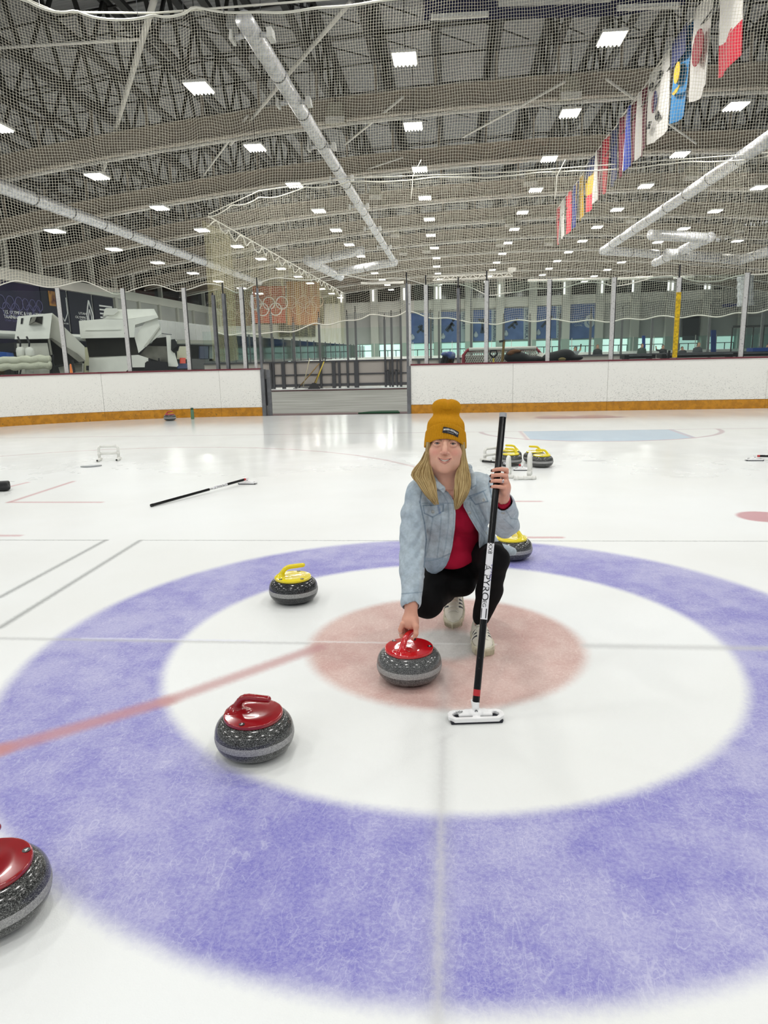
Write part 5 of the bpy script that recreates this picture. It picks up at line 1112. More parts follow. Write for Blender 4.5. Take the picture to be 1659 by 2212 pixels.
a2 = (a1[0]-.05, a1[1]+.34); stone(a2[0], a2[1], math.radians(178), yelh, g_dark, 'rear one of two yellow-handled curling stones, showing over the front one')
a3 = at_stone(1103, 993); stone(a3[0], a3[1], math.radians(168), yelh, g_dark, 'yellow-handled curling stone just right of the upright broom shaft')
a5 = (a3[0]+.03, a3[1]+.33); stone(a5[0], a5[1], math.radians(175), yelh, g_dark, 'rear yellow-handled curling stone peeking over the one next to the broom shaft')
a4 = at_stone(367, 902); stone(a4[0], a4[1], math.radians(12), farred, g_dark, 'small-looking red-handled curling stone far away by the left boards')
# ------------------------------------------------------------------ BROOMS
sblk = mat('black_carbon_shaft', '#060607', .16, spec=.35, speck=('#3A3A3C', 60, .66, .4)); swht = mat('white_shaft_label', '#E4E4E6', .25); sgry = mat('grey_end_cap', '#9C9DA0', .4); sred = mat('red_shaft_band', '#B3242A', .35); bwhite = mat('white_brush_plastic', '#EDEDED', .28); bpad = mat('dark_brush_pad', '#23242C', .9); prt = mat('black_shaft_print', '#101014', .3); pur = mat('purple_print', '#4A3A8C', .3)
BH = None
def brush_head(root, M):
    global BH
    if BH is None:
        v = Vol((-.125, -.06, -.005), (.125, .06, .075), .0017)
        def oct_(X, a, b, c, z0, z1):
            x, y = np.abs(X[..., 0]), np.abs(X[..., 1]); d = np.maximum(np.maximum(x-a, y-b), (x+y-c)*.7071); return np.maximum(d, np.maximum(z0-X[..., 2], X[..., 2]-z1))
        v.fn(lambda X: oct_(X, .108, .036, .122, .011, .024)-.002, (-.12, -.05, 0), (.12, .05, .035), 0, 'add')
        for s in (-1, 1):
            v.fn(lambda X: np.maximum(oct_(X, .092, .021, .100, -.01, .05), .013-X[..., 0]*s), (-.1, -.04, 0), (.1, .04, .05), .003, 'sub')
            v.cap((s*.096, .024, .020), (s*.035, .016, .026), .006, .010, k=.008); v.cap((s*.035, .016, .026), (s*.012, .004, .036), .011, .009, k=.008)
            v.cap((s*.06, .004, .018), (s*.02, -.004, .024), .008, .009, k=.01); v.ell((s*.078, .022, .027), (.010, .010, .004), k=.002)
        v.cap((0, -.03, .02), (0, .03, .02), .008, .008, k=.006); v.ell((0, .002, .03), (.026, .022, .014), k=.008)
        v.cap((0, 0, .034), (0, .006, .052), .012, .013, k=.006); v.cap((0, .006, .052), (0, .018, .082), .014, .019, k=.004)
        a, f = v.nets(); BH = (relax(a, f, 1), f)
    h = make_mesh('brush_head', [BH], bwhite, root, None, M)
    o = MB().hexa([(-.100, -.033, 0), (.100, -.033, 0), (.100, .033, 0), (-.100, .033, 0), (-.104, -.035, .012), (.104, -.035, .012), (.104, .035, .012), (-.104, .035, .012)]).build('brush_pad', bpad, root); o.data.transform(M)
    for s in (-1, 1):
        o = MB().hexa([(s*.02, -.02, .010), (s*.095, -.02, .010), (s*.095, .018, .010), (s*.02, .018, .010), (s*.02, -.02, .0135), (s*.095, -.02, .0135), (s*.095, .018, .0135), (s*.02, .018, .0135)]).build('slot_fabric', bpad, h); o.data.transform(M); fixn(o)
    o = MB().lathe([(0, 0), (.006, 0), (.006, .003), (.003, .003), (.003, .001), (0, .001)], 14).build('pivot_bolt', steel, h); o.data.transform(M @ Matrix.Translation((0, -.0105, .043)) @ Matrix.Rotation(math.pi/2, 4, 'X'))
    text('UOP', .014, prt, h, M @ Matrix.Translation((-.078, .006, .0285)) @ Matrix.Rotation(.45, 4, 'X'), 'lettering', .0006)
    return h
def broom(lab, A_, B_, fr, M, name='curling_broom', texts=True):
    """A_ lower end of the shaft, B_ top; fr: list of (fraction, material, part name)"""
    A_, B_ = V(A_), V(B_); t = thing(name, lab, 'curling broom', (A_.x, A_.y, 0)); D_ = (B_-A_); L = D_.length; d = D_.normalized(); r = .0143
    view = (Vector(CC)-A_.lerp(B_, .5)); view = (view-d*view.dot(d)).normalized(); side = d.cross(view).normalized()
    shaft = None
    for (f0, m_, nm), (f1, _, _) in zip(fr[:-1], fr[1:]):
        rr = r*1.0 if nm != 'end_cap' else r*1.1; o = MB().tube([A_+D_*f0, A_+D_*f1], rr, 20).build(nm, m_, t, smooth=True, angle=.9)
        if nm == 'label_sleeve': lab_ = (o, f0, f1)
    if texts:
        o, f0, f1 = lab_
        def wrap(s_, size, fc, th0, m_, flip=1):
            cu = bpy.data.curves.new('lettering', 'FONT'); cu.body = s_; cu.size = size; cu.extrude = 0; cu.align_x = 'CENTER'; tmp = bpy.data.objects.new('tmp', cu); COL.objects.link(tmp)
            me = bpy.data.meshes.new_from_object(tmp.evaluated_get(bpy.context.evaluated_depsgraph_get())); bpy.data.objects.remove(tmp)
            import bmesh
            b = bmesh.new(); b.from_mesh(me); bmesh.ops.triangulate(b, faces=b.faces); bmesh.ops.subdivide_edges(b, edges=[e for e in b.edges if e.calc_length() > size*.12], cuts=2, use_grid_fill=False); b.to_mesh(me); b.free()
            c = A_+D_*fc
            for v in me.vertices:
                x, y = v.co.x, v.co.y-size*.35; th = th0-y/r*flip; rad = r+.0006; p = c-d*x*1+ (view*math.cos(th)+side*math.sin(th))*rad; v.co = p
            me.materials.clear(); me.materials.append(m_); link(bpy.data.objects.new('lettering', me), o)
        fm = (f0+f1)/2; wrap('A PYRO', .043, f0+(f1-f0)*.48, -.25, prt, -1); wrap('EG', .022, f0+(f1-f0)*.20, -.25, prt, -1); wrap('V PYRO', .020, f0+(f1-f0)*.62, 1.05, pur, -1); wrap('XX8', .024, f0+(f1-f0)*.93, 0, prt, -1)
        for th0 in (-.9, .5): 
            c0, c1 = A_+D_*(f0+.004), A_+D_*(f0+(f1-f0)*.14); s = (view*math.cos(th0)+side*math.sin(th0))*(r+.0004); MB().bar(c0+s, c1+s, .004, .0008, up=s).build('label_stripe', prt, o)
    brush_head(t, M); return t
Bb = Vector((.129, -.742, .070)); Bt = Vector((.252, -.30, 1.168))
def frac(py):
    lo, hi = 0., 1.
    for _ in range(40):
        m_ = (lo+hi)/2; q = Bb.lerp(Bt, m_)-Vector(CC); y = CY+FPX*q.dot(Vector(CD))/q.dot(Vector(CF))
        if y > py: lo = m_
        else: hi = m_
    return m_
hc = P(1028, 1553, z=.02); 
MH = Matrix.Translation((Bb.x-.001, Bb.y-.012, 0)) @ Matrix.Rotation(math.radians(7), 4, 'Z')
broom('curling broom with black shaft and white label stood upright in the hand of the person', Bb, Bt, [(0, sblk, 'lower_shaft'), (frac(1503), sred, 'red_band'), (frac(1489), sblk, 'middle_shaft'), (frac(1338), swht, 'label_sleeve'), (frac(1174), sblk, 'upper_shaft'), (frac(902), sgry, 'end_cap'), (1, None, None)], MH)
def lying(lab, pa, pb, name='curling_broom', ln=None):
    A_, B_ = P(*pa, z=.03), P(*pb, z=.016); d = (B_-A_).normalized(); 
    if ln: B_ = A_+d*ln; B_.z = .016
    A_.z = .060; M = Matrix.Translation((A_.x-d.x*.035, A_.y-d.y*.035, 0)) @ Matrix.Rotation(math.radians(-4), 4, 'Z')
    return broom(lab, A_, B_, [(0, sred, 'red_band'), (.02, sblk, 'lower_shaft'), (.22, swht, 'label_sleeve'), (.42, sblk, 'upper_shaft'), (.98, sblk, 'end_cap'), (1, None, None)], M, name)
lying('curling broom lying on the ice left of the yellow stone, brush to the right', (530, 1041), (326, 1092))
lying('curling broom cut by the right edge, its brush toward the goal crease', (1636, 990), (1659, 992), ln=1.2)
lying('curling broom lying behind the white pipe frame and the yellow stones', (1124, 1010), (1043, 996))
# ------------------------------------------------------------------ WHITE PIPE DELIVERY AIDS, SLIDER, BOTTLE
pvc = mat('white_pvc_pipe', '#E6E6E0', .35); hole = mat('pipe_hole', '#2B2B2B', .8)
def aid(lab, o, ang, w_, h_, dp):
    t = thing('pipe_frame', lab, 'pipe frame', (o[0], o[1], 0)); ca, sa = math.cos(ang), math.sin(ang); r = .019
    f = lambda x, y, z: (o[0]+x*ca-y*sa, o[1]+x*sa+y*ca, z)
    for s in (-1, 1):
        MB().tube([f(s*w_/2, 0, r), f(s*w_/2, 0, h_-.03), f(s*(w_/2-.012), 0, h_-.008), f(s*(w_/2-.035), 0, h_)], r, 12).build('upright', pvc, t, smooth=True)
        MB().tube([f(s*w_/2, dp*.4, r+.003), f(s*w_/2, -dp*.6, r+.003)], r, 12).build('foot', pvc, t, smooth=True); e = f(s*w_/2, -dp*.6-.001, r+.003); e2 = f(s*w_/2, -dp*.6-.002, r+.003)
        MB().tube([e, e2], r*.72, 12).build('open_end', hole, t)
        for z in (h_*.5, .03): MB().tube([f(s*w_/2, 0, z-.022), f(s*w_/2, 0, z+.022)], r*1.22, 12).build('coupling', pvc, t, smooth=True)
    MB().tube([f(-w_/2+.02, 0, h_), f(w_/2-.02, 0, h_)], r, 12).build('top_bar', pvc, t, smooth=True); MB().tube([f(-w_/2, 0, h_*.5), f(w_/2, 0, h_*.5)], r*.9, 12).build('middle_bar', pvc, t, smooth=True)
    return t
q = P(233, 996, z=0); aid('white pipe frame standing on the ice at the far left', (q.x, q.y+.05), math.radians(12), .27, .21, .22)
q = P(1133, 1035, z=0); t = thing('pipe_frame', 'white pipe frame standing beside the broom and the yellow stones', 'pipe frame', (q.x, q.y+.1, 0))
for px, top, y0 in ((1096, .235, .10), (1141, .275, .06)):
    x = P(px, 1030, z=0).x; yy = q.y+y0
    MB().tube([(x, yy, .02), (x-.005, yy, top-.05), (x, yy+.02, top-.015), (x+.01, yy+.05, top), (x+.02, yy+.09, top-.012), (x+.025, yy+.12, top-.05), (x+.03, yy+.13, .02)], .021, 12).build('arched_upright', pvc, t, smooth=True)
    MB().tube([(x, yy-.001, .035), (x, yy-.001, .085)], .026, 12).build('coupling', pvc, t, smooth=True); MB().tube([(x+.0, yy, .07), (x+.03, yy+.12, .075)], .02, 12).build('side_bar', pvc, t, smooth=True)
a, b = P(1110, 1033, z=.02), P(1158, 1032, z=.02); MB().tube([a, b], .021, 12).build('cross_foot', pvc, t, smooth=True)
for f in (.12, .5, .9): c = a.lerp(b, f); d = (b-a).normalized()*.02; MB().tube([c-d, c+d], .026, 12).build('coupling', pvc, t, smooth=True)
a, b = P(1084, 1028, z=.02), P(1109, 1030, z=.02); MB().tube([a, b], .021, 12).build('cross_foot', pvc, t, smooth=True)
q = P(1058, 998, z=0); aid('white pipe frame mostly hidden behind the shoulder of the person', (q.x+.02, q.y+.1), math.radians(40), .22, .17, .2)
t = thing('slider', 'flat grey shoe slider on the ice left of the pipe frame', 'slider', P(198, 1008, z=0)); q = P(197, 1008, z=0); pts = []
for i in range(28):
    a = 2*math.pi*i/28; x, y = .14*math.cos(a), .05*math.sin(a)*(1-.25*math.cos(2*a)); pts.append((q.x+x*.93-y*.3, q.y+x*.36+y, .004))
fixn(MB().prism(pts, (0, 0, .012)).build('slider_plate', mat('grey_slider', '#A4A8AA', .3, .3), t)); fixn(MB().prism([(q.x+(a-q.x)*.82, q.y+(b-q.y)*.82, .0161) for a, b, c in pts], (0, 0, .003)).build('slider_pad', mat('pale_slider_pad', '#C6CACB', .5), t))
q = P(425, 903, z=0); q.y -= .28; t = thing('water_bottle', 'green water bottle standing against the left boards', 'bottle', (q.x, q.y, 0))
MB().lathe([(0, 0), (.038, 0), (.041, .01), (.04, .2), (.034, .225), (0, .226)], 20, q).build('bottle_body', mat('translucent_green_bottle', '#5B7F62', .25), t, smooth=True, angle=.8); MB().lathe([(0, .222), (.034, .222), (.036, .23), (.036, .262), (.03, .272), (0, .272)], 20, q).build('bottle_cap', mat('dark_green_cap', '#1C4A36', .4), t, smooth=True, angle=.8)
q = P(-4, 1062, z=0); t = thing('glove', 'black glove-like bundle cut by the left edge on the ice', 'glove', q); v = Vol((q.x-.25, q.y-.15, -.01), (q.x+.2, q.y+.25, .15), .008); v.box((q.x-.02, q.y+.05, .055), (.11, .07, .05), (0, 0, .3), .02); v.ell((q.x+.06, q.y+.03, .035), (.07, .05, .03), k=.02); vol_build(v, 'glove_body', bagm, t, 2)
# ------------------------------------------------------------------ THE PERSON
from mathutils.bvhtree import BVHTree
def npP(px, py, y): return np.array(P(px, py, y=y))
def hexc(h): return np.array(C_(h)[:3])
def proj(v):
    q = v-np.array(CC); z = q@CF; return np.stack([CX+FPX*(q@CR)/z, CY+FPX*(q@CD)/z], 1)
def tinted(name, rough, bump=0, bscale=300, var=.0, vs=40, spec=.5, sss=0):
    m = bpy.data.materials.new(name); m.use_nodes = True; N = NT(m.node_tree); b = m.node_tree.nodes['Principled BSDF']
    a = N.n('ShaderNodeVertexColor'); a.layer_name = 'tint'; tc = N.n('ShaderNodeTexCoord').outputs['Object']; c = a.outputs[0]
    if var:
        x = N.n('ShaderNodeMix', data_type='RGBA', blend_type='MULTIPLY'); x.inputs[0].default_value = 1; N.put(x.inputs[6], c)
        f = N.m('ADD', N.m('MULTIPLY', N.sm(N.noise(tc, vs, 5, .65), .3, .7), var), 1-var*.6); cb = N.n('ShaderNodeCombineColor')
        for i in range(3): N.put(cb.inputs[i], f)
        N.put(x.inputs[7], cb.outputs[0]); c = x.outputs[2]
    N.put(b.inputs[0], c); b.inputs['Roughness'].default_value = rough; b.inputs['Specular IOR Level'].default_value = spec
    if sss: b.inputs['Subsurface Weight'].default_value = sss; b.inputs['Subsurface Radius'].default_value = (.012, .005, .003); b.inputs['Subsurface Scale'].default_value = 1
    if bump:
        bp = N.n('ShaderNodeBump'); bp.inputs['Strength'].default_value = bump; bp.inputs['Distance'].default_value = .004; N.put(bp.inputs['Height'], N.noise(tc, bscale, 4, .7)); N.put(b.inputs['Normal'], bp.outputs[0])
    return m
skinm = tinted('skin', .42, .06, 500, .04, 60, .4, .12); denim = tinted('light_washed_denim', .85, .5, 420, .26, 42, .2); clothm = tinted('cloth', .85, .25, 300, .12, 20, .2)
person = thing('person', 'crouching person in mustard beanie and pale denim jacket holding a broom and a stone handle', 'person', (.1, .05, 0))
# --- key joints
HIP = np.array([.10, .29, .31]); NB = np.array([.012, .0, .80])
RSH = np.array([-.116, .0, .782]); LSH = np.array([.166, .03, .802])
REL = npP(891, 1168, -.11); RWR = npP(888, 1303, -.345)
LEL = npP(1091, 1132, -.11)
def Sb(py):   # point on the upright broom shaft at image height py
    return np.array(Bb.lerp(Bt, frac(py)))
SH = Sb(1040); bd = np.array((Bt-Bb).normalized())
LWR = SH+np.array([.030, .035, -.085])
RKN = np.array([-.080, -.085, .253]); LKN = np.array([.238, -.10, .470]); RAN = np.array([.055, .345, .168]); LAN = np.array([.181, .02, .105])
# --- head ----------------------------------------------------------------
HS = 1.06
HX = Matrix.Translation(Vector(P(961.5, 965.5, y=-.115))+Vector((0, .085, 0))) @ Matrix.Rotation(math.radians(-9), 4, 'X') @ Matrix.Rotation(math.radians(2), 4, 'Y') @ Matrix.Diagonal((HS, HS, HS, 1))
hv = Vol((-.10, -.135, -.20), (.10, .13, .16), .0021)
hv.ell((0, .02, .045), (.074, .092, .088), k=.02).ell((0, -.010, -.018), (.0715, .078, .085), k=.02).ell((0, -.022, -.072), (.061, .058, .047), k=.025).ell((0, -.01, -.105), (.046, .045, .022), k=.03)
hv.ell((0, -.062, -.106), (.026, .021, .019), k=.02).ell((0, -.055, -.070), (.036, .036, .030), k=.02)
for s in (-1, 1):
    hv.ell((s*.043, -.050, -.038), (.031, .026, .028), k=.018); hv.ell((s*.050, -.030, -.075), (.02, .03, .025), k=.02)
    hv.ell((s*.033, -.097, .001), (.022, .017, .0105), k=.010, mode='sub')
    hv.ell((s*.075, .008, -.022), (.010, .017, .028), k=.006)
    hv.chain([((s*.017, -.074, .0185), .005), ((s*.034, -.074, .0205), .005), ((s*.050, -.066, .0175), .005)], k=.014)
hv.chain([((0, -.078, .018), .008), ((0, -.090, .002), .0075), ((0, -.101, -.020), .0095), ((0, -.106, -.034), .0125)], k=.010)
for s in (-1, 1): hv.ell((s*.0135, -.097, -.0395), (.0085, .010, .0075), k=.005); hv.ell((s*.0062, -.1075, -.0465), (.0036, .005, .0028), k=.002, mode='sub')
# lids
for s in (-1, 1):
    c = np.array((s*.0335, -.0745, .0005))
    up_ = [(s*.0185, -.0815, -.0015), (s*.026, -.0870, .0060), (s*.034, -.0880, .0078), (s*.042, -.0845, .0054), (s*.0475, -.0785, .0006)]
    lo_ = [(s*.0185, -.0815, -.0015), (s*.026, -.0862, -.0048), (s*.034, -.0872, -.0058), (s*.042, -.0835, -.0044), (s*.0475, -.0785, .0006)]
    hv.chain([(p, .0030) for p in up_], k=.003); hv.chain([((p[0], p[1]+.0022, p[2]-.0022), .0042) for p in lo_], k=.006)
# mouth: smile cavity, then lips
mc = [(-.0280, -.0845, -.0592), (-.016, -.0920, -.0680), (0, -.0950, -.0725), (.016, -.0920, -.0680), (.0280, -.0845, -.0592)]
hv.chain([((p[0], p[1]-.001, p[2]), r) for p, r in zip(mc, (.0014, .0042, .0056, .0042, .0014))], k=.003, mode='sub')
hv.chain([((-.030, -.0828, -.0575), .0013), ((-.016, -.0925, -.0628), .0024), ((-.005, -.0957, -.0652), .0027), ((0, -.0950, -.0660), .0025), ((.005, -.0957, -.0652), .0027), ((.016, -.0925, -.0628), .0024), ((.030, -.0828, -.0575), .0013)], k=.003)
hv.chain([((-.030, -.0828, -.0582), .0013), ((-.017, -.0905, -.0735), .0028), ((0, -.0938, -.0805), .0038), ((.017, -.0905, -.0735), .0028), ((.030, -.0828, -.0582), .0013)], k=.003)
for s in (-1, 1): hv.cap((s*.024, -.088, -.034), (s*.039, -.080, -.062), .0016, .0022, k=.006, mode='sub')
hv.cap((0, .028, -.07), (0, .055, -.20), .056, .060, k=.03)
SK = hexc('#DDAC94')
def headcol(p):
    c = np.tile(SK, (len(p), 1)); x, y, z = p.T
    def blend(w_, col): nonlocal c; w_ = np.clip(w_, 0, 1)[:, None]; c = c*(1-w_)+hexc(col)*w_
    for s in (-1, 1):
        blend(.5*np.exp(-(((x-s*.043)/.022)**2+((z+.036)/.017)**2)), '#D9877C')
        blend(.35*np.exp(-(((x-s*.033)/.016)**2+((z-.0)/.011)**2)), '#B98472')
        bz = .0205-.9*(np.abs(x)-.034)**2/.034*1.0+ .0; wv = np.exp(-((z-bz)/.0026)**4)*((np.abs(x) > .014) & (np.abs(x) < .053) & (y < -.05)); blend(.55*wv, '#A98562')
    blend(.45*np.exp(-((x/.014)**2+((z+.036)/.012)**2))*(y < -.09), '#D98C7E')
    blend(.30*np.exp(-((x/.03)**2+((z+.108)/.015)**2)), '#DD9F8C')
    ax_ = np.abs(x); up_z = -.0655+(ax_/.031)**2*.0075; lo_z = -.0808+(ax_/.031)**2*.0225
    lip = ((z < up_z+.0030) & (z > lo_z-.0040) & (ax_ < .0300) & (y < -.08))
    blend(lip*.55, '#BC6F68')
    inner = (z < up_z-.001) & (z > lo_z+.002) & (ax_ < .029) & (y > -.0935) & (y < -.06); blend(inner*.9, '#5E2A2A')
    blend(np.clip((-.10-z)/.05, 0, 1)*.35, '#CC9581')
    return c
hvv, hff = hv.nets(); hvv = relax(hvv, hff, 2, .4); hcol = headcol(hvv)
M3 = np.array(HX.to_3x3()); T3 = np.array(HX.translation); head_w = hvv@M3.T+T3
def H(p): return tuple(HX @ Vector(p))
# --- right hand on the stone handle --------------------------------------
ang = math.radians(68); u = np.array([math.cos(ang), math.sin(ang), 0]); nl = np.array([-math.sin(ang), math.cos(ang), 0]); zz = np.array([0, 0, 1.])
bar = lambda a, b=0., c=0.: np.array([hx, hy, .2115])+u*a+nl*b+zz*c
rv = Vol(bar(0)-.11, np.array([REL[0]+.09, REL[1]+.02, .42]), .002) if False else Vol((hx-.10, hy-.12, .15), (hx+.12, hy+.20, .42), .0022)
wr = RWR
rv.cap(REL*.4+wr*.6, wr, .036, .0285, k=.01).cap(wr, bar(.032, .004, .062), .0285, .030, k=.014, flat=((0, 1, 0), .9))
rv.ell(bar(.028, .006, .050), (.038, .038, .036), k=.016).ell(bar(.034, .004, .034), (.034, .036, .018), k=.012)
FA = []
for i, (a, r, ln) in enumerate(((-.006, .0096, 1.), (.013, .0096, 1.05), (.031, .0092, 1.), (.048, .0082, .88))):
    k0 = bar(a, .026, .046); k1 = bar(a-.003, .0365, .018*ln); k2 = bar(a-.003, .0315, -.010*ln); k3 = bar(a, .0105, -.0225*ln)
    rv.chain([(k0, r*1.22), (k1, r*1.06), (k2, r*.95), (k3, r*.82)], k=.0035); FA.append((k1, k2, k3, r))
t0, t1, t2, t3 = bar(.016, -.014, .058), bar(.000, -.036, .040), bar(-.010, -.040, .012), bar(-.016, -.034, -.012)
rv.chain([(t0, .017), (t1, .0125), (t2, .0102), (t3, .0086)], k=.007)
# --- left hand on the broom ----------------------------------------------
side = np.cross(bd, np.array([0, -1., 0])); side /= np.linalg.norm(side); 
if side[0] < 0: side = -side
fwd = np.cross(side, bd); fwd /= np.linalg.norm(fwd)
if fwd[1] > 0: fwd = -fwd      # towards the camera
g = lambda s, f, a: SH+side*s+fwd*f+bd*a
lv = Vol(SH-np.array([.06, .065, .16]), SH+np.array([.10, .12, .07]), .0021)
lv.ell(g(.034, -.012, -.004), (.019, .031, .041), k=.012).ell(g(.037, -.004, -.03), (.017, .024, .03), k=.014).cap(g(.036, -.012, -.02), LWR, .024, .0255, k=.016, flat=((0, 1, 0), .9))
lv.cap(LWR, LEL*.45+LWR*.55, .0265, .034, k=.01)
LF = []
for i, (py, r, ln) in enumerate(((1020, .0086, .94), (1031, .0090, 1.04), (1042, .0088, 1.0), (1053, .0078, .86))):
    c = (py-1040)*-.00212; up2 = .010-.003*i
    p = [g(.036, .004, c), g(.0330, .0185, c+up2*.6), g(.012, .0275, c+up2*.55), g(-.0085*ln, .0255, c+up2*.2), g(-.0255*ln, .0125, c-up2*.2)]
    lv.chain([(p[0], r*1.25), (p[1], r*1.12), (p[2], r), (p[3], r*.92), (p[4], r*.80)], k=.0028); LF.append((p, r))
lv.chain([(g(.028, -.03, -.01), .014), (g(.008, -.034, .012), .0115), (g(-.014, -.026, .022), .0095), (g(-.021, -.012, .026), .0085)], k=.008)
def handcol(p, nails):
    c = np.tile(hexc('#D79F88'), (len(p), 1))
    for q, r, ax_ in nails:
        d = np.linalg.norm(p-q, axis=1); w_ = (d < r)[:, None]; c = np.where(w_, hexc('#2A1016'), c)
    return c
rnv, rnf = rv.nets(); rnv = relax(rnv, rnf, 2, .4); lnv, lnf = lv.nets(); lnv = relax(lnv, lnf, 2, .4)
rcol = handcol(rnv, [(t3+nl*-.0075+u*-.004, .0072, 0)]+[(f[2]-zz*.0075, .005, 0) for f in FA]); lcol = handcol(lnv, [(p[4]+fwd*.005-side*.0055, .0060, 0) for p, r in LF])
# knuckle tint
for p, r in LF:
    for q in (p[1], p[3]): w_ = np.clip(1-np.linalg.norm(lnv-q, axis=1)/.013, 0, 1)[:, None]*.3; lcol = lcol*(1-w_)+hexc('#C98070')*w_
# --- torso, arms, legs inside the clothes -------------------------------
bv = Vol((-.24, -.36, .04), (.40, .45, .86), .008)
bv.ell((.03, .08, .66), (.125, .085, .13), k=.05).ell((.06, .16, .50), (.12, .10, .12), k=.05).ell((.09, .26, .36), (.14, .12, .10), k=.05).cap(RSH, LSH, .045, .045, k=.04).cap(NB, H((0, .05, -.18)), .055, .05, k=.03)
bv.cap(RSH, REL, .042, .036, k=.03).cap(REL, RWR, .036, .027, k=.02).cap(LSH, LEL, .042, .036, k=.03).cap(LEL, LWR, .036, .027, k=.02)
bv.cap((.02, .27, .33), RKN, .08, .05, k=.04).cap(RKN, RAN, .044, .030, k=.02).cap((.17, .25, .33), LKN, .08, .05, k=.04).cap(LKN, LAN, .042, .030, k=.02)
bv.cap(LAN+[0, 0, .03], LAN-[0, -.01, .04], .031, .031, k=.01).cap(RAN, RAN-[0, .02, .03], .031, .030, k=.01)
bnv, bnf = bv.nets(); bnv = relax(bnv, bnf, 2)
parts = [(bnv, bnf), (head_w, hff), (rnv, rnf), (lnv, lnf)]; cols = np.concatenate([np.tile(hexc('#D79F88'), (len(bnv), 1)), hcol, rcol, lcol])
body = make_mesh('body', parts, skinm, person, lambda v: cols)
# --- eyes, lashes, teeth, brows ------------------------------------------
eyew = mat('eye_white', '#E4DEDA', .15, coat=.5); iris = mat('grey_blue_iris', '#5E6B70', .2, coat=.6); pup = mat('pupil', '#0A0A0A', .1, coat=1); lash = mat('dark_lashes', '#3A2A22', .7); toothm = mat('teeth', '#EFE6D8', .3)
for s in (-1, 1):
    c = Vector((s*.0335, -.0738, .0008)); R_ = .0122; n = 20
    def sph(c, r, n=16): 
        return [(r*math.sin(math.pi*i/n), -r*math.cos(math.pi*i/n)) for i in range(n+1)]
    o = MB().lathe(sph(c, R_), 20, c).build('eye', eyew, body, smooth=True); o.data.transform(HX)
    for rad, off, m_, nm in ((.0056, .0112, iris, 'iris'), (.0026, .0117, pup, 'pupil')):
        mb = MB(); mb.lathe([(0, 0), (rad, 0), (rad*.6, .0010), (0, .0013)], 18); q = mb.build(nm, m_, o, smooth=True); q.data.transform(HX @ Matrix.Translation(c+Vector((0, -off, -.0004))) @ Matrix.Rotation(math.pi/2, 4, 'X'))
    up_ = [(s*.0185, -.0838, -.0010), (s*.026, -.0900, .0050), (s*.034, -.0912, .0064), (s*.042, -.0875, .0043), (s*.0485, -.0810, .0004)]
    MB().tube([H((p[0], p[1]+.0012, -p[2]*.72-.0028)) for p in up_], .0006, 5).build('lower_lashes', lash, body, smooth=True)
    MB().tube([H((s*.016, -.0845, .0150)), H((s*.028, -.0868, .0182)), H((s*.040, -.0830, .0175)), H((s*.050, -.0745, .0130))], [.0010, .0016, .0014, .0006], 6).build('eyebrow', mat('light_brown_brow', '#A07C58', .9), body, smooth=True)
    MB().tube([H(p) for p in up_], [.0008, .0014, .0017, .0017, .0010], 6).build('eyelashes', lash, body, smooth=True)
mb = MB(); arch = [(-.026, -.0825, -.0610), (-.018, -.0872, -.0655), (-.009, -.0903, -.0685), (0, -.0912, -.0695), (.009, -.0903, -.0685), (.018, -.0872, -.0655), (.026, -.0825, -.0610)]
for i in range(12):
    t_ = (i+.5)/12*6; a = int(t_); f = t_-a; p = Vector(arch[a]).lerp(Vector(arch[min(a+1, 6)]), f); w_ = .00222; hh = .0070 if 2 < i < 9 else .0050
    mb.hexa([p+Vector(v) for v in ((-w_, -.0012, -hh), (w_, -.0012, -hh), (w_, .002, -hh), (-w_, .002, -hh), (-w_*1.1, -.001, .004), (w_*1.1, -.001, .004), (w_*1.1, .002, .004), (-w_*1.1, .002, .004))])
o = mb.build('teeth', toothm, body); o.data.transform(HX)
# --- beanie ---------------------------------------------------------------
wool = mat('mustard_ribbed_wool', '#CC9016', .9, var=.12, vscale=300, bump=.4, bscale=420, spec=.2)
def knit(prof, name, parent, ribs, amp, nth=336, tilt=0, closed=False, bend=None):
    vs = []; m = len(prof)
    for j, (r, ry, z, yo) in enumerate(prof):
        for k_ in range(nth):
            a = 2*math.pi*k_/nth; rr = 1+amp*math.cos(ribs*a)/max(r, .02) if r > .012 else 1; x = r*math.cos(a)*rr; y = ry*math.sin(a)*rr+yo
            zz_ = z+tilt*(math.cos(a)**2)*-1+(.0 if not bend else bend(a, z, x, y)); vs.append((x, y, zz_))
    fs = [(i*nth+k_, i*nth+(k_+1) % nth, (i+1)*nth+(k_+1) % nth, (i+1)*nth+k_) for i in range(m-1) for k_ in range(nth)]
    if closed: fs.append(tuple((m-1)*nth+k_ for k_ in range(nth)))
    mb = MB(); mb.add(vs, fs); o = mb.build(name, wool, parent, smooth=True); o.data.transform(HX); return o
def lerpprof(keys, n):
    out = []; K = np.array(keys, float); t = np.linspace(0, len(K)-1, n)
    for q in t:
        i = min(int(q), len(K)-2); f = q-i; p0, p1, p2, p3 = K[max(i-1, 0)], K[i], K[i+1], K[min(i+2, len(K)-1)]
        out.append(tuple(.5*((2*p1)+(-p0+p2)*f+(2*p0-5*p1+4*p2-p3)*f*f+(-p0+3*p1-3*p2+p3)*f**3)))
    return out
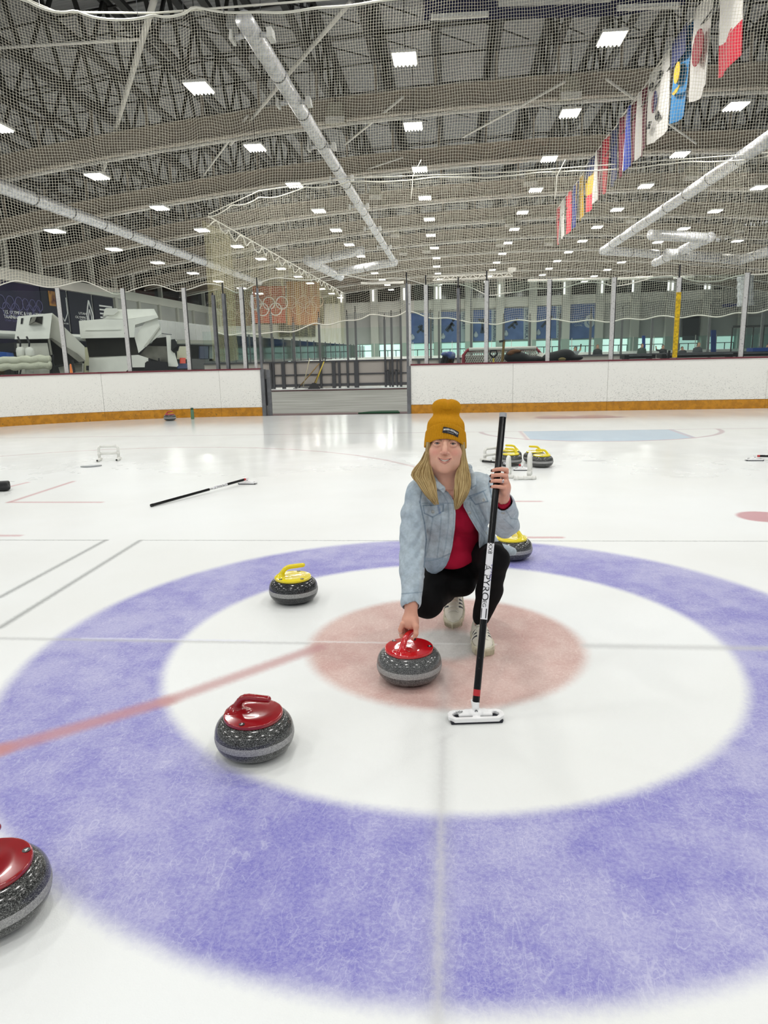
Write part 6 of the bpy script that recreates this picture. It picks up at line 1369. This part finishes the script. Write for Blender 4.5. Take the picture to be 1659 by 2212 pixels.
hat = thing_hat = knit(lerpprof([(.083, .097, .05, .012), (.082, .096, .075, .012), (.079, .092, .095, .012), (.071, .082, .109, .012), (.0605, .069, .122, .014), (.0565, .063, .132, .016), (.058, .064, .144, .016), (.0625, .068, .157, .015), (.0625, .067, .171, .014), (.054, .057, .186, .012), (.037, .038, .196, .010), (.015, .015, .1995, .008), (.002, .002, .198, .008)], 70), 'beanie', body, 64, .0013, closed=True,
    bend=lambda a, z, x, y: -.012*math.exp(-((x-.006)/.007)**2-((y+.035)/.03)**2) if z > .168 else -.004*math.exp(-((x-.005)/.02)**2)*(1 if z > .15 and y < 0 else 0))
def cufftilt(a, z, x, y): return -.030*(abs(x)/.09)**2.2+(.004 if y < 0 else -.012)*(abs(y)/.1)
cuff = knit(lerpprof([(.080, .098, .026, .012), (.087, .104, .018, .012), (.0915, .1085, .020, .012), (.0925, .1085, .030, .012), (.0915, .1055, .050, .012), (.0895, .103, .068, .012), (.088, .101, .080, .012), (.085, .098, .0855, .012), (.081, .094, .083, .012)], 44), 'beanie_cuff', hat, 56, .0014, bend=cufftilt)
# label patch on the cuff, wrapped round it
def on_cuff(x, z, off):
    x = max(-.09, min(.09, x)); y = -math.sqrt(max(0, 1-(x/.092)**2))*.1075+.012-off; return Vector((x, y, z+cufftilt(0, z, x, y)))
patchm = mat('black_label_cloth', '#15161F', .6); patchw = mat('label_white_thread', '#F0EFEA', .6)
mb = MB(); vs = []; n = 10; ca, sa = math.cos(-.13), math.sin(-.13)
def patchpt(a, b, off): X_, Z_ = .022+a*ca-b*sa, .0520+a*sa+b*ca; return on_cuff(X_, Z_, off)
for off in (.001, .0028):
    for j in (0, 1):
        for i in range(n+1): vs.append(patchpt(-.034+.068*i/n, -.0125+.025*j, off))
fs = []
for i in range(n): fs += [(i, i+1, n+2+i, n+1+i), (2*n+2+i, 3*n+3+i, 3*n+4+i, 2*n+3+i), (i, 2*n+2+i, 2*n+3+i, i+1), (n+1+i, n+2+i, 3*n+4+i, 3*n+3+i)]
mb.add(vs, fs); pt = fixn(mb.build('label_patch', patchm, hat, label='black woven label with white arched lettering')); pt.data.transform(HX)
cu = bpy.data.curves.new('lettering', 'FONT'); cu.body = 'MAVEN DISTRICT'; cu.size = .0105; cu.align_x = 'CENTER'; cu.offset = .0003; tmp = bpy.data.objects.new('tmp', cu); COL.objects.link(tmp); me = bpy.data.meshes.new_from_object(tmp.evaluated_get(bpy.context.evaluated_depsgraph_get())); bpy.data.objects.remove(tmp)
xs = [v.co.x for v in me.vertices]; sc_ = .031/max(xs)
for v in me.vertices: a, b = v.co.x*sc_, v.co.y*1.05; v.co = HX @ patchpt(a, b*1.0+.001-4.2*a*a, .0036)
me.materials.clear(); me.materials.append(patchw); link(bpy.data.objects.new('lettering', me), pt)
mb = MB()
for i in range(9): a = -.012+.003*i; mb.bar(HX @ patchpt(a, -.006, .0034), HX @ patchpt(a+.0018, -.006, .0034), .0012)
mb.build('small_lettering', patchw, pt)
# --- hair -----------------------------------------------------------------
hairm = bpy.data.materials.new('blond_hair'); hairm.use_nodes = True
def mk_hair():
    N = NT(hairm.node_tree); b = hairm.node_tree.nodes['Principled BSDF']; a = N.n('ShaderNodeVertexColor'); a.layer_name = 'tint'; N.put(b.inputs[0], a.outputs[0]); b.inputs['Roughness'].default_value = .45; b.inputs['Specular IOR Level'].default_value = .3
mk_hair()
def hairside(outer, inner, ys, seed, n=75, nm='hair'):
    r = random.Random(seed); mb = MB(); K = len(outer)
    for i in range(n):
        f = (i+.5)/n+r.uniform(-.01, .01); dep = r.uniform(-1, 1); pts = []; cut = r.uniform(.84, 1.0)
        ph = r.uniform(0, 6); am = r.uniform(.3, 1.5)
        for j in range(17):
            t_ = j/16*cut*(K-1); k_ = min(int(t_), K-2); q = t_-k_
            def cr(A_): p0, p1, p2, p3 = A_[max(k_-1, 0)], A_[k_], A_[k_+1], A_[min(k_+2, K-1)]; return [.5*((2*b)+(-a+c)*q+(2*a-5*b+4*c-d)*q*q+(-a+3*b-3*c+d)*q**3) for a, b, c, d in zip(p0, p1, p2, p3)]
            o_, i_ = cr(outer), cr(inner); y = cr([(v,) for v in ys])[0]
            px = o_[0]+(i_[0]-o_[0])*f+am*math.sin(ph+j*.5); py = o_[1]+(i_[1]-o_[1])*f
            bulge = -.018*math.sin(math.pi*min(1, max(0, f)))*(1 if j > 1 else .3)
            pts.append(P(px, py, y=y+bulge+dep*.009))
        rad = [r.uniform(.0009, .0019)*(1 if j < 12 else max(.25, (17-j)/5)) for j in range(17)]; mb.tube(pts, rad, 5)
    o = mb.build(nm, hairm, body, smooth=True); ca_ = o.data.color_attributes.new('tint', 'FLOAT_COLOR', 'POINT'); per = 85; cc = []
    for i in range(n):
        f = r.random()**1.1; base = hexc('#8A6B3A')*(1-f)+hexc('#D8C08A')*f
        for j in range(17):
            q = base*(.72+.28*min(1, j/5)); cc += [(*q, 1)]*5
    ca_.data.foreach_set('color', np.array(cc, np.float32).ravel()); return o
hairside([(922, 955), (917, 988), (900, 1008), (889, 1026), (899, 1040), (918, 1068), (938, 1092)], [(930, 955), (928, 990), (932, 1012), (937, 1030), (941, 1048), (944, 1070), (948, 1090)], [-.075, -.085, -.085, -.090, -.105, -.125, -.135], 3, 460)
hairside([(918, 975), (908, 995), (893, 1012), (888, 1024), (891, 1032), (893, 1030), (889, 1020)], [(921, 975), (914, 995), (900, 1014), (895, 1028), (901, 1042), (908, 1050), (914, 1058)], [-.06, -.06, -.07, -.08, -.09, -.09, -.09], 8, 10)
hairside([(1002, 955), (1006, 988), (1011, 1010), (1016, 1030), (1016, 1050), (1008, 1072), (990, 1100)], [(994, 955), (992, 998), (988, 1016), (984, 1034), (982, 1055), (981, 1078), (982, 1102)], [-.065, -.070, -.085, -.095, -.110, -.125, -.135], 5, 460)
hb = Vol((-.13, -.06, .72), (.17, .16, 1.06), .005); q = np.array(H((0, .06, -.03)))
hb.ell(q, (.083, .06, .09), k=.02).ell(q+[-.045, -.02, -.10], (.045, .045, .09), k=.03).ell(q+[.045, -.02, -.10], (.045, .045, .09), k=.03).ell(q+[0, .02, -.12], (.085, .04, .11), k=.03)
vol_build(hb, 'back_hair', hairm, body, 2, lambda p: np.tile(hexc('#9A7C48'), (len(p), 1)))
# --- shirt ----------------------------------------------------------------
def torso(v, g_, low=True):
    v.ell((.028, .075, .655), (.138+g_, .100+g_, .135+g_), k=.05).ell((.055, .13, .51), (.128+g_, .115+g_, .12+g_), k=.05)
    v.ell((-.035, .0, .635), (.060+g_, .050+g_, .060+g_), k=.04).ell((.095, .01, .635), (.060+g_, .050+g_, .060+g_), k=.04)
    v.cap(RSH+[.03, 0, 0], LSH-[.03, 0, 0], .042+g_, .042+g_, k=.05); v.ell((.03, .07, .50), (.105+g_, .09+g_, .09+g_), k=.04)
    return v
sv = Vol((-.22, -.20, .33), (.36, .36, .90), .0045); torso(sv, .0); sv.ell((.045, .05, .425), (.100, .08, .055), k=.04)
sv.fn(lambda X: (X[..., 2]-(.815+.25*np.abs(X[..., 0]-.012))), (-.3, -.3, .7), (.4, .4, .95), .004, 'sub') if False else None
nb = np.array(H((0, .045, -.17)))
sv.cap((.006, .02, .96), (.006, .01, .862), .066, .056, k=.008, mode='sub'); sv.ell((.008, -.055, .835), (.035, .05, .035), k=.01, mode='sub')
zc_ = .388
sv.fn(lambda X: X[..., 2]-(zc_+.12*np.clip(X[..., 0]-.03, 0, 1)*1.6+.02*np.clip(-X[..., 0], 0, 1)), (-.3, -.3, .3), (.4, .4, .55), .004, 'sub') if False else sv.fn(lambda X: (X[..., 2]-(zc_+.55*np.clip(X[..., 0]-.02, 0, 1)**1.3)), (-.3, -.3, .3), (.4, .4, .55), .004, 'sub')
def foldf(X, amp, ks):
    d = 0
    for kx, ky, kz, ph, wp in ks: d = d+np.sin(kx*X[..., 0]+ky*X[..., 1]+kz*X[..., 2]+ph+wp*np.sin(11*X[..., 2]+7*X[..., 0]))
    return amp*d/len(ks)
Xg = np.stack(np.meshgrid(*sv.ax, indexing='ij'), -1); sv.F += foldf(Xg, .0035, [(30, 0, 55, 0, 1), (-40, 10, 35, 2, 1.5), (0, 20, 80, 1, 1)]).astype(np.float32)
shirt = vol_build(sv, 'shirt', clothm, body, 2, lambda p: np.tile(hexc('#A80F32'), (len(p), 1)))
# red cuff peeking at the left wrist
# --- trousers ---------------------------------------------------------------
pv = Vol((-.22, -.24, .07), (.37, .48, .56), .005)
pv.ell((.095, .27, .345), (.165, .135, .11), k=.05).ell((.09, .17, .38), (.15, .11, .085), k=.05)
pv.chain([((.025, .26, .335), .108), ((-.035, .08, .300), .094), (RKN, .072)], k=.03); pv.cap(RKN, RKN*.34+RAN*.66, .068, .047, k=.03); pv.ell((.075, .10, .29), (.085, .10, .07), k=.04); pv.ell(RKN+[-.004, -.01, -.012], (.070, .06, .066), k=.02)
pv.chain([((.175, .25, .345), .108), ((.215, .07, .425), .094), (LKN, .066)], k=.03); pv.chain([(LKN, .062), (LKN*.5+LAN*.5+[.006, .008, 0], .061), (LAN+[0, 0, .030], .044)], k=.025)
Xg = np.stack(np.meshgrid(*pv.ax, indexing='ij'), -1); pv.F += foldf(Xg, .0018, [(25, 60, 70, 0, 2), (-50, 30, 90, 1, 2)]).astype(np.float32)
trousers = vol_build(pv, 'trousers', clothm, body, 2, lambda p: np.tile(hexc('#070708'), (len(p), 1)))
# --- jacket -----------------------------------------------------------------
jv = Vol((-.26, -.42, .25), (.41, .30, .91), .0036); G = .017
torso(jv, G)
jv.ell((.10, .10, .52), (.15, .13, .09), k=.04).ell((-.03, .045, .45), (.085, .085, .10), k=.05).ell((.125, .04, .62), (.085, .10, .12), k=.04)
jv.cap((.15, .06, .50), npP(1108, 1192, .06), .06, .022, k=.03)
RMD = (REL+RWR)/2+np.array([0, .012, 0])
jv.chain([(RSH, .062), (RSH*.5+REL*.5+[-.006, 0, 0], .062), (REL, .060), (RMD, .056), (RWR+(REL-RWR)*.16, .046)], k=.022)
cd = (RWR-REL)/np.linalg.norm(RWR-REL); ce = RWR+(REL-RWR)*.03
jv.cap(ce-cd*.058, ce, .0445, .0455, k=.004)
LCU = LWR+(LEL-LWR)*.16; ld = (LWR-LEL)/np.linalg.norm(LWR-LEL)
jv.chain([(LSH, .062), (LSH*.5+LEL*.5+[.012, .008, 0], .064), (LEL, .060), (LEL*.5+LCU*.5, .056), (LCU, .048)], k=.022); jv.cap(LCU-ld*.035, LCU+ld*.012, .0475, .0495, k=.004)
# collar flaps
jv.chain([(npP(927, 1018, .03), .020), (npP(932, 1030, -.055), .022), (npP(944, 1047, -.095), .020), (npP(956, 1056, -.105), .011)], k=.006, flat=((.55, -1, .35), .32))
jv.chain([(npP(1012, 1012, .03), .022), (npP(1016, 1030, -.05), .024), (npP(1020, 1048, -.085), .018), (npP(1022, 1054, -.09), .010)], k=.006, flat=((-.55, -1, .35), .42))
jv.chain([(npP(927, 1018, .03), .022), (np.array([.0, .10, .875]), .026), (npP(1012, 1012, .03), .022)], k=.01, flat=((0, 1, .2), .5))
# wrinkles
Xg = np.stack(np.meshgrid(*[a.astype(np.float32) for a in jv.ax], indexing='ij'), -1)
jv.F += foldf(Xg, .0065, [(45, 20, 38, 0, 2.2), (-38, 25, 52, 1.3, 2.5), (70, 0, -30, 2.2, 1.5)]).astype(np.float32)
arm = np.exp(-((Xg[..., 0]+.155)/.055)**2)*(Xg[..., 2] < .70); jv.F += (.0045*arm*np.sin(Xg[..., 2]*95+5*np.sin(Xg[..., 0]*30)+1)*np.exp(-((Xg[..., 2]-.56)/.10)**2)).astype(np.float32)
arm2 = (Xg[..., 0] > .20); jv.F += (.004*arm2*np.sin(Xg[..., 2]*60+Xg[..., 0]*50)).astype(np.float32)
# raised placket, pockets, seams in image-of-the-front coordinates
q = Xg-np.array(CC, dtype=np.float32); zc = q@CF.astype(np.float32); PX = CX+FPX*(q@CR.astype(np.float32))/zc; PY = CY+FPX*(q@CD.astype(np.float32))/zc; frontm = Xg[..., 1] < .06; del q, zc
def interp(ys, xs, v): return np.interp(v, ys, xs)
OLy, OLx = [1040, 1053, 1070, 1085, 1110, 1140, 1183, 1209, 1222, 1232, 1240, 1250], [954, 962, 974, 982, 984.5, 983, 977, 970, 964, 955, 941, 915]
ORy, ORx = [1040, 1060, 1094, 1120, 1145, 1163, 1175, 1182], [1003, 1000, 1001, 1015, 1030, 1043, 1041, 1036]
ol = interp(OLy, OLx, PY); orr = interp(ORy, ORx, PY)
def smooth(x, w_): return 1/(1+np.exp(-np.clip(x/w_, -20, 20)))
rightarm = Xg[..., 0] > 5
jv.F -= (.0035*frontm*(smooth(PX-(ol-15), .8)*smooth(ol-PX, .8)+smooth(PX-orr, .8)*smooth(orr+15-PX, .8))*(PY > 1062)).astype(np.float32)
def inpoly(poly, X_, Y_):
    r = np.full(X_.shape, 1e9, np.float32); n = len(poly); cx, cy = np.mean([p[0] for p in poly]), np.mean([p[1] for p in poly])
    for i in range(n):
        (x0, y0), (x1, y1) = poly[i], poly[(i+1) % n]; L_ = math.hypot(x1-x0, y1-y0); nx, ny = (y1-y0)/L_, -(x1-x0)/L_
        if (cx-x0)*nx+(cy-y0)*ny < 0: nx, ny = -nx, -ny
        r = np.minimum(r, (X_-x0)*nx+(Y_-y0)*ny)
    return r   # >0 inside (convex)
PL = [(914, 1092), (958, 1090), (957, 1104), (935, 1117), (917, 1109)]; PR = [(1014, 1072), (1044, 1061), (1054, 1083), (1027, 1090)]
for poly in (PL, PR): jv.F -= (.004*frontm*smooth(inpoly(poly, PX, PY), .7)).astype(np.float32)
# opening: cut everything between the edges on the front side
dep = Xg[..., 1] < .085+.25*(np.clip(.55-Xg[..., 2], 0, 1))
cut = dep & (PX > ol) & (PX < orr) & (PY < 1300) & (PY > 1036) & (Xg[..., 0] > -.06) & (Xg[..., 0] < .16)
cut |= dep & (PY >= 1180) & (PX > ol) & (Xg[..., 0] < .155) & (PX < 1100) & (Xg[..., 2] < .62)
# distance-like smoothing of the cut: use pixel distances turned into metres
dm = np.minimum(PX-ol, np.where(PY > 1180, 1e3, orr-PX))*.0021
cutd = np.where(dep & (Xg[..., 0] > -.09) & (Xg[..., 0] < .165) & (PY > 1034), dm, -.02); cutd = np.minimum(cutd, (.088+.25*np.clip(.55-Xg[..., 2], 0, 1)-Xg[..., 1]))
jv.F = np.maximum(jv.F, cutd.astype(np.float32))
# hem: slanting bottom edge of the body part (sleeves kept)
hem = np.interp(Xg[..., 0], [-.12, -.03, .02, .10, .20, .30], [.352, .358, .375, .44, .475, .445]); body_zone = (Xg[..., 0] > -.10) & ((Xg[..., 1] > -.17)|(Xg[..., 0] > .0))
jv.F = np.where(body_zone & (PX > 917), np.maximum(jv.F, (hem-Xg[..., 2]).astype(np.float32)), jv.F)
# hollow neck and cuffs
jv.cap((.006, .02, .97), (.006, .008, .872), .068, .058, k=.006, mode='sub'); jv.cap(ce+cd*.03, ce-cd*.03, .0365, .0355, k=.002, mode='sub'); jv.cap(LCU+ld*.05, LCU-ld*.025, .0385, .0375, k=.002, mode='sub')
del Xg, PX, PY, ol, orr, dm, cutd, hem, body_zone, cut, dep, arm, arm2, frontm
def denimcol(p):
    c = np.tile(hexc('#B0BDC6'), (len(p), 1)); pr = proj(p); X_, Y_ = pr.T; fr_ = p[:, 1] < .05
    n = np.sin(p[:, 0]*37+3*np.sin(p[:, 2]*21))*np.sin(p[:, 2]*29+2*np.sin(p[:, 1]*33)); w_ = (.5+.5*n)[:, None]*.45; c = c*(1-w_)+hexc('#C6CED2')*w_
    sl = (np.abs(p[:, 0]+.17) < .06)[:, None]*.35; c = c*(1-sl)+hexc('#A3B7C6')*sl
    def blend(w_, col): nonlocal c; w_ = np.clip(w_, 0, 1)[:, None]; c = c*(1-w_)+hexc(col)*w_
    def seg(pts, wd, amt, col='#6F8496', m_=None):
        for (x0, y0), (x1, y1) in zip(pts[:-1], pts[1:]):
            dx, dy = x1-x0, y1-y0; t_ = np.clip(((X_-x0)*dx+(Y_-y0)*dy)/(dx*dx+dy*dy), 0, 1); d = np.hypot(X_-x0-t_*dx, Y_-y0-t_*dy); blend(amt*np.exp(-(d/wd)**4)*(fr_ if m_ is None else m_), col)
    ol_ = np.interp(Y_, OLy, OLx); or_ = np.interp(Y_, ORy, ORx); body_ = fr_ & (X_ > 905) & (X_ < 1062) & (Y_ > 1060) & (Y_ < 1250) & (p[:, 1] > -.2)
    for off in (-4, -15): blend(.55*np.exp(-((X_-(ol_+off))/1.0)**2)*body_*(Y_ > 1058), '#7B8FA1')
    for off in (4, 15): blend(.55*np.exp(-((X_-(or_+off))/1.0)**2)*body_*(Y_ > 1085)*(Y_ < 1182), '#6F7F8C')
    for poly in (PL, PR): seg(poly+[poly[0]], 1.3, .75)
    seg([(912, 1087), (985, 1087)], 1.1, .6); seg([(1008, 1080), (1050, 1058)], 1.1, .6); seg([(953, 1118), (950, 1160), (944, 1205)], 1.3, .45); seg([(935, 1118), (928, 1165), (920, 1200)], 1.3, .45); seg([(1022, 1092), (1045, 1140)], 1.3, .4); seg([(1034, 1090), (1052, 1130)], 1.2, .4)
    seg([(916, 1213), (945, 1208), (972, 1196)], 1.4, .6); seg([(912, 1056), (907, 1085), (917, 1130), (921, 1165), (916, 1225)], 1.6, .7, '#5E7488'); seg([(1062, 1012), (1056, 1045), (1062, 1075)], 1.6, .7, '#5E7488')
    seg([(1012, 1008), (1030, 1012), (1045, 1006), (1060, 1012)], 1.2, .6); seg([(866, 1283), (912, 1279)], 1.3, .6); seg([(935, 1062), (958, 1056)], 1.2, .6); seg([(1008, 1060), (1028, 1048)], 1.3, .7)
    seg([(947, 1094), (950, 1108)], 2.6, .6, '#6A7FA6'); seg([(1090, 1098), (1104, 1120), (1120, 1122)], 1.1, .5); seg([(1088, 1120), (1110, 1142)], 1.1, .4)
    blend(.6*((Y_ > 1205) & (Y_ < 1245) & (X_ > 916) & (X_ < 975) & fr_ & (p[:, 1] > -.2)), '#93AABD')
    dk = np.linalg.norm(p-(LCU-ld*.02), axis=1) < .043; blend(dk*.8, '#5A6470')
    return c
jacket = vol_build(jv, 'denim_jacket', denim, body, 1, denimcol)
# buttons on the jacket, found on its surface
dg_me = jacket.data; bvh = BVHTree.FromPolygons([v.co for v in dg_me.vertices], [p.vertices for p in dg_me.polygons])
def surf(px, py):
    d = Vector(CF+(px-CX)/FPX*CR+(py-CY)/FPX*CD).normalized(); return bvh.ray_cast(Vector(CC), d)
btn = mat('pewter_button', '#B4B8B6', .5, .3)
for px, py in ((935, 1106), (1014, 1108), (1050, 1151), (1045, 1080), (1087, 1108), (975, 1066)):
    h_ = surf(px, py)
    if h_[0] is None: continue
    nrm = h_[1] if h_[1].dot(Vector(CC)-h_[0]) > 0 else -h_[1]; Mq = Matrix.Translation(h_[0]) @ nrm.to_track_quat('Z', 'Y').to_matrix().to_4x4()
    o = MB().lathe([(0, -.002), (.0085, -.002), (.0088, .0022), (.0065, .003), (.006, .0018), (0, .0022)], 18).build('button', btn, jacket, smooth=True); o.data.transform(Mq)
# rings
silv = mat('silver_ring', '#D0D0D2', .15, 1.)
def ringat(c, axis, R_, r, nm='ring'):
    axis = Vector(axis).normalized(); Mq = Matrix.Translation(Vector(c)) @ axis.to_track_quat('Z', 'Y').to_matrix().to_4x4(); pts = [Mq @ Vector((R_*math.cos(a), R_*math.sin(a), 0)) for a in [2*math.pi*i/20 for i in range(21)]]
    MB().tube(pts, r, 6, cap=False).build(nm, silv, body, smooth=True)
p, r = LF[2]; ringat((p[1]*.45+p[2]*.55), p[2]-p[1], r*1.12, .0013); ringat((p[1]*.30+p[2]*.70), p[2]-p[1], r*1.12, .0013)
k1, k2, k3, r = FA[0]; ringat(k1*.5+k2*.5, k2-k1, r*1.05, .0012); h_ = p[2]*.6+p[1]*.4+fwd*(r*1.1)
MB().lathe([(0, -.002), (.0025, -.001), (.003, .001), (0, .002)], 8, h_).build('ring_stone', mat('clear_stone', '#EFEFF2', .05, .3), body)
# crimson sleeve edge at the left wrist
cv = Vol(LWR-.07, LWR+.07, .003); cv.cap(LWR-ld*.035, LWR+ld*.002, .031, .030, k=.0); cv.cap(LWR+ld*.03, LWR-ld*.02, .026, .026, k=0, mode='sub'); vol_build(cv, 'shirt_sleeve_edge', clothm, shirt, 1, lambda p: np.tile(hexc('#A80F32'), (len(p), 1)))
# --- sneakers -----------------------------------------------------------------
shoem = tinted('off_white_leather', .5, .1, 200, .10, 30); solem = mat('cream_rubber_sole', '#D6D0B8', .6, var=.15, vscale=40); lacem = mat('white_laces', '#DDDBD0', .8)
SV = None
def sneaker(M, nm, stripes=True):
    global SV
    if SV is None:
        def outl(X, e):   # plan outline of a shoe pointing to -y
            y = X[..., 1]; wv = np.interp(y, [-.145, -.13, -.09, -.04, .03, .09, .115], [.0, .030, .047, .048, .039, .037, .0])+e; return np.abs(X[..., 0]-.004*np.cos(y*20))-wv
        a = Vol((-.07, -.165, -.01), (.07, .14, .15), .0026)
        def up_f(X):
            top = np.interp(X[..., 1], [-.14, -.12, -.08, -.03, .02, .06, .11], [.035, .048, .056, .078, .100, .104, .098]); w_ = np.interp(X[..., 1], [-.143, -.125, -.09, -.04, .03, .09, .112], [0, .032, .045, .045, .037, .035, .0])
            q = np.clip(X[..., 2]/top, 0, 1.2); lim = w_*np.sqrt(np.clip(1-(np.clip(q-.30, 0, 1)/.72)**2.2, 0, 1)); return np.maximum(np.abs(X[..., 0])-lim, np.maximum(X[..., 2]-top, .012-X[..., 2]))*.8
        a.fn(up_f, (-.06, -.15, 0), (.06, .12, .13), 0, 'add'); a.ell((0, .062, .115), (.027, .040, .04), k=.006, mode='sub'); a.ell((0, .055, .088), (.030, .034, .03), k=.004, mode='add'); a.ell((0, .062, .125), (.026, .038, .032), k=.004, mode='sub')
        b = Vol((-.07, -.165, -.01), (.07, .14, .06), .0026); b.fn(lambda X: np.maximum(outl(X, .002), np.maximum(-X[..., 2], X[..., 2]-.030-.006*(X[..., 1] < -.10)))*.9, (-.065, -.155, -.005), (.065, .13, .05), 0, 'add')
        v1, f1 = a.nets(); v2, f2 = b.nets(); SV = ((relax(v1, f1, 4), f1), (relax(v2, f2, 2), f2))
    def col(p):
        c = np.tile(hexc('#DEDACB'), (len(p), 1)); x, y, z = p.T
        if stripes:
            for k_ in range(3): d = (y+.045-.022*k_)+(z-.05)*.55; w_ = ((np.abs(d) < .005) & (np.abs(x) > .024) & (z > .030) & (z < .088))[:, None]; c = np.where(w_, hexc('#1C1F2C'), c)
        w_ = (np.abs(z-.034) < .002)[:, None]; c = np.where(w_, hexc('#9E9A86'), c); return c
    s_ = make_mesh('sneaker', [SV[0]], shoem, body, col, M); s2 = make_mesh('sole', [SV[1]], solem, s_, None, M)
    topz = lambda y: float(np.interp(y, [-.12, -.08, -.03, .02, .06], [.048, .056, .078, .100, .104]))
    mb = MB()
    for i in range(5):
        y = -.078+.020*i; z = topz(y)+.002; mb.tube([(-.024, y-.004, z-.010), (-.010, y, z), (.010, y+.004, z+.0), (.024, y+.010, z-.010)], .0032, 6); mb.tube([(.024, y-.004, z-.010), (.010, y, z+.001), (-.010, y+.004, z+.001), (-.024, y+.010, z-.010)], .0032, 6)
    mb.tube([(0, .0, .098), (.018, -.018, .097), (.026, -.002, .092), (.002, .0, .1)], .0026, 6); mb.tube([(0, .0, .098), (-.018, -.018, .097), (-.026, -.002, .092), (-.002, .0, .1)], .0026, 6); mb.tube([(0, 0, .1), (-.03, -.02, .07), (-.046, -.03, .035), (-.05, -.045, .02)], .0024, 6)
    o = mb.build('laces', lacem, s_, smooth=True); o.data.transform(M)
    mb = MB(); mb.hexa([(-.020, -.045, .06), (.020, -.045, .06), (.020, .03, .088), (-.020, .03, .088), (-.018, -.048, .066), (.018, -.048, .066), (.022, .036, .118), (-.022, .036, .118)]); o = mb.build('tongue', mat('pale_tongue', '#CFCBBC', .7), s_); o.data.transform(M)
    if True:
        mb = MB()
        for i in range(26):
            a = -1.45+2.9*i/25; y = -.118-.027*math.cos(a); x = .036*math.sin(a)*1.15; mb.bar((x, y-.0005, .004), (x, y-.0005, .026), .0016)
        o = mb.build('toe_ribs', mat('rib_shadowless_cream', '#BDB79E', .6), s2); o.data.transform(M)
    return s_
S1 = Matrix.Diagonal((1.12, 1.05, 1.1, 1))
sneaker(Matrix.Translation((.180, .0, 0)) @ Matrix.Rotation(math.radians(5), 4, 'Z') @ S1, 'sneaker')
tp = Vector(P(979, 1360, z=.0))
sneaker(Matrix.Translation((tp.x, tp.y+.012, .001)) @ Matrix.Rotation(math.radians(-3), 4, 'Z') @ Matrix.Rotation(math.radians(25), 4, 'X') @ Matrix.Translation((0, .150, 0)) @ S1, 'sneaker')
